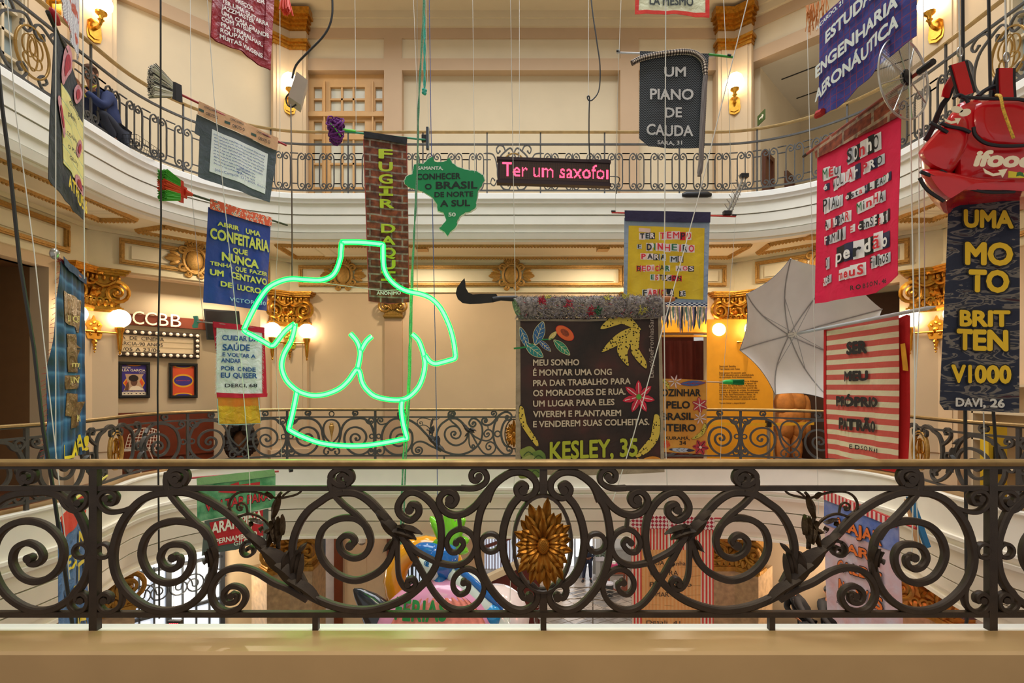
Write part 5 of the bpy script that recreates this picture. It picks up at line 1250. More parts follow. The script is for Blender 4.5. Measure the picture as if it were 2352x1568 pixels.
    def ransom(s, txt, x0, y0, x1, y1, cap, cap1=None, seed=1):
        s.done(); s.keep = True; cap, cap1 = (cap * .82, (cap1 or cap) * .82) if 'red' in s.name else (cap, cap1); r = random.Random(seed + len(txt) * 7 + int(x0)); n = len(txt); cap1 = cap1 or cap
        wd = [(.55 if c in 'iIlí1,.' else 1.15 if c in 'MmW' else 1) * r.uniform(.85, 1.2) for c in txt]; tot = sum(wd); pos = 0
        for c, w_ in zip(txt, wd):
            ta, tb = pos / tot, (pos + w_) / tot; pos += w_
            if c == ' ': continue
            bgc, fg = r.choice([('#e9e4e6', '#1b1a20'), ('#cfd0d6', '#1b1a20'), ('#e9e4e6', '#c3132f'), ('#17181c', '#e8e3e0'), ('#e9e4e6', '#1b1a20'), ('#cfd0d6', '#1b1a20'), ('#26284a', '#e8e3e0'), ('#e9e4e6', '#d01c2e')] if 'red' in s.name else
                             [('#f0d9d8', '#d8142c'), ('#1c1b22', '#f0d9d8'), ('#f0d9d8', '#1c1b22'), ('#d8142c', '#1c1b22'), ('#f0d9d8', '#d8142c'), ('#d9d9dd', '#1c1b22'), ('#f0d9d8', '#d8142c')])
            if r.random() < .07: bgc, fg = '#e9e4e6', '#146a3c'
            h = cap + (cap1 - cap) * (ta + tb) / 2; h0, h1 = r.uniform(.06, .16), r.uniform(1.05, 1.18); dy = r.uniform(-.08, .08) * h
            px = lambda t: x0 + (x1 - x0) * t; py = lambda t: y0 + (y1 - y0) * t + dy
            s.patch([(px(ta), py(ta) - h * h1), (px(tb), py(tb) - h * h1), (px(tb), py(tb) + h * h0), (px(ta), py(ta) + h * h0)], mat('cutting ' + bgc, bgc, .6, var=.04), .004 + .0005 * r.random())
            m_ = (.34 if c in 'Iií1,' else .12) * (tb - ta); s.text(c, px(ta + m_), py(ta + m_), px(tb - m_), py(tb - m_), h * (1 if c.isupper() or c in 'lhdbfÍíÃã' else .95), mat('ink ' + fg, fg, .6, var=0), r.choice([.02, .05, .07]), .014)
        s.done('cut_out_word'); s.keep = False
    def done(s, nm='trimming', **kw):
        if s.lm.v: s.lm.build(nm, s.LM, s.root, 60)
        s.lm = MB(); s.LM = []
    def sleeve(s, p0, p1, r, mt, nm='sleeve'):
        a, b = Vector(s.at(*p0)), Vector(s.at(*p1)); m = MB(); k = 24; n = 14; vs = []; t = (b - a).normalized(); x = Vector((s.n.x, s.n.y, 0)); y = t.cross(x); uv = []
        for i in range(k + 1):
            for j in range(n):
                q = 2 * PI * j / n; vs.append(a + (b - a) * (i / k) + (x * math.cos(q) * .8 + y * math.sin(q) * 1.15) * r * (1 + .08 * math.sin(i * 1.7 + j))); uv.append(((b - a).length * i / k, r * q))
        m.add(vs, [(i * n + j, i * n + (j + 1) % n, (i + 1) * n + (j + 1) % n, (i + 1) * n + j) for i in range(k) for j in range(n)], 0, uv)
        m.build(nm, mt, s.root, 60)
def ink(c): return mat('ink ' + c, c, .65, var=.05)
def pole(name, label, cat, p0, p1, r, mt, parts=()):
    rt = thing(name, label, cat, (Vector(p0) + Vector(p1)) / 2); m = MB(); m.tube([p0, p1], r, 10); m.build('handle', mt, rt); return rt
def bristles(rt, o, ax, side, n, l, w, mt, nm='bristle_head', fan=.35, seed=1):
    # a brush head: many tapered tufts fanning out from o along ax
    r = random.Random(seed); o = Vector(o); ax = Vector(ax).normalized(); sd = Vector(side).normalized(); up_ = ax.cross(sd); M_ = mt if isinstance(mt, list) else [mt]; m = MB()
    for i in range(n):
        a = r.uniform(-1, 1); b = r.uniform(-1, 1); st = o + sd * a * w * .55 + up_ * b * .025
        d = (ax + sd * a * fan + up_ * b * .2 + Vector((r.uniform(-.05, .05), 0, r.uniform(-.05, .05)))).normalized()
        mi = 0 if len(M_) == 1 else (min(len(M_) - 1, int((a + 1) / 2 * len(M_))) if nm == 'bristle_head' else r.randrange(len(M_)))
        m.tube([st, st + d * l * r.uniform(.9, 1.05)], [.006, .004], 4, mi)
    return m.build(nm, M_, rt)
M_cord = mat('pale cord', '#d8d6cf', .6, var=.05); M_steel = mat('steel fitting', '#aaa8a4', .3, metal=.8)

# 1 quilted red satin banner
f_satin = fabric('red quilted satin', '#a01226', '#84101f', rough=.4, sheen=.0, weave=.5)
b = Banner('quilted_banner', 'dark red quilted satin banner with white list of wishes, cut by the top edge', 'banner', 481, 622, 5.0, 5.55, -60, .018, .35)
b.sheet('cloth', [(490, -60), (560, -60), (634, -60)], [(481, 86), (550, 118), (618, 163)], f_satin, nu=36)
b.sheet('border', [(490, -60), (503, -60)], [(481, 86), (499, 82)], f_satin, .012, nu=4, nv=20); b.sheet('border', [(612, -60), (632, -60)], [(604, 143), (618, 163)], f_satin, .012, nu=4, nv=20); b.sheet('border', [(486, 72), (550, 103), (617, 143)], [(481, 86), (550, 118), (618, 163)], f_satin, .014, nu=24, nv=3)
w_ = ink('#f0ece8')
for t, x0, y0, x1, y1 in (('PENSAR TER', 512, -26, 606, 12), ('PREÇOS,', 538, 7, 580, 28), ('TER UMA GUITARRA', 508, 6, 614, 64), ('JAZZMASTER.', 507, 20, 584, 58), ('UMA CASA GRANDE', 507, 34, 614, 90), ('COM ATELIÊ', 507, 48, 574, 77), ('PRA TRABALHAR,', 506, 61, 602, 108), ('ROUPAS E', 505, 74, 566, 101), ('MUITAS VIAGENS', 504, 88, 602, 134)): b.text(t, x0, y0, x1, y1, 10, w_, .05, .012)
b.done()
rt = pole('red_brush', 'red-bristled brush tip hanging into view beside the quilted banner', 'brush', at(652, -70, 6), at(655, -10, 6), .012, M_black)
bristles(rt, at(655, -12, 6), (.05, 0, -1), (1, 0, 0), 90, .20, .05, mat('red bristle', '#e2452b', .5), fan=.15)
# 2 dark denim banner with legal-pad letter, seen nearly edge-on
f_den = fabric('black denim', '#24252b', '#34353c', weave=.4)
b = Banner('denim_banner', 'black denim banner bearing a yellow ruled letter, under a red handle', 'banner', 124, 192, 3.7, 4.6, 60, .008, .8)
b.sheet('cloth', [(126, 62), (150, 110), (190, 225)], [(116, 412), (150, 462), (193, 506)], f_den, nv=30)
def pad(nt, uv):
    return mixc(nt, ramp(nt, fract_of(nt, uv, 'Y', 9), [(0, '#ffffff'), (.05, '#000000')], 'CONSTANT'), '#e6d48d', '#8fa6a0')
b.sheet('letter_sheet', [(140, 190), (165, 238), (191, 285)], [(143, 374), (165, 402), (192, 428)], cloth_mat('yellow ruled cloth', pad), .006)
k_ = ink('#16161a')
for t, x0, y0, x1, y1, c in (('dinheiro', 146, 236, 171, 275, 14), ('plena,', 144, 262, 164, 288, 12), ('CONHECER', 141, 306, 169, 338, 9), ('O PUEGO', 143, 337, 169, 362, 9), ('GUATE', 146, 362, 169, 384, 9)): b.text(t, x0, y0, x1, y1, c, k_, .03, .03)
b.text('ATHEUS,6', 141, 425, 188, 492, 30, ink('#e7c023'), .06, .035)
for P in ([(146, 108), (155, 104), (162, 130), (160, 160), (150, 175), (142, 195), (139, 170), (141, 140)], [(167, 205), (176, 193), (186, 205), (186, 225), (174, 238), (168, 228)], [(130, 225), (136, 222), (142, 260), (146, 300), (143, 315), (136, 270)], [(176, 330), (184, 320), (188, 340), (180, 362), (174, 350)], [(174, 400), (184, 412), (190, 450), (182, 440), (173, 420)]):
    b.shape(P, mat('pink rag patch', '#c98793', .8, var=.3, scale=30), .01, 3); c = (sum(p[0] for p in P) / len(P), sum(p[1] for p in P) / len(P)); b.shape([(c[0] + (x - c[0]) * .55, c[1] + (y - c[1]) * .55) for x, y in P], mat('red rag patch', '#a81f34', .8, var=.3, scale=30), .014, 3)
b.done('applique')
rt = pole('tool_handle', 'red and black tool handle carrying the black denim banner', 'tool handle', b.at(126, 62, .0) + Vector((.02, -.08, .05)), b.at(150, 118) , .014, M_black)
m = MB(); q = b.at(127, 45, 0); m.lathe(q + Vector((.02, -.06, .04)), Vector((-.05, .2, -.12)), [(0, .01), (.02, .022), (.07, .026), (.11, .016)], 10); m.build('grip', mat('red grip', '#b3182a', .4), rt)
b = Banner('patterned_cloth', 'white and red patterned cloth tapering to a point, cut by the top edge', 'banner', 130, 184, 3.9, 4.7, -40, .02, .3)
def scales(nt, uv):
    v = N(nt, 'ShaderNodeTexWave', Scale=12, Distortion=3); nt.links.new(uv, v.inputs['Vector']); n = N(nt, 'ShaderNodeTexNoise', Scale=6, Detail=3); nt.links.new(uv, n.inputs['Vector'])
    return mixc(nt, ramp(nt, n.outputs['Fac'], [(.56, '#000000'), (.6, '#ffffff')]), ramp(nt, v.outputs['Fac'], [(.4, '#e7e4e8'), (.6, '#9a93a0')]), '#b4523c')
b.sheet('cloth', [(126, -40), (155, -40), (184, -40)], [(176, 128), (179, 136), (182, 140)], cloth_mat('white scale print', scales), nu=20, nv=24); b.done()
# 3 grey banner with the handwritten white letter
f_grey = fabric('slate grey denim', '#474d55', '#585f68', weave=.35)
b = Banner('letter_banner', 'slate grey banner with a handwritten white letter and newsprint hem', 'banner', 452, 637, 5.5, 6.3, 235, .016, .6)
b.sheet('cloth', [(452, 262), (545, 305), (635, 346)], [(447, 306), (540, 350), (633, 376)], f_grey); b.sheet('cloth', [(460, 309), (545, 350), (633, 372)], [(456, 405), (540, 436), (621, 464)], f_grey)
f_news = fabric('newsprint cotton', '#c99672', '#dcae88')
b.sheet('hem', [(455, 233), (545, 275), (637, 318)], [(452, 263), (545, 305), (634, 347)], f_news, .02, nv=5)
b.sheet('letter', [(487, 296), (552, 326), (616, 353)], [(482, 393), (546, 419), (610, 445)], fabric('white cotton', '#d9dce0', '#e8e9ec'), .006)
bl = ink('#39528f'); nk = ink('#39322d'); gr = ink('#2e4a40')
for i in range(10):
    y = 308 + i * 7.3; e = 1 if i < 7 else .8
    b.scrawl(491, y, 491 + 118 * e, y + 52 * e, 2.4, bl, .9, .011)
for t, x0, y0, x1, y1, c in (('2008-2012', 545, 389, 572, 398, 5), ('97', 540, 400, 552, 404, 6), ('João Campos', 492, 392, 543, 408, 6), ('13 L anos,', 549, 411, 586, 424, 6), ('futuro', 590, 427, 608, 434, 5)): b.text(t, x0, y0, x1, y1, c, bl, .0, .012)
b.line([(540, 390), (572, 401)], 1, bl, .012)
for x in (468, 528, 588):
    y = 233 + (x - 455) * .467
    b.text('TERRITÓRIO', x + 28, y + 17, x - 2, y + 5, -5, nk, .03, .022); b.text('O GLOBO', x + 30, y + 29, x + 2, y + 19, -7, nk, .03, .022)
    b.shape([(x - 14, y + 10), (x - 2, y + 15), (x - 2, y + 21), (x - 14, y + 16)], gr, .0225)
b.done()
p0, p1 = b.at(412, 216), b.at(657, 334)
rt = pole('broom', 'broom with black and white bristles and a red stick', 'broom', p0 + Vector((0, 0, 0)), p1, .012, mat('red stick', '#a9222a', .4))
ax = (p0 - p1).normalized(); m = MB(); m.poly([p0 + ax * .02 + Vector(v) for v in ((0, 0, .09), (.03, .02, .09), (.04, .02, -.09), (.01, 0, -.09))], ax * .06); m.build('head_block', M_black, rt)
bristles(rt, p0 + ax * .08, ax, (0, 0, 1), 600, .2, .13, [mat('white bristle', '#d9d6c6', .6), mat('black bristle', '#2b2b2d', .6), mat('white bristle', '#d9d6c6')], 'bristle_tuft', .5, 4)
# 4 blue banner: open a confectionery
f_blue = fabric('royal blue satin', '#123f9c', '#0d3488', rough=.45, sheen=.0)
def paisley(nt, uv):
    v = N(nt, 'ShaderNodeTexVoronoi', Scale=28); nt.links.new(uv, v.inputs['Vector']); return ramp(nt, v.outputs['Distance'], [(.15, '#2a3a6a'), (.3, '#f0d7c0'), (.5, '#d8593c')])
b = Banner('confectionery_banner', 'royal blue satin banner with yellow letters about opening a pastry shop', 'banner', 475, 620, 6.0, 6.9, 458, .014, .55)
b.sheet('cloth', [(479, 475), (550, 497), (621, 516)], [(470, 694), (540, 703), (612, 714)], f_blue, nv=30)
b.sheet('hem', [(481, 456), (550, 479), (622, 500)], [(480, 480), (550, 501), (620, 521)], cloth_mat('orange paisley', paisley), .02, nv=5)
y_ = ink('#cfd05e'); lb_ = ink('#9fc6dd')
for t, x0, y0, x1, y1, c, c1, bo in (('ABRIR', 498, 518, 547, 531, 10, 11, .07), ('UMA', 563, 536, 595, 544, 12, 12, .07), ('CONFEITARIA', 481, 547, 615, 580, 25, 27, .07), ('QUE', 531, 580, 568, 587, 12, 12, .07), ('NUNCA', 507, 598, 591, 618, 20, 20, .08), ('TENHA', 481, 608, 529, 617, 9, 9, .06), ('QUE', 538, 621, 565, 627, 10, 11, .06), ('FAZER', 573, 627, 611, 635, 9, 9, .06), ('UM', 481, 631, 511, 636, 14, 14, .08), ('CENTAVO', 526, 638, 610, 656, 15, 15, .07), ('DE', 504, 657, 528, 662, 12, 12, .07), ('LUCRO', 544, 665, 595, 675, 13, 13, .07)): b.text(t, x0, y0, x1, y1, c, y_, bo, .01, None, c1)
b.text('VICTOR, 30', 523, 691, 606, 702, 9, lb_, .02, .01); b.done()
p0, p1 = b.at(440, 447), b.at(660, 517)
rt = pole('broom', 'green and orange broom whose dark striped stick carries the royal blue banner', 'broom', p0, p1, .013, cloth_mat('striped stick', lambda nt, uv: ramp(nt, N(nt, 'ShaderNodeTexNoise', Scale=60).outputs['Fac'], [(.45, '#1d1d1b'), (.55, '#4a5a3a')]), .5))
ax = (p0 - p1).normalized(); m = MB(); m.tube([p0, p0 + ax * .1], [.02, .04], 8); m.poly([p0 + ax * .08 + Vector(v) for v in ((0, .03, .06), (0, -.03, .06), (0, -.03, -.06), (0, .03, -.06))], ax * .05)
m.poly([p0 + ax * .12 + Vector(v) for v in ((0, .03, .12), (0, -.03, .12), (0, -.03, -.12), (0, .03, -.12))], ax * .05); m.build('head_block', mat('orange red plastic', '#d23a26', .35), rt)
bristles(rt, p0 + ax * .16, ax, (0, 0, 1), 800, .2, .2, [mat('green bristle', '#46a332', .5), mat('orange bristle', '#e2532f', .5), mat('green bristle', '')], 'bristle_head', .25, 6)
# 5 white banner: take care of health
f_wh = fabric('white cotton cloth', '#cfd6da', '#e2e6e8', weave=.4); f_rd = fabric('carmine cloth', '#b3142f', '#c41c38')
b = Banner('health_banner', 'white fringed banner with blue letters, carmine border and yellow tail', 'banner', 490, 607, 6.9, 7.5, 740, .014, .4)
b.sheet('cloth', [(497, 748), (550, 753), (601, 757)], [(498, 903), (550, 904), (601, 904)], f_wh, .004)
b.sheet('border', [(488, 738), (548, 745), (607, 752)], [(490, 752), (548, 757), (606, 765)], f_rd, .01, nv=3); b.sheet('border', [(598, 756), (607, 754)], [(601, 910), (614, 910)], f_rd, -.006, nu=4); b.sheet('border', [(498, 901), (556, 904), (614, 903)], [(499, 912), (556, 914), (613, 911)], f_rd, .009, nv=3); b.sheet('border', [(488, 740), (497, 742)], [(497, 806), (500, 806)], f_rd, -.004, nu=3)
bu = ink('#22508f')
for t, x0, y0, x1, y1, c in (('CUIDAR DA', 509, 781, 591, 785, 12), ('SAÚDE', 510, 805, 573, 806, 15), ('E VOLTAR A', 510, 818, 585, 823, 9), ('ANDAR', 507, 832, 552, 834, 10), ('POR  ONDE', 507, 850, 585, 854, 10), ('EU QUISER', 506, 867, 588, 869, 12)): b.text(t, x0, y0, x1, y1, c, bu, .06, .012)
b.text('DERCI, 68', 515, 889, 588, 889, 8, ink('#22222a'), .03, .012); b.done()
m = MB()
for i in range(46):
    t = i / 45
    for x, s in ((498.5 - t, -1), (600, 1)): P = [b.at(x, 768 + t * 132, .008), b.at(x + s * R.uniform(2, 5), 770 + t * 132 + R.uniform(0, 5), .012)]; m.tube(P, .0018, 3)
o = m.build('fringe', f_wh, b.root)
b.sheet('tail', [(500, 911), (548, 913), (591, 912)], [(500, 932), (548, 935), (592, 932)], fabric('orange satin tail', '#d9822a', '#c96f1f', rough=.35), -.004, nv=5); b.sheet('tail', [(500, 930), (548, 933), (592, 930)], [(503, 973), (550, 973), (598, 971)], fabric('yellow satin tail', '#dcae28', '#c08f1c', rough=.3, weave=.6), -.004, nv=8)
b.lm = MB(); cy = mat('pale blue piping', '#a9cfd6', .6)
b.line([(500, 915), (503, 974), (550, 975), (598, 972), (592, 914)], 1.6, cy, .004, 0); b.done('piping')
p0 = b.at(444, 737); p1 = b.at(606, 753)
rt = pole('hand_saw', 'saw with a green pistol grip carrying the white health banner', 'saw', b.at(452, 738), b.at(604, 754), .008, M_steel)
m = MB(); g = [b.at(x, y) for x, y in ((443, 726), (452, 725), (454, 735), (458, 736), (456, 741), (453, 742), (452, 752), (443, 753), (441, 748), (445, 742), (446, 734))]; m.poly(g, Vector((0, .03, 0))); m.build('grip', mat('green grip', '#4d8f80', .5), rt)
# 6 tall brick-print banner
f_brick = cloth_mat('brick print', bricks('#97492a', '#6e3420', '#a08c80', 2.8), .8)
b = Banner('brick_banner', 'tall narrow banner of printed brick with lime letters running downwards', 'banner', 841, 938, 6.5, 6.67, 305, .014, .5)
b.sheet('cloth', [(835, 312), (885, 320), (934, 325)], [(847, 692), (893, 696), (939, 694)], f_brick, nv=40)
b.sheet('hem', [(835, 303), (885, 310), (935, 317)], [(836, 317), (885, 324), (934, 333)], fabric('black hem', '#17161a', '#222026'), .02, nv=3)
lm = ink('#b9c629')
for ch, y0, y1, x0 in (('F', 343, 365, 869), ('U', 372, 394, 869), ('G', 400, 422, 869), ('I', 428, 450, 870), ('R', 457, 478, 872), ('D', 514, 535, 875), ('A', 541, 562, 875), ('Q', 568, 590, 876), ('U', 596, 618, 875), ('I', 623, 645, 875)):
    if ch == 'I':
        for q in ((x0, y0, x0 + 33, y0 + 5), (x0, y1 - 5, x0 + 33, y1), (x0 + 11, y0 + 4, x0 + 22, y1 - 4)): b.shape([(q[0], q[1]), (q[2], q[1]), (q[2], q[3]), (q[0], q[3])], lm, .0095)
    else: b.text(ch, x0, y1, x0 + 33, y1 + 1, y1 - y0, lm, .06, .01)
b.text('ANÔNIMO', 865, 677, 920, 677, 8, ink('#e6e2df'), .06, .01)
rd_ = mat('rust edge binding', '#9a4038', .8); b.line([(835, 320), (847, 692), (893, 697), (939, 694), (934, 330)], 2, rd_, .006, 0); b.done()
p0, p1 = b.at(783, 301), b.at(978, 321)
rt = pole('mop', 'mop with a purple yarn head and bright green stick carrying the brick-print banner', 'mop', p0, p1, .012, mat('teal green stick', '#2f8f6c', .4))
m = MB(); m.tube([b.at(784, 298), b.at(817, 302)], .019, 10); m.build('grip', mat('lime grip', '#58c322', .4), rt)
m = MB(); c = b.at(769, 301); R.seed(21)
for i in range(46):
    a = R.uniform(0, 2 * PI); q = R.uniform(.04, .1); s_ = 1 if i % 2 else -1; ctr = c + Vector((R.uniform(-.04, .04), R.uniform(-.05, .05), s_ * R.uniform(.03, .1)))
    ax1 = Vector((math.cos(a), math.sin(a) * .6, R.uniform(-.4, .4))).normalized(); ax2 = ax1.cross(Vector((R.uniform(-1, 1), 1, R.uniform(-1, 1)))).normalized()
    m.tube([ctr + ax1 * q * math.cos(t * .7) * .8 + ax2 * q * math.sin(t * .7) for t in range(10)], .010, 5)
m.build('yarn_head', mat('purple yarn', '#6a2472', .9, var=.3, scale=60), rt)
m = MB(); m.tube([b.at(758, 288, .06), b.at(766, 300, .1), b.at(782, 320, .08)], .006, 5); m.build('yarn_tie', mat('lime grip', ''), rt)
rt = thing('squeegee', 'dark squeegee head clamped at the end of the mop stick', 'squeegee', b.at(982, 318))
m = MB(); q = b.at(982, 318); m.box((q.x - .015, q.y - .03, q.z - .14), (q.x + .02, q.y + .03, q.z + .14)); m.build('rubber_blade', mat('blue grey rubber', '#38404e', .6), rt)
m = MB(); m.box((q.x - .075, q.y - .02, q.z - .045), (q.x - .015, q.y + .02, q.z + .045)); m.build('clamp', M_black, rt)
# 7 Brazil-shaped board
b = Banner('map_board', 'green board cut to the outline of Brazil with black letters, beside the brick banner', 'banner', 930, 1113, 6.0, 6.0, 370, 0)
BR = [(951,379),(960,375),(972,378),(987,364),(994,361),(999,372),(1012,373),(1026,370),(1033,362),(1038,375),(1047,382),(1059,387),(1074,391),(1095,394),(1110,403),(1113,414),(1107,426),(1098,438),(1095,459),(1093,475),(1081,485),(1069,487),(1057,496),(1051,505),(1049,517),(1042,526),(1034,532),(1029,542),(1021,532),(1009,524),(1018,515),(1025,506),(1018,487),(1006,484),(1004,469),(994,454),(970,439),(957,435),(945,433),(930,423),(929,415),(934,406),(948,400),(949,390)]
def wob(P, n=4, a=1.0):
    o = []; r = random.Random(5)
    for i in range(len(P)):
        p, q = P[i], P[(i + 1) % len(P)]
        for k in range(n): t = k / n; o.append((p[0] + (q[0] - p[0]) * t + (r.uniform(-a, a) if k else 0), p[1] + (q[1] - p[1]) * t + (r.uniform(-a, a) if k else 0)))
    return o
BR2 = wob(BR); cc = (1022, 445)
def flat(P, d0, d1, mt, nm):
    m = MB(); pts = [b.at(x, y, d0) for x, y in P]; m.poly(pts, Vector((b.n.x, b.n.y, 0)) * (d1 - d0)); return m.build(nm, mt, b.root, 20)
flat([(x + (1.8 if x > cc[0] else -1.8) * min(1, abs(x - cc[0]) / 30), y + (1.8 if y > cc[1] else -1.8) * min(1, abs(y - cc[1]) / 30)) for x, y in BR2], -.02, 0, M_white, 'white_edge')
flat(BR2, 0, .012, mat('map green', '#0f8a55', .55, var=.05), 'board')
kk = ink('#14201c')
for t, x0, y0, x1, y1, c, bo in (('CONHECER', 957, 414, 1058, 412, 14, .06), ('O', 976, 436, 992, 436, 13, .06), ('BRASIL', 1001, 435, 1097, 434, 17, .06), ('DE NORTE', 998, 454, 1087, 452, 12, .06), ('A SUL', 1011, 476, 1080, 474, 15, .06)): b.text(t, x0, y0, x1, y1, c, kk, bo, .0145)
b.text('SAMANTA,', 960, 391, 1018, 391, 8, ink('#e6e2df'), .06, .0145); b.text('50', 1030, 498, 1047, 498, 9, ink('#e6e2df'), .06, .0145); b.done()
# 8 scrolling LED sign
Y = 7.0; b = Banner('led_sign', 'black LED message sign showing pink-red running words', 'LED sign', 1143, 1402, 7.0, 6.9, 366, 0, group=None) if False else None
rt = thing('led_sign', 'long black LED message sign with glowing pink-red words, hung on wires', 'LED sign', at(1273, 395, 7.0))
def L(x, y, d=0): t = (x - 1143) / 260; return at(x, y, 7.05 - .1 * t) + Vector((0, -d, 0))
m = MB(); m.poly([L(1143, 362), L(1401, 370), L(1401, 426), L(1143, 418)], Vector((0, .09, 0))); m.poly([L(1141, 360, .012), L(1403, 368, .012), L(1403, 375, .012), L(1141, 367, .012)], Vector((0, .1, 0))); m.poly([L(1141, 413, .012), L(1403, 421, .012), L(1403, 428, .012), L(1141, 420, .012)], Vector((0, .1, 0))); m.build('casing', mat('LED casing', '#2a0d10', .45), rt)
on_, off_ = MB(), MB()
v, f = glyphs('Ter um saxofon', .0); xs_ = [p[0] for p in v]; y0_, y1_ = capheight(.0); wx = max(xs_) * .955
NX, NY = 104, 19
def inside(x, y):
    for t in f:
        for k in range(1, len(t) - 1):
            a, b_, c = v[t[0]], v[t[k]], v[t[k + 1]]
            d1 = (x - b_[0]) * (a[1] - b_[1]) - (a[0] - b_[0]) * (y - b_[1]); d2 = (x - c[0]) * (b_[1] - c[1]) - (b_[0] - c[0]) * (y - c[1]); d3 = (x - a[0]) * (c[1] - a[1]) - (c[0] - a[0]) * (y - a[1])
            if not ((d1 < 0 or d2 < 0 or d3 < 0) and (d1 > 0 or d2 > 0 or d3 > 0)): return True
    return False
for i in range(NX):
    for j in range(NY):
        px = 1149 + 248 * (i + .5) / NX; py = 370 + 8 * (px - 1143) / 260 + 40 * (j + .5) / NY
        gx = (px - 1153) / 243 * wx; gy = y1_ - ((py - 8 * (px - 1143) / 260) - 373) / 31 * (y1_ - y0_)
        lit = 1153 <= px <= 1396 and inside(gx, gy); mb = on_ if lit else off_; e = 1.2 if lit else .7
        mb.add([L(px - e, py - e, .004), L(px - e, py + e, .004), L(px + e, py + e, .004), L(px + e, py - e, .004)], [(0, 1, 2, 3)])
on_.build('lit_dot_matrix', mat('lit LED', '#ff5a78', .5, var=0, emit=2.6, ecol='#ff3c5e'), rt); off_.build('unlit_dot_matrix', mat('unlit LED', '#5b4030', .4, var=0), rt)
# 9 cream banner cut by the top edge
b = Banner('cream_banner', 'cream cloth banner edged in red satin, ending in LA MESMO', 'banner', 1462, 1628, 6.5, 6.5, -60, .012, .4)
b.sheet('cloth', [(1462, -60), (1545, -60), (1628, -60)], [(1459, 32), (1545, 34), (1628, 40)], fabric('cream cotton', '#cfcfae', '#dadabc', weave=.4))
f_rs = fabric('red satin edging', '#c41f1c', '#e2452c', rough=.35)
b.sheet('border', [(1462, 24), (1545, 25), (1628, 31)], [(1458, 33), (1545, 33), (1628, 42)], f_rs, .006, nv=3); b.sheet('border', [(1461, -60), (1471, -60)], [(1458, 33), (1466, 32)], f_rs, .006, nu=3); b.sheet('border', [(1620, -60), (1629, -60)], [(1620, 38), (1629, 41)], f_rs, .006, nu=3)
b.text('LA MESMO', 1491, 13, 1592, 16, 20, ink('#2b3231'), .05, .01); b.done()
# 10 black zigzag banner: a grand piano
def zig(nt, uv):
    s = N(nt, 'ShaderNodeSeparateXYZ'); nt.links.new(uv, s.inputs[0])
    def M(op, a, b_): n = N(nt, 'ShaderNodeMath', operation=op); (nt.links.new(a, n.inputs[0]) if not isinstance(a, float) else None); (nt.links.new(b_, n.inputs[1]) if not isinstance(b_, float) else setattr(n.inputs[1], 'default_value', b_)); return n.outputs[0]
    pp = M('PINGPONG', M('MULTIPLY', s.outputs[0], 16.0), .5); fr = M('FRACT', M('ADD', M('MULTIPLY', s.outputs[1], 34.0), M('MULTIPLY', pp, 3.0)), 0.0)
    return ramp(nt, fr, [(0, '#6b7076'), (.3, '#1b1c20')], 'CONSTANT')
b = Banner('piano_banner', 'black zigzag-weave banner asking for a grand piano in pale letters', 'banner', 1469, 1625, 6.3, 6.25, 118, .012, .6)
b.sheet('cloth', [(1470, 117), (1545, 120), (1628, 123)], [(1468, 318), (1490, 337), (1550, 340), (1617, 341)], cloth_mat('black zigzag weave', zig), nv=30)
pw = ink('#c9c6c4')
for t, x0, y0, x1, y1, c in (('UM', 1525, 178, 1575, 177, 23), ('PIANO', 1492, 231, 1592, 230, 25), ('DE', 1527, 271, 1566, 270, 23), ('CAUDA', 1484, 312, 1591, 314, 25), ('SARA, 31', 1509, 333, 1566, 333, 9)): b.text(t, x0, y0, x1, y1, c, pw, .045, .01)
b.done()
def gingham(nt, uv): return mixc(nt, ramp(nt, fract_of(nt, uv, 'X', 30), [(0, '#000000'), (.5, '#ffffff')], 'CONSTANT'), ramp(nt, fract_of(nt, uv, 'Y', 25), [(0, '#1a1512'), (.5, '#6b5a50')], 'CONSTANT'), ramp(nt, fract_of(nt, uv, 'Y', 25), [(0, '#6b5a50'), (.5, '#e0d2c2')], 'CONSTANT'))
def softtube(name, pts, r, mt, parent, d=.035):
    P = crom([b.at(x, y, d) for x, y in pts], 6); m = MB(); n = 12; m.tube(P, [r * (1 - .25 * (i > len(P) * .92)) for i in range(len(P))], n)
    m.uv = [(i // n * .03, (i % n) / n * .19 + .01) for i in range(len(m.v))]; m.build(name, mt, parent, 60)
rt = thing('stuffed_tail', 'long stuffed tail of black and cream check draped over the piano banner', 'fabric tail', b.at(1600, 130, .04))
softtube('check_part', [(1450, 149), (1470, 139), (1500, 132), (1530, 127), (1566, 123), (1590, 126), (1605, 135), (1615, 150), (1618, 183)], .032, cloth_mat('check cotton', gingham), rt)
softtube('grey_part', [(1618, 180), (1615, 210), (1611, 270), (1608, 330), (1607, 375), (1603, 408)], .030, cloth_mat('grey stripe cotton', stripes('#8f8582', '#5f5654', 70, 'Y')), rt)
p0, p1 = b.at(1417, 119, -.016), b.at(1685, 129, -.016)
rt = pole('broomstick', 'white stick with a green end carrying the black piano banner', 'stick', p0, b.at(1640, 127, -.016), .012, mat('white stick', '#c9c9cd', .4))
m = MB(); m.tube([b.at(1628, 125), p1], .014, 10); m.build('green_end', mat('green tube', '#3f9a3a', .4), rt); m = MB(); m.tube([b.at(1416, 117), b.at(1424, 117)], .015, 8); m.build('cap', M_black, rt); m = MB(); m.tube([b.at(1671, 126), b.at(1679, 127)], .0155, 8); m.build('ring', M_black, rt)
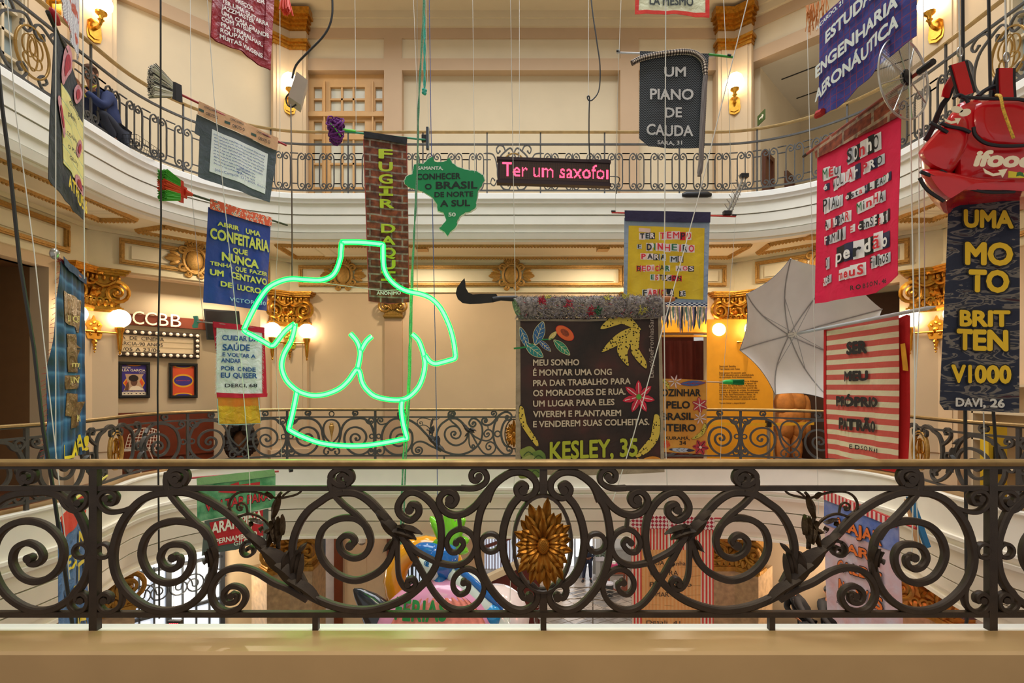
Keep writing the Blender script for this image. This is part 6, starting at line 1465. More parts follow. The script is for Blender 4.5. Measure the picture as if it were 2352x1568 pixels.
# 11 yellow ransom-letter banner
b = Banner('yellow_banner', 'yellow satin banner of cut-out letters with grey-blue edge, navy top and rag fringe', 'banner', 1434, 1627, 7.0, 6.95, 486, .012, .6)
b.sheet('cloth', [(1434, 500), (1530, 503), (1630, 506)], [(1432, 690), (1530, 697), (1624, 703)], fabric('grey blue denim', '#8a97ad', '#9aa6ba', weave=.3))
b.sheet('hem', [(1434, 484), (1530, 486), (1631, 488)], [(1435, 508), (1530, 511), (1630, 512)], fabric('navy cloth', '#2a2340', '#332b4c'), .02, nv=4)
b.sheet('panel', [(1444, 518), (1530, 521), (1618, 524)], [(1441, 679), (1530, 683), (1614, 689)], fabric('yellow satin', '#e3bd1f', '#d2a915', rough=.4), .004)
for t, x0, y0, x1, y1, c in (('TER', 1468, 548, 1504, 549, 12), ('TEMPO', 1513, 549, 1588, 549, 15), ('E', 1463, 571, 1474, 571, 9), ('DINHEIRO', 1483, 574, 1595, 578, 15), ('PARA', 1471, 595, 1529, 597, 12), ('ME', 1538, 601, 1570, 601, 12), ('DEDiCAR', 1462, 623, 1539, 622, 12), ('AOS', 1552, 621, 1594, 622, 10), ('ESTUdOS', 1493, 643, 1566, 645, 11), ('FABíOLA', 1475, 680, 1548, 679, 14), ('3E', 1560, 679, 1575, 679, 11)): b.ransom(t, x0, y0, x1, y1, c, seed=3)
b.text(',', 1549, 685, 1556, 685, 12, k_, .04, .01)
b.shape([(1467, 523), (1494, 525), (1494, 534), (1467, 532)], mat('pale pink slip', '#e3bcae', .7), .005)
ck_ = cloth_mat('checker tape', lambda nt, uv: mixc(nt, ramp(nt, fract_of(nt, uv, 'X', 16), [(0, '#000000'), (.5, '#ffffff')], 'CONSTANT'), ramp(nt, fract_of(nt, uv, 'Y', 28), [(0, '#1c2450'), (.5, '#d8d6da')], 'CONSTANT'), ramp(nt, fract_of(nt, uv, 'Y', 28), [(0, '#d8d6da'), (.5, '#1c2450')], 'CONSTANT')))
b.patch([(1432, 690), (1624, 696), (1624, 705), (1432, 699)], ck_, .006); b.done()
FM = [mat('rag ' + c, c, .8, var=.3, scale=30) for c in ('#8f8a6c', '#9a7f98', '#26303a', '#b9a48f', '#6f8a7a', '#c9b3b0')]
m = MB(); R.seed(8)
for i in range(38):
    x = 1434 + 188 * i / 37; y = 700 + (x - 1434) * .03; l = R.uniform(30, 62); q = R.uniform(-3, 3)
    a = [b.at(x + q * t + R.uniform(-1, 1), y + l * t, .01 * math.sin(t * 5 + i)) for t in (0, .25, .5, .75, 1)]; m.tube(a, [.014, .016, .012, .014, .004], 5, i % 6, True, .3)
m.build('fringe', FM, b.root)
p0, p1 = b.at(1405, 488), b.at(1690, 497)
rt = pole('broomstick', 'thin red stick with black ends carrying the yellow cut-out letter banner', 'stick', p0, p1, .011, mat('red orange stick', '#c93a32', .4))
for a, c in ((1404, 1414), (1682, 1691)): m = MB(); m.tube([b.at(a, 485 + (a - 1405) * .0316), b.at(c, 485 + (c - 1405) * .0316)], .014, 8); m.build('cap', M_black, rt)
rt = thing('antenna', 'metal television antenna with short cross rods clamped on the thin red stick', 'antenna', b.at(1668, 492))
a, c = b.at(1669, 490, .02), b.at(1708, 405, .02); m = MB(); m.tube([a, c], .014, 6); m.tube([a + Vector((.05, 0, 0)), c + Vector((.04, 0, 0))], .008, 6); m.build('boom', M_steel, rt)
m = MB()
for i in range(7): q = a + (c - a) * (.1 + .13 * i); m.tube([q + Vector((-.07, -.03, .06)), q + Vector((.05, .03, -.06))], .004, 5); m.tube([q + Vector((.0, -.03, .1)), q + Vector((.01, .03, -.09))], .003, 5)
m.build('cross_rod', M_steel, rt)
for q in (a, c): m = MB(); m.box((q.x - .05, q.y - .03, q.z - .025), (q.x + .05, q.y + .03, q.z + .025)); m.build('clamp', M_black, rt)
# 12 brown story banner in front
M_rag = [mat('rag tuft ' + c, c, .95, var=.3, scale=50) for c in ('#5a514d', '#7b716e', '#a59c98', '#ab9d84', '#3a3534', '#8f8ca0')] + [mat('rag tuft ' + c, c, .9, var=.2) for c in ('#a5243a', '#b9b24a', '#2f6b46')]
b = Banner('story_banner', 'large dark brown floral banner with a rag roll on top and fruit appliques', 'banner', 1185, 1517, 5.0, 5.05, 690, .010, .9)
def flor(nt, uv):
    v = N(nt, 'ShaderNodeTexVoronoi', Scale=3.2); nt.links.new(uv, v.inputs['Vector']); n = N(nt, 'ShaderNodeTexNoise', Scale=2.2, Detail=3); nt.links.new(uv, n.inputs['Vector'])
    return mixc(nt, ramp(nt, v.outputs['Distance'], [(.05, '#404040'), (.35, '#000000')]), ramp(nt, n.outputs['Fac'], [(.35, '#1c1410'), (.55, '#33201a'), (.7, '#4a201c')]), '#6e5f52')
b.sheet('cloth', [(1192, 730), (1350, 730), (1513, 726)], [(1194, 1086), (1350, 1080), (1521, 1073)], cloth_mat('brown floral print', flor, .7), nu=44, nv=40)
f_bei = fabric('raw beige hem', '#a89a82', '#8f8168', weave=.6)
b.sheet('border', [(1185, 735), (1195, 735)], [(1184, 1085), (1196, 1087)], f_bei, .005, nu=3, nv=30); b.sheet('border', [(1190, 1078), (1350, 1078), (1526, 1070)], [(1190, 1089), (1350, 1092), (1527, 1084)], f_bei, .005, nv=3); b.sheet('border', [(1511, 728), (1518, 727)], [(1518, 1076), (1527, 1076)], f_bei, .005, nu=3, nv=30)
b.sheet('border', [(1190, 732), (1350, 733), (1514, 726)], [(1190, 737), (1350, 738), (1514, 731)], f_bei, .006, nv=2)
tn = ink('#c3b59c')
for t, x1, y0, y1 in (('MEU SONHO', 1330, 840, 839), ('É MONTAR UMA ONG', 1405, 863, 861), ('PRA DAR TRABALHO PARA', 1447, 887, 882), ('OS MORADORES DE RUA.', 1436, 910, 906), ('UM LUGAR PARA ELES', 1411, 934, 930), ('VIVEREM E PLANTAREM', 1426, 958, 955), ('E VENDEREM SUAS COLHEITAS.', 1490, 981, 975)): b.text(t, 1224, y0, x1, y1, 14.5, tn, .05, .008)
b.text('KESLEY, 35', 1262, 1056, 1463, 1047, 42, ink('#a9b12c'), .055, .009); b.text('LençóiseFronhasSant', 1500, 867, 1500, 724, 10.5, ink('#a39589'), .02, .008, (-1, 0)); b.done()
def pdots(nt, uv):
    v = N(nt, 'ShaderNodeTexVoronoi', Scale=38); nt.links.new(uv, v.inputs['Vector']); return ramp(nt, v.outputs['Distance'], [(.22, '#2a2210'), (.3, '#cdb44a')], 'CONSTANT')
ban = mat('spotted banana cloth', '#cdb44a', .8)
ban = cloth_mat('spotted banana print', pdots)
def applique(P, mt, nm, sm=4, d=.006, edge=None):
    if edge: c = (sum(p[0] for p in P) / len(P), sum(p[1] for p in P) / len(P)); b.shape([(x + (x - c[0]) * .06, y + (y - c[1]) * .06) for x, y in P], edge, d - .001, sm)
    b.shape(P, mt, d, sm, None)
    # print needs the cloth coordinates
    b.lm.uv = [(v[0] * 1.0 + v[1], v[2]) for v in b.lm.v]; b.done(nm)
for P in ([(1379,754),(1399,731),(1426,719),(1446,728),(1465,748),(1471,758),(1450,752),(1420,742),(1399,752)], [(1382,808),(1405,778),(1429,760),(1453,752),(1457,758),(1445,775),(1418,793)], [(1453,757),(1434,775),(1420,790),(1418,808),(1428,826),(1443,840),(1440,815),(1446,795),(1460,770)], [(1456,757),(1468,757),(1468,778),(1465,796),(1471,812),(1483,830),(1483,846),(1466,832),(1450,810),(1449,788)],
          [(1195,932),(1203,940),(1206,965),(1220,990),(1235,1013),(1233,1025),(1211,997),(1196,972),(1192,950)], [(1503,952),(1514,956),(1516,985),(1510,1010),(1490,1035),(1464,1049),(1460,1043),(1485,1025),(1497,1000),(1500,970)]): applique(P, ban, 'banana_applique', 4, .007, ink('#1f1a10'))
def lf(cx_, cy, L_, w_, a, c, nm='leaf_applique', vein='#d8d29a'):
    ca, sa = math.cos(a), math.sin(a); P = [(cx_ + ca * L_ * t - sa * w_ * s, cy + sa * L_ * t + ca * w_ * s) for t, s in ((-1, 0), (-.5, .8), (0, 1), (.5, .75), (1, 0), (.5, -.75), (0, -1), (-.5, -.8))]
    b.shape([(cx_ + (x - cx_) * 1.08, cy + (y - cy) * 1.08) for x, y in P], ink(vein), .0065, 3); b.shape(P, mat('leaf cloth ' + c, c, .7, var=.15), .0075, 3)
    b.line([(cx_ - ca * L_ * .9, cy - sa * L_ * .9), (cx_ + ca * L_ * .9, cy + sa * L_ * .9)], 1, ink(vein), .009, 0)
    for t in (-.5, -.1, .3):
        for s in (-.7, .7): b.line([(cx_ + ca * L_ * t, cy + sa * L_ * t), (cx_ + ca * L_ * (t + .3) - sa * w_ * s, cy + sa * L_ * (t + .3) + ca * w_ * s)], .7, ink(vein), .009, 0)
    b.done(nm)
lf(1204, 776, 26, 8, 1.2, '#1f5f8a'); lf(1238, 765, 27, 12, -1.25, '#2a5f8f'); lf(1227, 805, 24, 11, .65, '#1d7a78'); lf(1251, 794, 18, 6, .75, '#1f4f8f'); lf(1290, 798, 24, 9, .75, '#1c7d5e'); lf(1269, 771, 13, 5, -.8, '#c9b25e')
applique([(1297 + 20 * math.cos(a * .63 - .5), 765 + 17 * math.sin(a * .63)) for a in range(10)], mat('papaya cloth', '#d9622a', .7, var=.1), 'fruit_applique', 3, .0085, ink('#c92020'))
b.shape([(1297 + 10 * math.cos(a * .8 - .5), 764 + 9 * math.sin(a * .8)) for a in range(8)], mat('papaya seed', '#8a3a1a', .7, var=.5, scale=90), .0095, 3, 'fruit_centre')
b.line([(1180, 800), (1206, 797), (1224, 790)], 4, ink('#1c7d3e'), .0075); b.line([(1236, 780), (1262, 779), (1270, 776)], 3, ink('#1c7d3e'), .0075); b.done('stem_applique')
def star(cx_, cy, r, n, c, ctr, nm='flower_applique', edge='#e6d8d0', a0=0, w_=.2):
    for i in range(n):
        a = 2 * PI * i / n + a0; ca, sa = math.cos(a), math.sin(a); P = [(cx_ + ca * r * t - sa * r * w_ * s, cy + sa * r * t + ca * r * w_ * s) for t, s in ((.12, .3), (.55, 1), (1, 0), (.55, -1), (.12, -.3))]
        b.shape(P, mat('petal cloth ' + c, c, .7, var=.2), .0075, 2); b.line([(cx_ + ca * r * .2, cy + sa * r * .2), (cx_ + ca * r * .85, cy + sa * r * .85)], 1.6, ink(edge), .0085, 0)
    b.shape([(cx_ + r * .17 * math.cos(i), cy + r * .17 * math.sin(i)) for i in range(6)], ink(ctr), .0095, 2); b.done(nm)
star(1466, 911, 38, 7, '#c4223c', '#5aa03a', a0=.2)
for i, (x, y, r) in enumerate(((1213, 1040, 18), (1236, 1048, 17), (1216, 1062, 20), (1204, 1085, 16), (1228, 1082, 18), (1245, 1066, 12))):
    b.shape([(x + r * math.cos(q * .7) * (1 + .15 * (q % 2)), y + r * .8 * math.sin(q * .7) * (1 + .15 * (q % 2))) for q in range(9)], mat('cabbage cloth ' + str(i % 3), ('#7d8a3e', '#5f7a34', '#99a05a')[i % 3], .7, var=.3), .007 + .001 * i, 3)
    b.line([(x - r * .6, y + r * .3), (x, y - r * .2), (x + r * .6, y + r * .2)], 2, ink('#2f4a22'), .0135)
b.done('cabbage_applique')
b.shape([(1474, 1056), (1490, 1048), (1510, 1049), (1520, 1058), (1510, 1069), (1490, 1070)], mat('orange fish cloth', '#d98a26', .7, var=.2), .0075, 3); b.shape([(1474, 1057), (1462, 1050), (1466, 1066)], mat('orange fish cloth', ''), .0075); b.done('fish_applique'); b.text('KIND', 1478, 1063, 1508, 1062, 9, ink('#2a2210'), .04, .009)
# rag roll
a, c = b.at(1186, 708, .03), b.at(1516, 704, .03); m = MB(); R.seed(31); n = 46
P = [a + (c - a) * i / n + Vector((0, R.uniform(-.008, .008), R.uniform(-.01, .01))) for i in range(n + 1)]
m.tube(P, [.098 + R.uniform(-.008, .008) for _ in P], 14); m.build('rag_roll', mat('grey rag felt', '#77706c', .95, var=.75, scale=30, bump=1, bscale=70), b.root)
m = MB()
for i in range(5200):
    t = R.random(); q = R.uniform(0, 2 * PI); o = a + (c - a) * t + Vector((0, math.cos(q) * .095, math.sin(q) * .095)); d = Vector((R.uniform(-1, 1), math.cos(q) * .8, math.sin(q) * .8)).normalized() * R.uniform(.005, .015); e = Vector((R.uniform(-.03, .03), 0, R.uniform(-.02, .02)))
    m.tube([o, o + d * .6 + e * .4, o + d + e], [.0026, .0024, .0012], 3, R.choice([0, 0, 1, 1, 2, 2, 2, 3, 3, 4, 5, 5] * 8 + [6, 7, 8, 6]), False)
for (t, q0, mi_, k) in ((.17, .6, 6, 46), (.5, -.5, 6, 40), (.55, -.5, 8, 36), (.74, 1.1, 7, 70), (.85, -.4, 7, 30), (.2, 1.3, 7, 24), (.62, .9, 7, 26), (.35, .2, 6, 20)):
    for i in range(k):
        tt = t + R.uniform(-.02, .02); q = q0 + R.uniform(-.35, .35) ; o = a + (c - a) * tt + Vector((0, -math.cos(q) * .098, math.sin(q) * .098)); m.tube([o, o + Vector((R.uniform(-.03, .03), -.012, R.uniform(-.03, .03)))], [.005, .003], 4, mi_, False)
o = m.build('rag_pile', M_rag, b.root, 60)
# sickle through the roll
rt = thing('sickle', 'black billhook whose shaft runs through the rag roll', 'sickle', b.at(1120, 686))
m = MB(); S_ = [(1067, 640), (1060, 648), (1050, 662), (1047, 675), (1052, 688), (1063, 697), (1080, 699), (1105, 698), (1133, 695), (1146, 689), (1140, 676), (1105, 676), (1086, 677), (1076, 673), (1070, 662), (1069, 650)]
m.poly([b.at(x, y, .03) for x, y in S_], Vector((0, .012, 0))); m.build('blade', mat('blackened steel', '#1c1c1c', .45, metal=.6, var=.3), rt)
m = MB(); m.tube([b.at(1132, 689, .03), b.at(1150, 686, .03), b.at(1188, 687, .03)], [.026, .022, .03], 10); m.tube([b.at(1186, 687, .03), b.at(1520, 688, .03)], .02, 8); m.build('shaft', M_black, rt)
m = MB(); m.tube([b.at(1515, 688, .03), b.at(1524, 688, .03), b.at(1540, 688, .03), b.at(1547, 688, .03)], [.026, .03, .028, .018], 10); m.build('wooden_end', mat('orange wood', '#b5713a', .5, var=.2), rt)
# 13 orange cooking banner
b = Banner('cooking_banner', 'orange satin banner about cooking across the country, hanging half behind the brown story banner', 'banner', 1510, 1624, 7.5, 7.5, 872, .012, .5)
b.sheet('cloth', [(1500, 869), (1560, 870), (1622, 873)], [(1500, 1036), (1560, 1040), (1624, 1043)], fabric('orange satin', '#d68a2c', '#e09a3c', rough=.45))
bk = ink('#1f1a18')
for t, x0, y0, x1, y1, c, bo in (('COZINHAR', 1504, 910, 1609, 910, 17, .06), ('PELO', 1530, 938, 1584, 938, 17, .06), ('BRASIL', 1519, 965, 1593, 964, 17, .06), ('INTEIRO', 1508, 990, 1598, 991, 17, .06), ('KURAMÁ,', 1528, 1009, 1584, 1010, 7.5, .03), ('34', 1559, 1021, 1575, 1021, 9, .03)): b.text(t, x0, y0, x1, y1, c, bk, bo, .009)
star(1607, 930, 19, 6, '#b5303a', '#ddd0c4', edge='#e6d2c6', a0=.4, w_=.28); star(1608, 960, 16, 7, '#c98a96', '#d9b070', a0=.2, w_=.12); star(1609, 1027, 19, 6, '#b5303a', '#ddd0c4', edge='#1f1a18', a0=.1, w_=.28); star(1550, 876, 17, 7, '#c98a96', '#d9a050', a0=.5, w_=.12)
lf(1591, 880, 28, 6, -.05, '#3f5f9a', vein='#a8281f'); lf(1566, 1033, 28, 5, .05, '#b9bccb', vein='#26284a'); lf(1530, 1020, 9, 8, .3, '#d9622a', 'fruit_applique', '#c92020')
for P in ([(1618, 972), (1622, 980), (1617, 996), (1603, 1006), (1588, 1007), (1603, 999), (1612, 986)], [(1519, 871), (1528, 873), (1536, 883), (1538, 896), (1528, 884)]): applique(P, ban, 'banana_applique', 3, .0075, ink('#1f1a10'))
p0, p1 = b.at(1512, 873, -.02), b.at(1668, 878, -.02)
rt = pole('brush', 'wooden stick ending in a green brush, carrying the orange cooking banner', 'brush', p0, p1, .012, mat('pale wood stick', '#d3a877', .5, var=.1))
m = MB(); m.tube([b.at(1660, 878, -.02), b.at(1668, 877, -.02), b.at(1682, 877, -.02)], [.02, .035, .04], 10); m.build('ferrule', mat('green ferrule', '#2fb44e', .35), rt)
bristles(rt, b.at(1680, 877, -.02), (1, 0, 0), (0, 0, 1), 260, .17, .06, mat('green brush bristle', '#12803f', .5), fan=.02, seed=3)
# 14 blue check banner, aeronautics
def check(nt, uv):
    g1 = ramp(nt, fract_of(nt, uv, 'X', 16), [(0, '#ffffff'), (.1, '#000000')], 'CONSTANT'); g2 = ramp(nt, fract_of(nt, uv, 'Y', 16), [(0, '#ffffff'), (.1, '#000000')], 'CONSTANT'); n = N(nt, 'ShaderNodeTexNoise', Scale=5, Detail=3); nt.links.new(uv, n.inputs['Vector'])
    return mixc(nt, g2, mixc(nt, g1, ramp(nt, n.outputs['Fac'], [(.35, '#2a2a72'), (.65, '#36388a')]), '#6e2a55'), '#6e2a55')
b = Banner('check_banner', 'blue and red checked cloth banner with white letters about aeronautical engineering', 'banner', 1877, 2101, 4.6, 3.63, 0, .022, .55)
b.sheet('cloth', [(1882, 44), (1925, 6), (1960, -30), (2025, -80), (2103, -130)], [(1877, 268), (1925, 250), (1968, 200), (2023, 152), (2101, 82)], cloth_mat('blue red check', check), nu=48, nv=30)
wt = ink('#d5dad6')
for t, x0, y0, x1, y1, c, c1 in (('RICARDO, 21', 1880, 71, 1944, 8, 9, 11), ('ESTUDAR', 1903, 102, 2030, -22, 28, 34), ('ENGENHARIA', 1877, 181, 2072, 15, 27, 34), ('AERONÁUTICA', 1876, 236, 2073, 62, 27, 35)): b.text(t, x0, y0, x1, y1, c, wt, .07, .016, None, c1)
b.done()
m = MB(); m.tube([b.at(1878, 268, .02), b.at(1886, 262, .03), b.at(1896, 256, .02)], [.02, .035, .03], 8); m.build('red_lining', mat('red lining', '#b5302c', .8, var=.3), b.root)
m = MB(); R.seed(14)
for i in range(34):
    x = 1850 + 50 * R.random(); y0 = 14 - (x - 1850) * .35; l = R.uniform(20, 75); m.tube([at(x, y0, 4.7), at(x + R.uniform(-4, 4), y0 + l * .5, 4.68), at(x + R.uniform(-6, 6), y0 + l, 4.7)], .0035, 4)
solo(m, 'straw_tuft', mat('orange straw', '#d0813c', .7), 'tuft of orange straw hanging beside the blue checked banner', 'straw')
# 15 crimson banner of cut-out letters
b = Banner('red_ransom_banner', 'crimson banner covered in cut-out magazine letters, hanging from the pole with the fan guard', 'banner', 1875, 2068, 5.0, 4.0, 290, .016, .6)
b.sheet('cloth', [(1877, 360), (1970, 314), (2070, 262)], [(1872, 697), (1950, 684), (2010, 672), (2068, 632)], fabric('crimson cloth', '#cf0f40', '#dc1448'), nu=36, nv=36)
b.sheet('hem', [(1874, 338), (1970, 272), (2066, 203)], [(1878, 364), (1970, 318), (2070, 268)], cloth_mat('brick print hem', bricks('#a8512c', '#8a3f24', '#b5977a', 2.2)), .02, nv=6)
for i, (t, x0, y0, x1, y1, c, c1) in enumerate((('MEU', 1892, 412, 1933, 397, 30, 18), ('SOnhO', 1950, 378, 2023, 338, 38, 40), ('é', 1894, 437, 1905, 433, 16, 16), ('VOLTAr', 1914, 436, 1978, 404, 26, 34), ('PRO', 1984, 398, 2031, 375, 24, 24), ('PIAuí', 1892, 490, 1940, 470, 36, 26), ('estabiLiZADO', 1950, 460, 2050, 410, 16, 20), ('AJuDAR', 1895, 526, 1960, 505, 22, 26), ('MinHA', 1971, 488, 2032, 458, 26, 26), ('FAMíliA', 1894, 562, 1949, 545, 22, 28), ('E', 1959, 534, 1967, 530, 18, 18), ('conSEguir', 1974, 528, 2045, 504, 22, 28), ('O', 1894, 616, 1905, 612, 28, 28), ('perdão', 1922, 604, 2045, 562, 38, 40), ('AOS', 1887, 655, 1911, 646, 18, 18), ('meuS', 1929, 645, 1986, 628, 26, 28), ('FilhOS', 1999, 616, 2048, 598, 28, 24))):
    b.ransom(t, x0, y0, x1, y1, c, c1, seed=20 + i)
b.text('R O B S O N , 46', 1964, 667, 2045, 649, 11, bk, .05, .024); b.done()
p0, p1 = b.at(1846, 359, -.0), b.at(2112, 165, 0)
rt = pole('wooden_pole', 'thin reddish pole through the brick-print hem of the crimson cut-out letter banner', 'pole', p0, p1, .014, mat('red wood pole', '#9a4436', .5))
m = MB(); m.tube([p0, p0 + (p1 - p0).normalized() * .06], .015, 8); m.build('cap', M_black, rt); m = MB(); m.tube([p1, p1 + (p1 - p0).normalized() * .12], .024, 8); m.build('grip', M_black, rt)
# fan guard
c = at(2076, 181, 3.9); rt = thing('fan_guard', 'round wire fan guard with a black hub mounted across the crimson banner pole', 'fan guard', c)
fx = Vector((.92, .39, 0)); rad = .298
Mfg = mat('bright wire', '#bdbbb6', .3, metal=.7, var=0)
def fp(r, a, d=0): return c + fx * (r * math.cos(a)) + Vector((0, 0, r * math.sin(a))) + Vector((fx.y, -fx.x, 0)) * d
m = MB(); m.tube([fp(rad, 2 * PI * i / 48) for i in range(49)], .008, 6); m.build('rim', Mfg, rt)
m = MB()
for k in range(1, 23): m.tube([fp(.05 + (rad - .05) * k / 23, 2 * PI * i / 40, .02 * (1 - k / 23)) for i in range(41)], .0011, 3, 0, False)
m.build('ring_wire', Mfg, rt)
for k in range(8): a = 2 * PI * k / 8 + .35; m = MB(); m.tube([fp(.04, a, .022), fp(rad, a, .002)], .005, 5); m.build('spoke', Mfg, rt)
m = MB(); m.lathe(fp(0, 0, .0), Vector((fx.y, -fx.x, 0)), [(0, .05), (.03, .05), (.04, .03)], 16); m.tube([fp(.055, 2 * PI * i / 20, .02) for i in range(21)], .006, 5); m.build('hub', M_black, rt)
# 16 camouflage banner
def camo(nt, uv):
    w1 = N(nt, 'ShaderNodeTexNoise', Scale=4.5, Detail=2, Distortion=1.6); mp = N(nt, 'ShaderNodeMapping'); mp.inputs['Scale'].default_value = (1, 2.6, 1); nt.links.new(uv, mp.inputs[0]); nt.links.new(mp.outputs[0], w1.inputs['Vector'])
    c1 = ramp(nt, w1.outputs['Fac'], [(0, '#23283a'), (.5, '#2b2f40'), (.53, '#6f6862'), (.6, '#2a2d3a'), (.64, '#5d5853'), (.69, '#3a1c26')], 'CONSTANT'); return c1
b = Banner('camouflage_banner', 'long dark camouflage banner with big yellow letters naming a dream motorcycle', 'banner', 2168, 2340, 3.9, 3.75, 445, .014, .5)
b.sheet('cloth', [(2180, 430), (2260, 430), (2342, 430)], [(2157, 926), (2168, 941), (2255, 944), (2340, 948)], cloth_mat('camouflage print', camo), nu=30, nv=40)
yl = ink('#e0b61a'); ol = ink('#14110c'); Wd = (('UMA', 2211, 524, 2326, 526, 42), ('MO', 2214, 609, 2325, 611, 53), ('TO', 2223, 671, 2317, 673, 52), ('BRIT', 2200, 750, 2319, 751, 38), ('TEN', 2193, 804, 2314, 807, 49), ('V1000', 2181, 879, 2320, 881, 42))
for t, x0, y0, x1, y1, c_ in Wd:
    b.text(t, x0 - 4, y0 + 3, x1 + 4, y1 + 3, c_ + 6, ol, .15, .007); b.text(t, x0, y0, x1, y1, c_, yl, .085, .009)
b.text('DAVI, 26', 2192, 933, 2304, 936, 20, ink('#cfcbc4'), .07, .009); b.done()
# 17 umbrella and the striped banner on its pole
C = at(1857, 758, 6.2); rad = .87; ap = C + Vector((0, .42, -.02))
rt = thing('umbrella', 'open beach umbrella with grey lining, its pole carrying the striped banner', 'umbrella', C)
def rim(k): a = PI / 2 + .28 + k * PI / 4 - .28; return C + Vector((math.cos(a) * rad, .03 * math.sin(2 * a), math.sin(a) * rad))
rot = -.3
def rimp(k): a = PI / 2 + k * PI / 4 - rot * 0 + .28; return C + Vector((math.cos(a) * rad, 0, math.sin(a) * rad))
Mgl = mat('grey umbrella lining', '#f0ece6', .55, var=.06, scale=3); Mbl = mat('blue umbrella cover', '#2f86b5', .6, var=.1); Msl = mat('umbrella rib', '#a9a7a6', .35, metal=.6)
for k in range(8):
    A, B_ = rimp(k), rimp(k + 1); m = MB()
    def pt(u, v):     # v: 0 at the crown, 1 at the rim
        e = A.lerp(B_, u); p = ap.lerp(e, v); bul = math.sin(PI * v) * .10 + v * .0
        sag = (1 - 4 * (u - .5) ** 2) * v * v * -.06
        dirn = (e - C); p = p + Vector((0, bul * .9, 0)) + dirn * (sag + bul * .25); return p + Vector((0, .05 * v * v * v * -1, 0))
    m.grid(pt, 8, 12, 0); m.grid(lambda u, v: pt(u, v) + Vector((0, .006, 0)) + (pt(u, v) - C) * .004, 8, 12, 1)
    m.build('canopy_panel', [Mgl, Mbl], rt, 60)
    m = MB(); m.tube([pt(0, v / 10) + Vector((0, -.008, 0)) for v in range(11)], .006, 5); rb = m.build('rib', Msl, rt)
    m = MB(); m.tube([ap + Vector((0, -.16, 0)), pt(0, .5) + Vector((0, -.01, 0))], .004, 5); m.build('strut', Msl, rb)
pe = at(2128, 708, 4.35)
m = MB(); m.tube([ap + Vector((0, .06, 0)), pe], .017, 10); m.build('pole', mat('grey white pole', '#bcc2c6', .4, metal=.2), rt)
m = MB(); m.tube([pe, pe + (pe - ap).normalized() * .1], [.019, .004], 8); m.build('point', mat('grey white pole', ''), rt)
m = MB(); m.lathe(ap + Vector((0, -.02, 0)), pe - ap, [(0, .03), (.1, .03), (.13, .024), (.2, .024)], 12); m.build('runner', M_white, rt)
b = Banner('striped_banner', 'red and cream striped banner about being my own boss, backed with bright red cloth', 'banner', 1900, 2068, 5.84, 4.77, 735, .018, .45)
b.sheet('backing', [(1900, 770), (1990, 760), (2074, 722), (2082, 724)], [(1912, 1062), (1990, 1070), (2062, 1088), (2072, 1086)], fabric('bright red backing', '#c41414', '#b01010'), -.03, nu=26)
b.sheet('cloth', [(1899, 757), (1960, 742), (2012, 732), (2066, 716)], [(1904, 1052), (1960, 1055), (2012, 1056), (2063, 1057)], cloth_mat('coral cream stripe', stripes('#c8564a', '#d8cdaa', 9.2, 'Y', .52)), .012, nu=40, nv=40)
b.sheet('side_edge', [(1897, 757), (1902, 757)], [(1902, 1052), (1906, 1052)], fabric('bright red backing', ''), .02, nu=2)
for t, x0, y0, x1, y1, c_ in (('SER', 1952, 815, 1996, 811, 30), ('MEU', 1946, 876, 1997, 874, 24), ('PRÓPRIO', 1924, 933, 2027, 936, 24), ('PATRÃO', 1932, 985, 2024, 994, 27), ('E D S O N , 41', 1962, 1030, 2028, 1040, 10)): b.text(t, x0, y0, x1, y1, c_, ink('#26201f'), .11 if c_ > 12 else .05, .022)
b.done(); b.sheet('yellow_tab', [(2066, 790), (2076, 788)], [(2070, 850), (2084, 852)], mat('yellow red tab', '#d99a1f', .7, var=.2), .0, nu=3, nv=4)
# 18 plaid banner, seen edge-on at the side
def plaid(nt, uv):
    x = ramp(nt, fract_of(nt, uv, 'X', 5), [(0, '#16303f'), (.3, '#1d4a7a'), (.45, '#3f78b0'), (.55, '#1b3f70'), (.8, '#173048')]); y = ramp(nt, fract_of(nt, uv, 'Y', 5), [(0, '#16342f'), (.35, '#225a8a'), (.5, '#5a8fc0'), (.6, '#1d456f'), (.85, '#14322e')]); m_ = nt.nodes.new('ShaderNodeMix'); m_.data_type = 'RGBA'; m_.inputs[0].default_value = .5; nt.links.new(x, m_.inputs[6]); nt.links.new(y, m_.inputs[7]); return m_.outputs[2]
b = Banner('plaid_banner', 'blue and green plaid banner with shiny brown lettered patches', 'banner', 137, 191, 4.3, 5.2, 600, .022, .5)
b.sheet('cloth', [(138, 596), (165, 620), (191, 644)], [(106, 1062), (150, 1056), (194, 1040)], cloth_mat('blue green plaid', plaid), nu=30, nv=36)
b.sheet('hem', [(138, 588), (165, 612), (192, 637)], [(139, 606), (165, 630), (191, 652)], cloth_mat('dark plaid hem', stripes('#1b2740', '#35557a', 40)), .02, nv=4)
fb = fabric('shiny brown foil', '#5b3f22', '#8a6a40', rough=.2, weave=1.0)
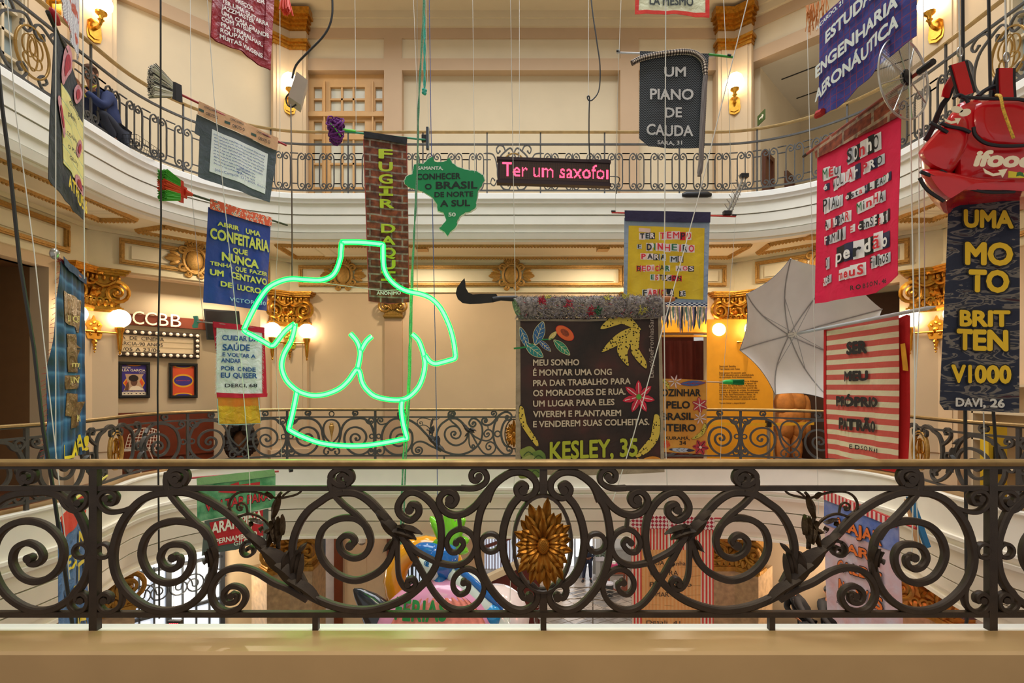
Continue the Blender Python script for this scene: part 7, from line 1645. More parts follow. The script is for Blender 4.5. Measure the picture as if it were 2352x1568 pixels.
for i, (q, t) in enumerate((([(145, 667), (184, 690), (182, 765), (150, 738)], 'EU QUERO'), ([(156, 766), (172, 768), (184, 800), (158, 800)], ''), ([(156, 797), (183, 803), (179, 858), (157, 854)], 'my que'), ([(151, 862), (183, 861), (182, 891), (153, 894)], 'JUNY FLOE'), ([(154, 902), (168, 905), (167, 960), (153, 955)], ''), ([(163, 925), (186, 922), (180, 977), (158, 984)], 'KUDEN'))):
    b.sheet('foil_patch', q[:2], [q[3], q[2]], fb, .008, nu=8, nv=8)
    if t: x0 = (q[0][0] + q[3][0]) / 2 + 3; x1 = (q[1][0] + q[2][0]) / 2 - 3; y = (q[2][1] + q[3][1]) / 2 - 14; b.text(t, x0, y, x1, y + 2, 14, ink('#d9c27a'), .03, .015)
for ch, x0, y0, x1, y1, c_ in (('L', 148, 1056, 156, 1052, 34), ('A', 155, 1052, 166, 1046, 36), ('V', 164, 1047, 174, 1042, 40), ('A', 172, 1042, 184, 1034, 40), ('!', 184, 1036, 188, 1034, 34)): b.text(ch, x0, y0, x1, y1, c_, ink('#e0c528'), .06, .014)
b.done(); m = MB()
for i in range(40): t = i / 39; p = b.at(138 - 30 * t, 600 + 455 * t, 0); m.tube([p, p + Vector((-.02 - .02 * R.random(), -.01, -.03 * R.random()))], .002, 3)
m.build('fringe', mat('red thread', '#b5403a', .8), b.root)
rt = pole('red_pole', 'short red pole with a silver ball end carrying the plaid banner', 'pole', b.at(130, 588), b.at(193, 646), .014, mat('red lacquer pole', '#8f1f22', .35))
m = MB(); q = b.at(127, 583); m.ball(q, (.035, .035, .045), 12); m.lathe(q, b.at(190, 640) - q, [(.02, .03), (.06, .025), (.1, .018)], 10); m.build('ball_end', M_steel, rt)
# 19 blue and yellow banner behind the railing
b = Banner('lettered_banner', 'blue woven banner with yellow letters and a red top, behind the railing', 'banner', 140, 203, 4.2, 5.3, 1150, .015, .5)
b.sheet('cloth', [(134, 1200), (165, 1185), (196, 1160)], [(134, 1470), (170, 1470), (208, 1470)], fabric('woven blue', '#41659a', '#5577a8', weave=.6), nu=20, nv=30)
b.sheet('top', [(136, 1188), (165, 1160), (197, 1122)], [(146, 1236), (170, 1212), (197, 1172)], fabric('red orange cloth', '#d23a22', '#c42f1c'), .006, nv=6)
for t, x0, y0, x1, y1, c_ in (('EX', 152, 1312, 172, 1300, 34), ('N', 179, 1262, 190, 1252, 42), ('TP', 174, 1342, 195, 1322, 48), ('VI', 146, 1400, 172, 1388, 46), ('NA', 168, 1440, 190, 1436, 40)): b.text(t, x0, y0, x1, y1, c_, ink('#d9c02a'), .06, .01)
b.done(); rt = pole('broomstick', 'yellow fringed stick sloping above the blue woven banner by the iron post', 'stick', b.at(150, 1162, .0), b.at(246, 1092), .013, mat('yellow stick', '#cdc35a', .6, var=.3, scale=60))
# 20 green return-home banner
b = Banner('green_banner', 'green and red hand-painted banner about returning home, hanging behind the scroll railing', 'banner', 452, 632, 6.0, 6.5, 1095, .012, .5)
gp = cloth_mat('brushed green paint', solid('#2f7a52', '#7fb08a', 9)); b.sheet('hem', [(451, 1097), (540, 1086), (629, 1077)], [(452, 1114), (540, 1104), (632, 1092)], fabric('pale green hem', '#86a878', '#7b9c6e'), .02, nv=4)
b.sheet('upper_cloth', [(452, 1113), (540, 1103), (633, 1088)], [(453, 1198), (540, 1182), (632, 1163)], gp)
b.sheet('lower_cloth', [(470, 1196), (540, 1184), (617, 1168)], [(463, 1276), (540, 1262), (617, 1237)], fabric('charcoal edge', '#4a524e', '#565e5a')); b.sheet('red_field', [(481, 1200), (540, 1188), (604, 1171)], [(496, 1254), (550, 1244), (605, 1230)], fabric('painted red', '#c42732', '#b51f2a'), .006)
for t, x0, y0, x1, y1, c_, mt_c, bo in (('VOLTAR PARA', 471, 1174, 620, 1147, 20, '#c42732', .05), ('ARARIPINA', 485, 1227, 602, 1196, 26, '#e6dcd2', .06), ('PERNAMBUCO', 495, 1249, 590, 1230, 12, '#e6dcd2', .05), ('GILDA, 73', 536, 1252, 604, 1239, 10, '#c9cfc4', .03)):
    if t[0] == 'V': b.text(t, x0 - 1, y0 + 1.5, x1 + 1, y1 + 1.5, c_ + 3, ink('#14181a'), .1, .009)
    b.text(t, x0, y0, x1, y1, c_, ink(mt_c), bo, .011)
b.shape([(500, 1130), (530, 1112), (548, 1106), (542, 1114), (597, 1106), (596, 1117), (545, 1124), (540, 1132)], ink('#c42732'), .009, 0, 'arrow_applique')
rt = pole('broomstick', 'red stick with yellow rubber ends through the top of the green painted banner', 'stick', b.at(418, 1099), b.at(640, 1082), .012, mat('red stick', ''))
m = MB(); m.tube([b.at(398, 1100), b.at(420, 1099)], [.05, .035], 10); m.build('rubber_end', mat('yellow rubber', '#d9bd1f', .5), rt)
m = MB(); m.tube([b.at(664, 1079), b.at(672, 1078)], .03, 8); m.build('cap', M_black, rt)
# 21 red striped hanging
b = Banner('striped_hanging', 'long orange hanging with red-striped borders and handwriting, seen below the handrail', 'banner', 1448, 1640, 7.5, 7.4, 1185, .015, .5)
b.sheet('cloth', [(1450, 1206), (1545, 1210), (1639, 1212)], [(1452, 1470), (1545, 1470), (1638, 1470)], cloth_mat('red white stripe', stripes('#d3352f', '#e3c3ae', 22)), nu=40, nv=30)
def dia(nt, uv): mp = N(nt, 'ShaderNodeMapping'); mp.inputs['Rotation'].default_value = (0, 0, PI / 4); nt.links.new(uv, mp.inputs[0]); ck = N(nt, 'ShaderNodeTexChecker', Scale=26); nt.links.new(mp.outputs[0], ck.inputs['Vector']); ck.inputs[1].default_value = srgb('#e2c4bf'); ck.inputs[2].default_value = srgb('#a8283a'); return ck.outputs[0]
b.sheet('hem', [(1448, 1181), (1545, 1184), (1640, 1187)], [(1449, 1211), (1545, 1214), (1640, 1216)], cloth_mat('red diamond print', dia), .02, nv=4)
b.sheet('panel', [(1473, 1262), (1545, 1262), (1611, 1262)], [(1474, 1470), (1545, 1470), (1608, 1470)], cloth_mat('peach stripe', stripes('#e0975a', '#e3a46a', 20)), .006)
ik = ink('#2a1d16')
for t, x0, y0, x1, y1, c_ in (('RUA  minha', 1495, 1297, 1574, 1297, 10), ('vida  PRA', 1492, 1321, 1556, 1319, 11), ('PRAIA do', 1492, 1346, 1588, 1346, 10), ('MAR', 1506, 1369, 1536, 1369, 10), ('Desali  41', 1484, 1432, 1561, 1432, 9)): b.text(t, x0, y0, x1, y1, c_, ik, .0, .012)
for i in range(7): b.line([(1474, 1300 + 22 * i), (1545, 1302 + 22 * i), (1609, 1300 + 22 * i)], .7, ink('#a8824a'), .0085, 2)
b.done(); pole('broomstick', 'red stick through the diamond-print hem of the orange striped hanging', 'stick', b.at(1440, 1186), b.at(1658, 1190), .012, mat('red stick', ''))
# 22 blue and white travel banner
b = Banner('travel_banner', 'blue and white banner with orange letters about travelling, seen through the scroll railing', 'banner', 1897, 2068, 6.0, 4.75, 1170, .018, .5)
b.sheet('cloth', [(1895, 1142), (1980, 1176), (2064, 1208)], [(1902, 1410), (1950, 1470), (2072, 1500)], cloth_mat('washed white dye', solid('#c9bfd0', '#cf9fa5', 5)), nu=30, nv=30)
b.sheet('blue_band', [(1895, 1142), (1980, 1176), (2064, 1208)], [(1896, 1203), (1980, 1240), (2064, 1270)], cloth_mat('washed blue dye', solid('#2f58b0', '#8a92c0', 4)), .006, nv=10)
b.sheet('hem', [(1893, 1122), (1980, 1160), (2064, 1197)], [(1895, 1146), (1980, 1180), (2064, 1212)], cloth_mat('candy stripe', stripes('#c4303a', '#e0c6c0', 14)), .02, nv=4)
og = ink('#e0702c')
for t, x0, y0, x1, y1, c_, c1 in (('VIAJAR', 1926, 1212, 2032, 1255, 24, 30), ('PARA', 1935, 1262, 2025, 1298, 20, 25), ('CALDAS', 1926, 1306, 2033, 1345, 22, 28), ('NOVAS', 1929, 1352, 2034, 1405, 24, 30)):
    b.text(t, x0 - 1.5, y0 + 2, x1 + 1.5, y1 + 2, c_ + 4, ink('#1d1a26'), .1, .009, None, c1 + 4); b.text(t, x0, y0, x1, y1, c_, og, .06, .012, None, c1)
b.text('ALVARO', 1923, 1384, 1966, 1405, 9, ink('#1d1a26'), .03, .01); b.done()
pole('pole', 'red pole through the candy-striped hem of the blue and white travel banner', 'pole', b.at(1888, 1124), b.at(2105, 1213), .013, mat('red stick', ''))
rt = thing('folding_easel', 'small wooden frame of two slats, one blue, at the travel banner pole end', 'easel', at(2112, 1150, 4.7))
m = MB(); m.poly([at(x, y, 4.7) for x, y in ((2082, 1148), (2092, 1146), (2117, 1252), (2109, 1255))], (0, .03, 0)); m.build('bare_slat', mat('pale wood stick', ''), rt)
m = MB(); m.poly([at(x, y, 4.67) for x, y in ((2086, 1142), (2099, 1141), (2139, 1256), (2128, 1259))], (0, .03, 0)); m.build('blue_slat', mat('blue painted wood', '#1f72a8', .5, var=.15), rt)
# 23 neon torso
rt = thing('neon_torso', 'green neon outline of a headless female torso hanging in the atrium', 'neon sign', at(800, 800, 5.2))
Mcore = mat('neon core', '#b8ffe0', .3, var=0, emit=4, ecol=(.5, 1, .5, 1)); Mhalo = bpy.data.materials.new('neon sleeve'); Mhalo.use_nodes = True; nt = Mhalo.node_tree; nt.nodes.clear()
o_ = N(nt, 'ShaderNodeOutputMaterial'); e_ = N(nt, 'ShaderNodeEmission'); e_.inputs[0].default_value = (0, 1, .035, 1); e_.inputs[1].default_value = 7; t_ = N(nt, 'ShaderNodeBsdfTransparent'); x_ = N(nt, 'ShaderNodeMixShader'); x_.inputs[0].default_value = .8; nt.links.new(t_.outputs[0], x_.inputs[1]); nt.links.new(e_.outputs[0], x_.inputs[2]); nt.links.new(x_.outputs[0], o_.inputs[0])
NE = [[(785,557),(783,580),(782,592),(773,619),(760,635),(736,643),(700,642),(670,640),(643,646),(616,661),(595,688),(577,721),(560,757)], [(560,757),(564,761),(568,764)], [(568,764),(595,778),(622,794)], [(622,794),(628,793),(634,787),(655,760),(677,743)],
      [(677,743),(676,757),(668,784),(653,811),(647,835),(650,856),(661,877),(682,896),(700,904),(721,908),(748,905),(778,893),(799,875),(814,854),(820,848),(826,854),(832,878),(844,896),(865,911),(904,918),(934,914),(958,893),(970,869),(976,839),(974,818),(969,800),(961,781),(947,767)],
      [(785,557),(787,556),(820,556),(850,558),(876,561),(880,563)], [(880,563),(880,585),(882,615),(892,637),(910,655),(934,668),(970,676),(994,688),(1015,712),(1033,751),(1042,785),(1046,815)], [(1046,815),(1045,822),(1040,825)], [(1040,825),(1015,832),(1000,835),(988,830),(976,815)],
      [(805,766),(820,784),(827,805),(826,823),(821,848)], [(854,772),(841,784),(829,805)], [(682,899),(673,944),(664,982)], [(664,982),(667,988),(694,1002),(736,1017),(784,1023),(835,1023),(880,1017),(931,1007)], [(931,1007),(934,1004),(926,971),(922,938),(924,917)]]
for P in NE:
    Q = crom([at(x, y, 5.2) for x, y in P], 6); m = MB(); m.tube(Q, .0135, 8); m.build('neon_tube', Mcore, rt); m = MB(); m.tube(Q, .026, 10); m.build('glass_sleeve', Mhalo, rt)
m = MB(); m.tube([at(671, 636, 5.2), at(760, 652, 5.2), at(880, 668, 5.2), at(958, 662, 5.2)], .004, 5); m.build('tie_wire', M_cord, rt)
# ---------------------------------------------------------------- delivery backpack
Yb = 3.6; K = lambda px, py, d=0: at(px, py, Yb + .72 * min(d, 0)) + Vector((.68, .733, 0)) * max(d, 0)
rt = thing('delivery_backpack', 'large glossy red delivery backpack hung above the camouflage banner', 'backpack', K(2265, 440))
M_red = mat('glossy red vinyl', '#c3141f', .22, var=.08, scale=6, bump=.5, bscale=7, coat=.3); M_pipe = mat('black webbing', '#15131a', .6, var=.1); M_lcr = mat('cream print', '#f0e2c4', .5, var=0)
def bag(P, d0, d1, puff, name, mt=M_red, inset=.88):
    # soft box: outline swelling towards the viewer
    m = MB(); Q = [(p.x, p.y) for p in crom([(x, y, 0) for x, y in P], 3, True)]; n = len(Q); c = (sum(p[0] for p in Q) / n, sum(p[1] for p in Q) / n); rings = []
    for t, s_ in ((0, 1), (.35, 1.0), (.7, .98), (.9, .93), (1, .8), (1.06, .5), (1.08, .2)):
        rings.append([K(c[0] + (x - c[0]) * s_, c[1] + (y - c[1]) * s_, d1 + (d0 - d1) * min(t, 1) - puff * max(0, t - .85) * 3) for x, y in Q])
    vs = [v for r_ in rings for v in r_]; fs = [(i * n + j, i * n + (j + 1) % n, (i + 1) * n + (j + 1) % n, (i + 1) * n + j) for i in range(len(rings) - 1) for j in range(n)]
    vs.append(K(c[0], c[1], d0 - puff * .75)); fs += [(len(vs) - 1, (len(rings) - 1) * n + j, (len(rings) - 1) * n + (j + 1) % n) for j in range(n)] + [tuple(range(n))[::-1]]
    m.add(vs, fs); m.build(name, mt, rt, 60)
bag([(2196, 232), (2180, 300), (2186, 380), (2200, 436), (2300, 440), (2400, 436), (2415, 330), (2405, 240), (2340, 226), (2260, 222)], -.12, .45, .03, 'main_compartment')
bag([(2192, 252), (2168, 282), (2140, 312), (2116, 340), (2108, 356), (2124, 380), (2160, 400), (2188, 398), (2220, 350), (2232, 305), (2226, 262)], -.16, .3, .06, 'side_pocket')
bag([(2112, 392), (2140, 386), (2190, 396), (2260, 408), (2360, 410), (2420, 408), (2420, 442), (2320, 440), (2200, 442), (2172, 463), (2146, 446), (2124, 420)], -.2, .35, .04, 'bottom_flap')
bag([(2236, 296), (2240, 240), (2300, 228), (2380, 234), (2380, 330), (2310, 334), (2262, 326)], -.16, -.05, .02, 'front_flap')
def strap(P, w_, nm, mt, dep=.012, d=0):
    m = MB(); Q = crom([K(x, y, d) for x, y in P], 5); vs = []
    for i, p in enumerate(Q):
        t = (Q[min(i + 1, len(Q) - 1)] - Q[max(0, i - 1)]).normalized(); n_ = Vector((-t.z, 0, t.x)) * w_ / 2
        vs += [p + n_, p - n_, p - n_ + Vector((0, dep, 0)), p + n_ + Vector((0, dep, 0))]
    k = len(Q); m.add(vs, [(i * 4 + j, i * 4 + (j + 1) % 4, (i + 1) * 4 + (j + 1) % 4, (i + 1) * 4 + j) for i in range(k - 1) for j in range(4)] + [(3, 2, 1, 0), (k * 4 - 4, k * 4 - 3, k * 4 - 2, k * 4 - 1)]); m.build(nm, mt, rt)
for P in ([(2202, 144), (2212, 180), (2222, 216)], [(2312, 156), (2312, 190), (2314, 224)]): strap(P, .125, 'strap_edge', M_pipe, .012, -.10); strap(P, .085, 'shoulder_strap', M_red, .012, -.115)
strap([(2196, 150), (2190, 180), (2178, 215), (2162, 238), (2140, 290), (2126, 316)], .035, 'side_strap', M_pipe, .01, .05); strap([(2194, 170), (2178, 196), (2172, 218)], .05, 'side_strap', M_red, .01, .03); strap([(2300, 160), (2290, 190), (2286, 222)], .045, 'side_strap', M_pipe, .01, -.02)
for P in ([(2190, 226), (2202, 218), (2218, 226), (2224, 236)], [(2160, 282), (2180, 290), (2210, 296), (2228, 304)], [(2136, 282), (2152, 290), (2176, 304)], [(2236, 292), (2240, 310), (2262, 328), (2300, 335), (2352, 334), (2380, 330)], [(2114, 394), (2140, 404), (2180, 418), (2260, 440), (2330, 440)], [(2160, 392), (2190, 406), (2230, 415), (2352, 417)], [(2204, 222), (2260, 226), (2340, 228), (2372, 238)], [(2112, 408), (2130, 436), (2168, 462)]):
    m = MB(); m.tube(crom([K(x, y, -.205) for x, y in P], 4), .011, 6); m.build('piping', M_pipe, rt)
m = MB(); m.tube(crom([K(x, y, -.05) for x, y in ((2245, 222), (2262, 208), (2282, 200), (2292, 212), (2296, 224))], 5), .016, 6); m.build('top_handle', M_pipe, rt)
dl = -.295
def lg(P, nm='logo'): m = MB(); m.poly([K(x, y, dl) for x, y in P], Vector((0, -.004, 0))); m.build(nm, M_lcr, rt)
lg([(2197 + 14 * math.cos(a * .52) * 1 + 3 * math.sin(a * .52), 252 + 8 * math.sin(a * .52)) for a in range(12)]); lg([(2216 + 13 * math.cos(a * .52) - 4 * math.sin(a * .52), 259 + 9 * math.sin(a * .52)) for a in range(12)])
lg([(2168, 272), (2172, 280), (2184, 285), (2197, 282), (2199, 286), (2206, 272), (2192, 272), (2195, 277), (2184, 279), (2174, 275)])
dl = -.30; m = MB(); put_text(m, 'ifood', lambda a, b: K(2234 + 136 * a + 12 * b, 382 - 38 * b + 4 * a, dl), 0, .10); m.build('lettering', M_lcr, rt)
lg([(2257, 386), (2262, 398), (2280, 405), (2298, 402), (2302, 408), (2313, 388), (2292, 391), (2296, 396), (2280, 399), (2266, 392)])
dl = -.27; lg2 = mat('yellow sticker', '#d9c42a', .4); m = MB(); m.poly([K(x, y, dl) for x, y in ((2316, 393), (2356, 398), (2355, 409), (2315, 408))], Vector((0, -.003, 0))); m.build('sticker', lg2, rt)
m = MB(); m.poly([K(x, y, dl - .004) for x, y in ((2334, 405), (2336, 396), (2342, 394), (2349, 397), (2352, 406), (2343, 403))], Vector((0, -.002, 0))); m.build('sticker_motif', mat('sticker green', '#2f6b2a', .4), rt)
m = MB(); P = crom([K(2288, 218, -.2), K(2298, 222, -.27), K(2304, 250, -.29), K(2316, 285, -.29), K(2328, 318, -.28)], 8); m.tube(P, .009, 6); solo(m, 'yellow_rope', mat('yellow black rope', '#cfa93a', .7, var=.5, scale=90), 'short yellow and black rope tied across the front of the red delivery backpack', 'rope')

# ---------------------------------------------------------------- inflatable toys hanging above the hall
Yi = 8.5; I = lambda px, py, d=0: at(px, py, Yi + d)
vin = lambda n, c, **k: mat(n, c, .15, var=.06, scale=4, coat=.6, bump=.25, bscale=9, **k)
Mpk, Myo, Mbl2, Mgr, Mbk, Mwh, Mlb = vin('pink vinyl', '#e59ac0'), vin('orange yellow vinyl', '#eaa01e'), vin('blue vinyl', '#1668b8'), vin('lime vinyl', '#7fd32a'), vin('navy vinyl', '#20242c'), vin('pearl vinyl', '#e8d8d8'), vin('white vinyl', '#dfe9e4')
s_ = Yi / F
rt = thing('pineapple_float', 'lime green inflatable leaf crown on top of the pile of pool toys', 'inflatable toy', I(1033, 1240))
m = MB(); c = I(1035, 1250, .1); m.ball(c, (.22, .16, .2), 14)
for (x, y, r) in ((990, 1188, .035), (1028, 1170, .04), (1062, 1190, .07), (1074, 1240, .05), (1072, 1266, .05), (998, 1246, .05)): e = I(x, y, .05); m.tube([c, c.lerp(e, .5), c.lerp(e, .8), e, e + (e - c).normalized() * r * .6], [.17, .12, .085, r, .006], 12)
m.build('leaf_crown', Mgr, rt)
rt = thing('swim_ring', 'orange-yellow inflatable swim ring standing behind the blue parrot float', 'inflatable toy', I(975, 1330, .35))
m = MB(); c = I(978, 1332, .35); m.tube([c + Vector((math.cos(2 * PI * i / 40) * .52, 0, math.sin(2 * PI * i / 40) * .56)) for i in range(41)], [.19 + .006 * (-1) ** i for i in range(41)], 16); m.build('ring_tube', Myo, rt)
rt = thing('parrot_float', 'blue and white inflatable parrot with a drawn eye, long tail pointing down', 'inflatable toy', I(1030, 1320))
m = MB()
def chain(P, rr, mt, nm, fl=1.0, n=14):
    m = MB(); Q = crom([I(*p) for p in P], 5); k = len(Q) - 1; R_ = []
    for i in range(len(Q)): t = i / k * (len(rr) - 1); j = min(int(t), len(rr) - 2); R_.append(rr[j] + (rr[j + 1] - rr[j]) * (t - j))
    m.tube(Q, R_, n, 0, True, fl); m.build(nm, mt, rt, 60)
chain([(1004, 1250, -.1), (1012, 1275, -.15), (1025, 1305, -.15), (1040, 1330, -.1)], [.1, .27, .28, .17, .05], Mbl2, 'body'); chain([(944, 1268, -.15), (965, 1262, -.2), (992, 1268, -.2), (1020, 1290, -.15)], [.03, .11, .15, .06], Mbl2, 'crest')
chain([(1012, 1318, -.25), (1010, 1345, -.28), (1018, 1375, -.26), (1030, 1395, -.22)], [.06, .16, .12, .02], Mbl2, 'wing'); chain([(1030, 1300, -.2), (1070, 1345, -.22), (1110, 1390, -.22), (1150, 1440, -.2)], [.1, .22, .26, .2], Mlb, 'tail')
chain([(1035, 1290, -.28), (1080, 1330, -.33), (1125, 1372, -.35), (1150, 1400, -.3)], [.04, .06, .07, .05], Mbl2, 'tail_stripe'); chain([(1115, 1385, -.3), (1128, 1410, -.36), (1122, 1450, -.36)], [.08, .17, .09], vin('sky blue vinyl', '#1d93d8'), 'tail_tip')
chain([(966, 1285, -.22), (980, 1290, -.32), (992, 1310, -.32), (1002, 1335, -.25)], [.05, .13, .12, .03], Mlb, 'face')
m = MB(); e = I(983, 1293, -.47); m.tube([e + Vector((.055 * math.cos(a * .5), -.01, .045 * math.sin(a * .5))) for a in range(11)], .008, 5); m.ball(e + Vector((-.012, 0, -.005)), (.03, .015, .035), 10); m.build('eye', mat('ink blue', '#1b6fb0', .3), rt)
rt = thing('holiday_bag', 'big pink inflatable with a coral tulle front and a green painted word', 'inflatable toy', I(1000, 1470, -.4))
m = MB(); m.ball(I(1008, 1475, -.3), (1.03, .45, 1.0), 30); m.build('pink_shell', Mpk, rt)
m = MB(); c = I(1012, 1478, -.3)
def tul(u, v): a = -1.25 + 2.5 * u; z = -.55 + 1.42 * v; w_ = math.sqrt(max(0, 1 - (z / .98) ** 2)); x = math.sin(a) * .86 * w_; return c + Vector((x, -.47 * math.sqrt(max(0.0, 1 - (x / 1.03) ** 2 - (z / 1.0) ** 2)) - .03 - .012 * math.sin(a * 26) * v, z * .95))
m.grid(tul, 60, 20); m.build('tulle_front', mat('coral tulle', '#dd7f70', .8, var=.2, scale=12), rt)
m = MB()
def fz(a, b): x = -.66 + .8 * a; z = .53 + .27 * b + .03 * a; return c + Vector((x, -.47 * math.sqrt(max(.02, 1 - (x / 1.03) ** 2 - (z / 1.0) ** 2)) - .075, z))
put_text(m, 'FÉRIAS', fz, 0, .05); m.build('lettering', mat('green paint', '#1f7a35', .7), rt)
rt = thing('orca_fin', 'dark navy inflatable fin sticking up beside the pink inflatable', 'inflatable toy', I(845, 1400, -.2))
m = MB(); P = [I(x, y, -.2) for x, y in ((890, 1440), (868, 1410), (845, 1382), (822, 1360), (812, 1352))]; m.tube(P, [.34, .27, .19, .09, .015], 16, 0, True, .6); m.build('fin', Mbk, rt)
rt = thing('pearl_ball', 'pale pearly inflatable ball behind the tail of the parrot float', 'inflatable toy', I(1140, 1420, .3))
m = MB(); m.ball(I(1140, 1420, .35), .56, 24); m.build('ball', Mwh, rt)
for px, nm in ((1011, 'cord holding the inflatable toys, between the two central scrolls'),): pass

# ---------------------------------------------------------------- people
def skin(name, V, E, rad, mt, parent, sub=1):
    me = bpy.data.meshes.new(name); o = bpy.data.objects.new(name, me); col.objects.link(o); me.from_pydata([tuple(v) for v in V], E, [])
    o.modifiers.new('s', 'SKIN'); sm = o.modifiers.new('u', 'SUBSURF'); sm.levels = sub; sm.render_levels = sub
    for d, r in zip(me.skin_vertices[0].data, rad): d.radius = (r, r) if not isinstance(r, tuple) else r
    me.skin_vertices[0].data[0].use_root = True
    dg = bpy.context.evaluated_depsgraph_get(); dg.update(); nm = bpy.data.meshes.new_from_object(o.evaluated_get(dg)); o.modifiers.clear(); o.data = nm; bpy.data.meshes.remove(me); nm.name = name
    for q in nm.vertices: q.co = q.co - parent.location
    nm.materials.clear(); nm.materials.append(mt); nm.polygons.foreach_set('use_smooth', [True] * len(nm.polygons)); o.parent = parent; return o
def person(lb, J, face, top, bottom, shoes, skin_c, hair_c, hair=1, long_hair=False):
    # J: joint positions; face: unit vector the face looks along
    rt = thing('person', lb, 'person', (J['pel'].x, J['pel'].y, min(J[k].z for k in J)))
    f = Vector(face).normalized(); up_ = (J['head'] - J['neck']).normalized(); sd = f.cross(up_).normalized(); f = up_.cross(sd)
    V, E, Rr = [], [], []
    def v(p, r): V.append(Vector(p)); Rr.append(r); return len(V) - 1
    def ed(a, b): E.append((a, b)); return b
    pel = v(J['pel'], .13); ch = v(J['chest'], .14); ed(pel, ch); nk = v(J['neck'], .055); ed(ch, nk)
    h1 = v(J['neck'].lerp(J['head'], .55) + f * .01, .07); ed(nk, h1); h2 = v(J['head'] + f * .005, .088); ed(h1, h2); h3 = v(J['head'] + up_ * .09, .07); ed(h2, h3)
    cl = {}
    for s in 'lr':
        a = v(J['sh' + s], .055); ed(ch, a); b_ = v(J['el' + s], .042); ed(a, b_); w_ = v(J['wr' + s], .028); ed(b_, w_)
        d = (J['ha' + s] - J['wr' + s]); hp = v(J['wr' + s] + d * .5, (.036, .02)); ed(w_, hp); dn = d.normalized(); q = dn.cross(f); q = q.normalized() if q.length > .1 else sd
        for k in range(4):
            o = (k - 1.5) * .018; fl = (.07, .08, .075, .06)[k]; a1 = v(J['wr' + s] + d * .9 + q * o, .0095); ed(hp, a1); a2 = v(J['wr' + s] + d * .9 + q * o + dn * fl * .55 - f * 0, .0085); ed(a1, a2); a3 = v(J['wr' + s] + d * .9 + q * o + dn * fl * .9 + (-up_) * .015, .007); ed(a2, a3)
        t1 = v(J['wr' + s] + d * .45 + q * .04, .010); ed(hp, t1); t2 = v(J['wr' + s] + d * .75 + q * .06, .008); ed(t1, t2)
        hi = v(J['hi' + s], .085); ed(pel, hi); kn = v(J['kn' + s], .058); ed(hi, kn); an = v(J['an' + s], .038); ed(kn, an); to = v(J['to' + s], .035); ed(an, to)
    skin('body', V, E, Rr, mat('skin ' + skin_c, skin_c, .5, var=.05), rt, 1)
    def clothe(nm, ch_, c, ex):
        V, E, Rr = [], [], []; idx = {}
        for a, r in ch_['pts']: idx[a] = len(V); V.append(J[a] if isinstance(a, str) else a); Rr.append(r)
        for a, b_ in ch_['ed']: E.append((idx[a], idx[b_]))
        skin(nm, V, E, Rr, mat('cloth ' + c, c, .85, var=.08, bump=.3, bscale=18), rt, 1)
    J['cuffl'] = J['el' + 'l'].lerp(J['wrl'], .92); J['cuffr'] = J['elr'].lerp(J['wrr'], .92); J['collar'] = J['chest'].lerp(J['neck'], .72); J['waist'] = J['pel'].lerp(J['chest'], .45)
    clothe('top', dict(pts=[('pel', .18), ('waist', .185), ('chest', .205), ('collar', .1), ('shl', .1), ('ell', .066), ('cuffl', .048), ('shr', .1), ('elr', .066), ('cuffr', .048)], ed=[('pel', 'waist'), ('waist', 'chest'), ('chest', 'collar'), ('chest', 'shl'), ('shl', 'ell'), ('ell', 'cuffl'), ('chest', 'shr'), ('shr', 'elr'), ('elr', 'cuffr')]), top, 0)
    J['hl2'] = J['knl'].lerp(J['anl'], .92); J['hr2'] = J['knr'].lerp(J['anr'], .92)
    clothe('trousers', dict(pts=[('pel', .15), ('hil', .11), ('knl', .082), ('hl2', .066), ('hir', .11), ('knr', .082), ('hr2', .066)], ed=[('pel', 'hil'), ('hil', 'knl'), ('knl', 'hl2'), ('pel', 'hir'), ('hir', 'knr'), ('knr', 'hr2')]), bottom, 0)
    for s in 'lr':
        m = MB(); m.tube([J['an' + s] - (J['to' + s] - J['an' + s]) * .3 - Vector((0, 0, .03)), J['an' + s] - Vector((0, 0, .03)), J['to' + s], J['to' + s] + (J['to' + s] - J['an' + s]).normalized() * .05], [.04, .052, .047, .02], 10); m.build('shoe', mat('shoe ' + shoes, shoes, .4), rt)
    H = J['head']; m = MB()
    m.ball(H + up_ * .035 - f * .02, .1, 14, 0, lambda x, y, z: tuple(Vector((x, y, z)) if (Vector((x, y, z)) - H).dot(f) < .035 or (Vector((x, y, z)) - H).dot(up_) > .06 else H + (Vector((x, y, z)) - H) * .72))
    if long_hair: m.tube([H - f * .07 + up_ * .03, H - f * .13 - up_ * .03, H - f * .12 - up_ * .14], [.04, .035, .01], 8)
    m.build('hair', mat('hair ' + hair_c, hair_c, .6, var=.2), rt)
    sk = mat('skin ' + skin_c, skin_c); m = MB(); m.tube([H + f * .088 + up_ * .015, H + f * .112 - up_ * .025, H + f * .09 - up_ * .032], [.008, .016, .01], 8); m.build('nose', sk, rt)
    for s in (-1, 1):
        m = MB(); m.ball(H + f * .082 + sd * s * .033 + up_ * .012, .011, 8); m.ball(H + f * .091 + sd * s * .033 + up_ * .012, .005, 6, 1); m.build('eye', [M_white, M_black], rt)
        m = MB(); m.tube([H + f * .088 + sd * s * .018 + up_ * .032, H + f * .083 + sd * s * .05 + up_ * .033], .005, 5); m.build('eyebrow', mat('hair ' + hair_c, hair_c), rt)
        m = MB(); m.ball(H + sd * s * .086 - f * .005, (.014, .02, .028), 8); m.build('ear', sk, rt)
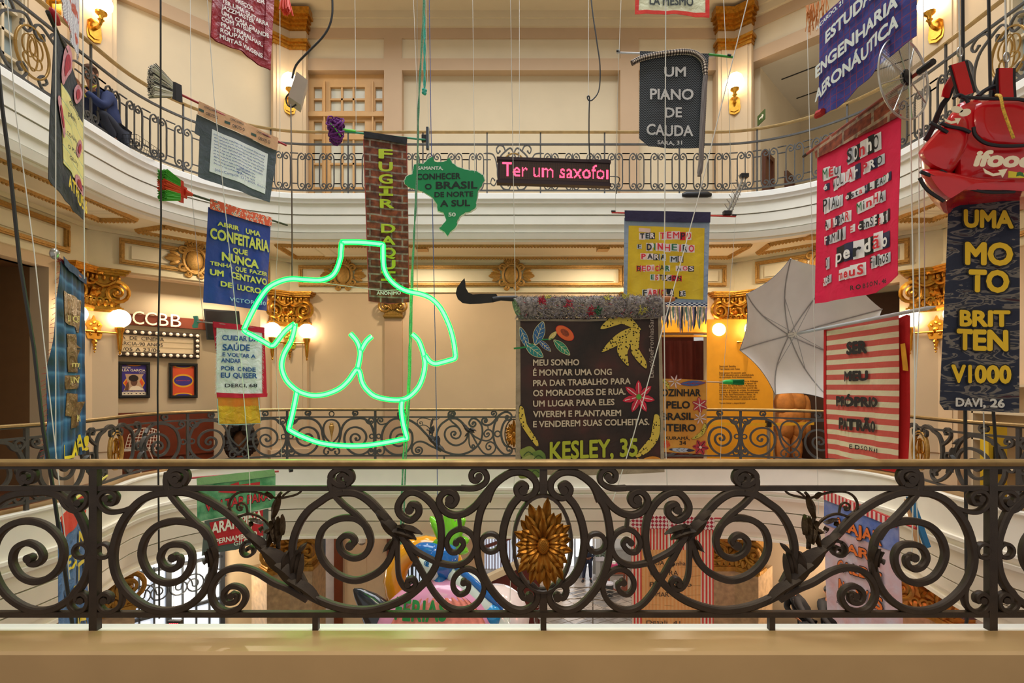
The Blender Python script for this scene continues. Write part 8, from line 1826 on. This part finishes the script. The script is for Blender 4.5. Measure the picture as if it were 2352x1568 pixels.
    m = MB(); m.tube([H + f * .088 + sd * -.024 - up_ * .058, H + f * .094 - up_ * .056, H + f * .088 + sd * .024 - up_ * .058], .006, 6); m.build('mouth', mat('lip', '#9a5a4e', .5), rt)
    return rt, f, sd, up_
V3 = lambda *a: Vector(a)
# man by the street door
o = Vector(((1350 - CX) * 21.9 / F, 21.9, 0)); P_ = lambda x, y, z: o + Vector((x, y, z))
rt, f, sd, up_ = person('man in a dark suit and white shirt standing in the entrance with hands folded', dict(pel=P_(.02, 0, .93), chest=P_(.0, 0, 1.28), neck=P_(-.01, 0, 1.47), head=P_(-.03, -.02, 1.62), shl=P_(-.19, 0, 1.40), ell=P_(-.25, -.03, 1.13), wrl=P_(-.09, -.17, 1.02), hal=P_(0, -.2, 1.0), shr=P_(.19, .02, 1.40), elr=P_(.27, -.02, 1.13), wrr=P_(.09, -.18, 1.03), har=P_(.0, -.22, 1.03), hil=P_(-.09, 0, .9), knl=P_(-.14, -.02, .5), anl=P_(-.19, 0, .09), tol=P_(-.24, -.14, .04), hir=P_(.09, 0, .9), knr=P_(.11, -.02, .5), anr=P_(.12, 0, .09), tor=P_(.13, -.15, .04)), (-.5, -1, 0), '#1d2233', '#20243a', '#15151a', '#7a4a36', '#3a3330')
m = MB(); m.poly([P_(-.045, -.175, 1.45), P_(.03, -.175, 1.45), P_(0, -.2, 1.22)], (0, .01, 0)); m.build('shirt_front', M_white, rt)
m = MB(); m.poly([P_(-.02, -.195, 1.42), P_(.005, -.195, 1.42), P_(.0, -.21, 1.2), P_(-.015, -.21, 1.2)], (0, .01, 0)); m.build('tie', M_black, rt)
# someone crouching behind the upper railing
zu = Z2 - .02; o = Vector((-5.98, 7.45, zu)); P_ = lambda x, y, z: o + Vector((x, y, z))
rt, f, sd, up_ = person('person in a navy sweatshirt with a yellow lanyard crouching behind the upper railing', dict(pel=P_(.2, .35, .22), chest=P_(.16, .1, .56), neck=P_(.16, 0, .74), head=P_(.17, -.06, .88), shl=P_(.0, .0, .68), ell=P_(.1, -.24, .46), wrl=P_(.16, -.32, .56), hal=P_(.17, -.34, .64), shr=P_(.30, .12, .68), elr=P_(.36, -.06, .42), wrr=P_(.24, -.26, .55), har=P_(.2, -.33, .62), hil=P_(.1, .3, .2), knl=P_(.05, -.15, .38), anl=P_(.05, .15, .08), tol=P_(.05, -.02, .04), hir=P_(.3, .36, .2), knr=P_(.32, -.08, .36), anr=P_(.3, .25, .08), tor=P_(.3, .08, .04)), (.15, -1, -.45), '#1c2850', '#20222e', '#2a2a30', '#b07a5c', '#5a3a28', 1, True)
m = MB()
for s in (-.07, .07): m.tube([P_(.16 + s, -.03, .735), P_(.19 + s * .8, -.14, .64), P_(.2 + s * .1, -.17, .5)], .011, 4)
m.build('lanyard', mat('yellow lanyard', '#d4c93c', .6), rt)
rt = thing('wire_basket', 'small black wire basket on the upper floor beside the crouching person', 'basket', P_(.42, .55, 0))
m = MB()
for k in range(4): z = .02 + .06 * k; e = 1 + .1 * k; m.tube([P_(.42 + x * .13 * e, .55 + y * .2 * e, z) for x, y in ((-1, -1), (1, -1), (1, 1), (-1, 1), (-1, -1))], .004, 4)
for i in range(9):
    t = -1 + 2 * i / 8
    for x, y in ((-1, t), (1, t), (t, -1), (t, 1)): m.tube([P_(.42 + x * .13, .55 + y * .2, .02), P_(.42 + x * .169, .55 + y * .26, .2)], .003, 4)
m.build('wire_mesh', M_black, rt)
# two people at the dark desk below
o = Vector((6.25, 11.35, 2.55)); P_ = lambda x, y, z: o + Vector((x, y, z))
person('person in black leaning forward over the dark desk beside the travel banner', dict(pel=P_(.42, .05, .55), chest=P_(.2, -.05, .98), neck=P_(.03, -.08, 1.2), head=P_(-.08, -.14, 1.32), shl=P_(.02, -.22, 1.1), ell=P_(.1, -.42, .86), wrl=P_(.28, -.5, .66), hal=P_(.36, -.54, .58), shr=P_(.12, .12, 1.12), elr=P_(-.05, .0, .84), wrr=P_(-.02, -.28, .76), har=P_(.02, -.36, .73), hil=P_(.4, -.05, .5), knl=P_(.1, -.4, .5), anl=P_(.1, -.4, .08), tol=P_(.0, -.5, .04), hir=P_(.45, .15, .5), knr=P_(.2, -.2, .5), anr=P_(.2, -.1, .08), tor=P_(.1, -.2, .04)), (-.6, -.7, -.5), '#131317', '#15161c', '#111111', '#a8745a', '#14110f')
o = Vector((6.95, 11.15, 2.55)); P_ = lambda x, y, z: o + Vector((x, y, z))
person('person in a black jacket seated behind the travel banner, one arm stretched down', dict(pel=P_(.15, .05, .52), chest=P_(.05, .0, .92), neck=P_(.03, -.03, 1.12), head=P_(.02, -.06, 1.27), shl=P_(-.14, -.06, 1.04), ell=P_(-.22, -.25, .8), wrl=P_(-.1, -.42, .62), hal=P_(-.04, -.48, .56), shr=P_(.24, .02, 1.04), elr=P_(.3, -.16, .78), wrr=P_(.2, -.38, .66), har=P_(.16, -.45, .62), hil=P_(.05, -.02, .5), knl=P_(-.1, -.4, .5), anl=P_(-.1, -.36, .08), tol=P_(-.12, -.48, .04), hir=P_(.25, .02, .5), knr=P_(.2, -.4, .5), anr=P_(.2, -.36, .08), tor=P_(.2, -.48, .04)), (-.3, -1, -.5), '#141418', '#1a2030', '#111111', '#a06c50', '#15110f')
m = MB(); WR.box(m, .25, WR.l - .35, -1.62, .25, 0, 2.53); struct(m, 'floor_mezzanine', mat('dark stage front', '#1c1b1d', .6))
a = at(1790, 1400, 10.4); rt = thing('mixing_desk', 'black mixing desk with cables in front of the two seated people', 'desk', (6.4, 10.55, 2.55))
m = MB(); m.box((5.95, 10.45, 3.0), (7.3, 10.85, 3.1)); m.build('desk_top', M_black, rt)
for x in (5.98, 7.2): m = MB(); m.box((x, 10.47, 2.53), (x + .06, 10.83, 3.0)); m.build('leg', M_black, rt)
m = MB(); m.box((6.15, 10.5, 3.1), (6.6, 10.8, 3.16)); m.box((6.75, 10.5, 3.1), (6.95, 10.7, 3.13)); m.build('controller', mat('grey controller', '#3a3a3e', .4), rt)

# ---------------------------------------------------------------- cords, wires, ropes and cables
NW = [0]
def cord(lb, pts, r=.0035, mt=None, nm='suspension_wire', cat='wire', grp='wires and cords holding the banners'):
    m = MB(); m.tube(pts, r, 6); return solo(m, nm, mt or M_cord, lb, cat, grp)
TOP = -150
def vert(lb, px0, px1, y1, Y, r=.0032, y0=TOP, **k): cord(lb, [at(px0, y0, Y), at(px1, y1, Y)], r, **k)
M_thin = mat('grey steel wire', '#9c9890', .4, metal=.5); M_cable = mat('black cable', '#1a191b', .5, var=.1)
vert('thin pale cord passing just before the black denim banner', 128, 128, 1052, 3.55); vert('pale cord beside the point of the patterned cloth', 189, 194, 640, 4.4, .004)
cord('pale slanting cord at the picture edge, crossing the railing of both storeys', [at(5, TOP, 3.5), at(35, 250, 3.5), at(78, 574, 3.5), at(125, 1010, 3.5), at(160, 1330, 3.5)], .0032)
vert('pale cord reaching the bristles of the green and orange broom', 436, 440, 447, 6.05); cord('pale cord from the green broom down to the saw grip', [at(441, 450, 6.1), at(452, 570, 6.3), at(462, 688, 6.6), at(468, 740, 6.85)], .003)
cord('pale cord slanting in front of the letter banner and the blue banner', [at(466, TOP, 5.0), at(491, 216, 5.0), at(516, 468, 5.0), at(555, 850, 5.0), at(572, 1060, 5.0), at(578, 1250, 5.0)], .0036)
vert('thin cord holding the lower end of the red broom stick', 643, 643, 330, 6.35, y0=TOP); cord('thin cord between the two broom sticks and the floor below', [at(643, 335, 6.6), at(640, 515, 6.9), at(628, 760, 7.0), at(648, 1058, 7.2)], .0028)
vert('thin cord holding the purple mop stick', 814, 818, 300, 6.55); vert('thin cord to the squeegee clamp', 944, 962, 318, 6.65)
cord('fine wire holding the shoulder of the neon torso', [at(958, TOP, 5.2), at(958, 640, 5.2), at(960, 672, 5.2)], .003, M_thin)
vert('fine wire to the eastern tip of the green map board', 1084, 1090, 396, 5.99); vert('fine wire to the northern tip of the green map board', 975, 986, 366, 5.99, .0025); vert('thin white cord at the corner of the rag roll', 1170, 1184, 700, 4.95); vert('thin wire to the first end of the LED sign', 1193, 1193, 364, 7.05)
vert('thin wire beside the looped black cable of the LED sign', 1352, 1352, 372, 6.98); vert('pale cord to the white end of the piano broomstick', 1432, 1422, 119, 6.3); cord('pale cord from the piano broomstick to the thin red stick', [at(1421, 122, 6.3), at(1417, 300, 6.6), at(1413, 488, 7.0)], .003)
cord('white cord hanging in front of the piano banner and the yellow banner', [at(1530, TOP, 4.8), at(1527, 480, 4.8), at(1525, 690, 4.8), at(1528, 1000, 4.8), at(1540, 1300, 4.8)], .005)
cord('white cord slanting across the brown story banner', [at(1755, TOP, 4.6), at(1600, 470, 4.6), at(1455, 1000, 4.6), at(1395, 1190, 4.6)], .0045); vert('pale cord to the green end of the piano broomstick', 1655, 1668, 127, 6.3); cord('pale cord from the green stick end to the antenna stick', [at(1669, 130, 6.3), at(1676, 300, 6.6), at(1683, 492, 6.95)], .003)
cord('thin wire running down beside the globe lamp to the green brush', [at(1690, 500, 7), at(1660, 877, 7.4), at(1655, 1060, 7.4)], .0028); vert('pale cord beside the straw tuft, reaching the striped banner', 1853, 1880, 1180, 5.7, y0=20)
cord('pale cord running past the crimson banner edge down to the railing', [at(2084, TOP, 3.8), at(2094, 450, 3.8), at(2102, 900, 3.8), at(2094, 1300, 3.8)], .0042); cord('second pale cord twisting round its twin beside the crimson banner', [at(2110, 262, 3.85), at(2112, 700, 3.85), at(2098, 1000, 3.85), at(2112, 1300, 3.85)], .0036)
vert('thin cord carrying the umbrella pole end', 2120, 2124, 712, 4.4, y0=TOP); vert('white cord clipped to the first strap of the backpack', 2200, 2205, 148, 3.55, .005); vert('white cord clipped to the second strap of the backpack', 2306, 2312, 158, 3.55, .005)
vert('white cord running down past the brown passage beside the yellow stand', 2259, 2262, 1060, 4.0, .004, y0=946)
for px, y in ((2205, 120), (2312, 132)):
    m = MB(); p = at(px, y, 3.55); m.tube([p + Vector((.018 * math.cos(2 * PI * i / 12), 0, .035 * math.sin(2 * PI * i / 12))) for i in range(13)], .005, 5); m.tube([p + Vector((0, 0, -.035)), p + Vector((0, 0, -.07))], .008, 6)
    solo(m, 'carabiner', M_steel, 'steel carabiner above the %s strap of the red delivery backpack' % ('first' if px < 2250 else 'second'), 'carabiner', 'carabiners')
cb = dict(mt=M_cable, nm='black_cable', cat='cable', grp='black cables')
cord('thick black cable curving down at the picture edge', [at(*p, 3.4) for p in ((-6, 140), (4, 240), (20, 360), (45, 600), (78, 800), (99, 985), (120, 1110), (153, 1340), (170, 1460))], .011, **cb)
cord('black cable dropping straight between the bulb marquee and the posters', [at(*p, 5.0) for p in ((369, TOP), (369, 300), (370, 500), (365, 700), (362, 900), (364, 1120), (366, 1420))], .008, **cb)
cord('black cable running from the top edge to the grey junction box', crom([at(*p, 6.0) for p in ((760, TOP), (763, -20), (762, 40), (745, 80), (705, 122), (680, 150), (671, 180))], 5), .012, **cb)
cord('thin dark rod holding the other shoulder of the neon torso', [at(668, 240, 5.6), at(670, 400, 5.3), at(671, 560, 5.2), at(671, 640, 5.2)], .007, M_thin if False else mat('bronze rod', '#5e5348', .4, metal=.5), 'hanging_rod', 'rod', None)
cord('black power cable looping down to the LED sign', crom([at(*p, 6.9) for p in ((1352, TOP), (1357, -10), (1370, 90), (1378, 150), (1376, 205), (1362, 228), (1352, 230), (1349, 222), (1354, 224), (1353, 260), (1353, 330), (1356, 372))], 5), .009, **cb)
cord('short black cable dangling from the end of the LED sign', crom([at(*p, 6.9) for p in ((1400, 405), (1418, 406), (1423, 412), (1417, 432), (1416, 445))], 4), .006, **cb)
cord('black cable descending behind the backpack and below the camouflage banner', [at(*p, 4.05) for p in ((2210, TOP), (2213, 300), (2215, 700), (2217, 950), (2219, 1200), (2221, 1420), (2210, 1500))], .012, **cb)
cord('second black cable behind the backpack, slanting near the yellow stand', [at(*p, 4.05) for p in ((2268, TOP), (2275, 220), (2277, 700), (2282, 950), (2290, 1060), (2275, 1180), (2264, 1300), (2268, 1480))], .011, **cb)
# ropes
Mt = mat('teal rope', '#3fae9c', .7, var=.35, scale=120); Ms = mat('green rope', '#5f9a78', .7, var=.4, scale=120)
def rope(lb, pts, r, mt, cat='rope'):
    P = crom(pts, 10); m = MB()
    for s in (0, 1): m.tube([p + Vector((math.cos(i * .9 + s * PI) * r * .5, math.sin(i * .9 + s * PI) * r * .5, 0)) for i, p in enumerate(P)], r * .65, 5)
    return solo(m, 'rope', mt, lb, cat, 'coloured ropes')
rope('teal rope ending in a knot between the glazed door and the map board', [at(974, TOP, 5.6), at(974, 0, 5.6), at(975, 100, 5.6), at(975, 203, 5.6)], .013, Mt)
m = MB(); p = at(975, 206, 5.6)
for i in range(5): m.ball(p + Vector((R.uniform(-.012, .012), 0, -.01 * i)), .02, 8)
solo(m, 'rope_knot', Mt, 'frayed teal knot at the loose end of the short rope', 'knot')
rope('long teal and green rope running past the map board and through the neon torso', [at(*p, 5.35) for p in ((978, TOP), (974, 0), (962, 230), (958, 400), (950, 560), (943, 700), (937, 898), (926, 1060), (920, 1250))], .011, Ms)
rope('second strand of green rope beside the neon torso', [at(*p, 5.4) for p in ((955, 440), (948, 640), (941, 900), (932, 1060), (926, 1230))], .008, Ms)
cord('thin blue cord passing behind the map board and the neon arm', [at(*p, 6.3) for p in ((984, TOP), (990, 300), (995, 560), (1000, 800), (1004, 1060), (1006, 1240))], .005, mat('blue cord', '#4a5a9a', .7, var=.3, scale=90), 'blue_cord', 'cord', None)
cord('pale cord falling past the sunflower petals into the hall', [at(1182, 1085, 4.9), at(1176, 1200, 4.9), at(1170, 1430, 4.9)], .003)
cord('thin wire holding the small red LED panel low in the hall', [at(399, 1240, 9.5), at(399, 1428, 9.5)], .003, M_thin)
# junction box
c = at(683, 203, 6.0); rt = thing('junction_box', 'grey junction box hanging tilted on a black cable before a globe lamp', 'junction box', c)
m = MB(); Q = [at(*p, 6.0) for p in ((681, 164), (707, 184), (691, 241), (662, 221))]; m.poly(Q, Vector((-.05, .13, -.02))); m.build('box', mat('grey enamel', '#b3a294', .4, var=.05), rt)
m = MB(); m.tube(crom([at(*p, 6.05) for p in ((664, 215), (657, 225), (660, 240), (670, 246), (680, 240))], 5), .009, 6); m.build('cable_loop', M_cable, rt)
# floor speaker on the upper kerb, yellow clips on the lower one
p = at(1600, 447, 9.62); m = MB(); m.tube([p + Vector((-.27, 0, -.005)), p + Vector((-.2, 0, 0)), p + Vector((.2, 0, 0)), p + Vector((.27, 0, -.005))], [.03, .055, .055, .03], 10); solo(m, 'floor_speaker', M_black, 'long black box lying on the upper ledge under the tail of the piano banner', 'speaker')
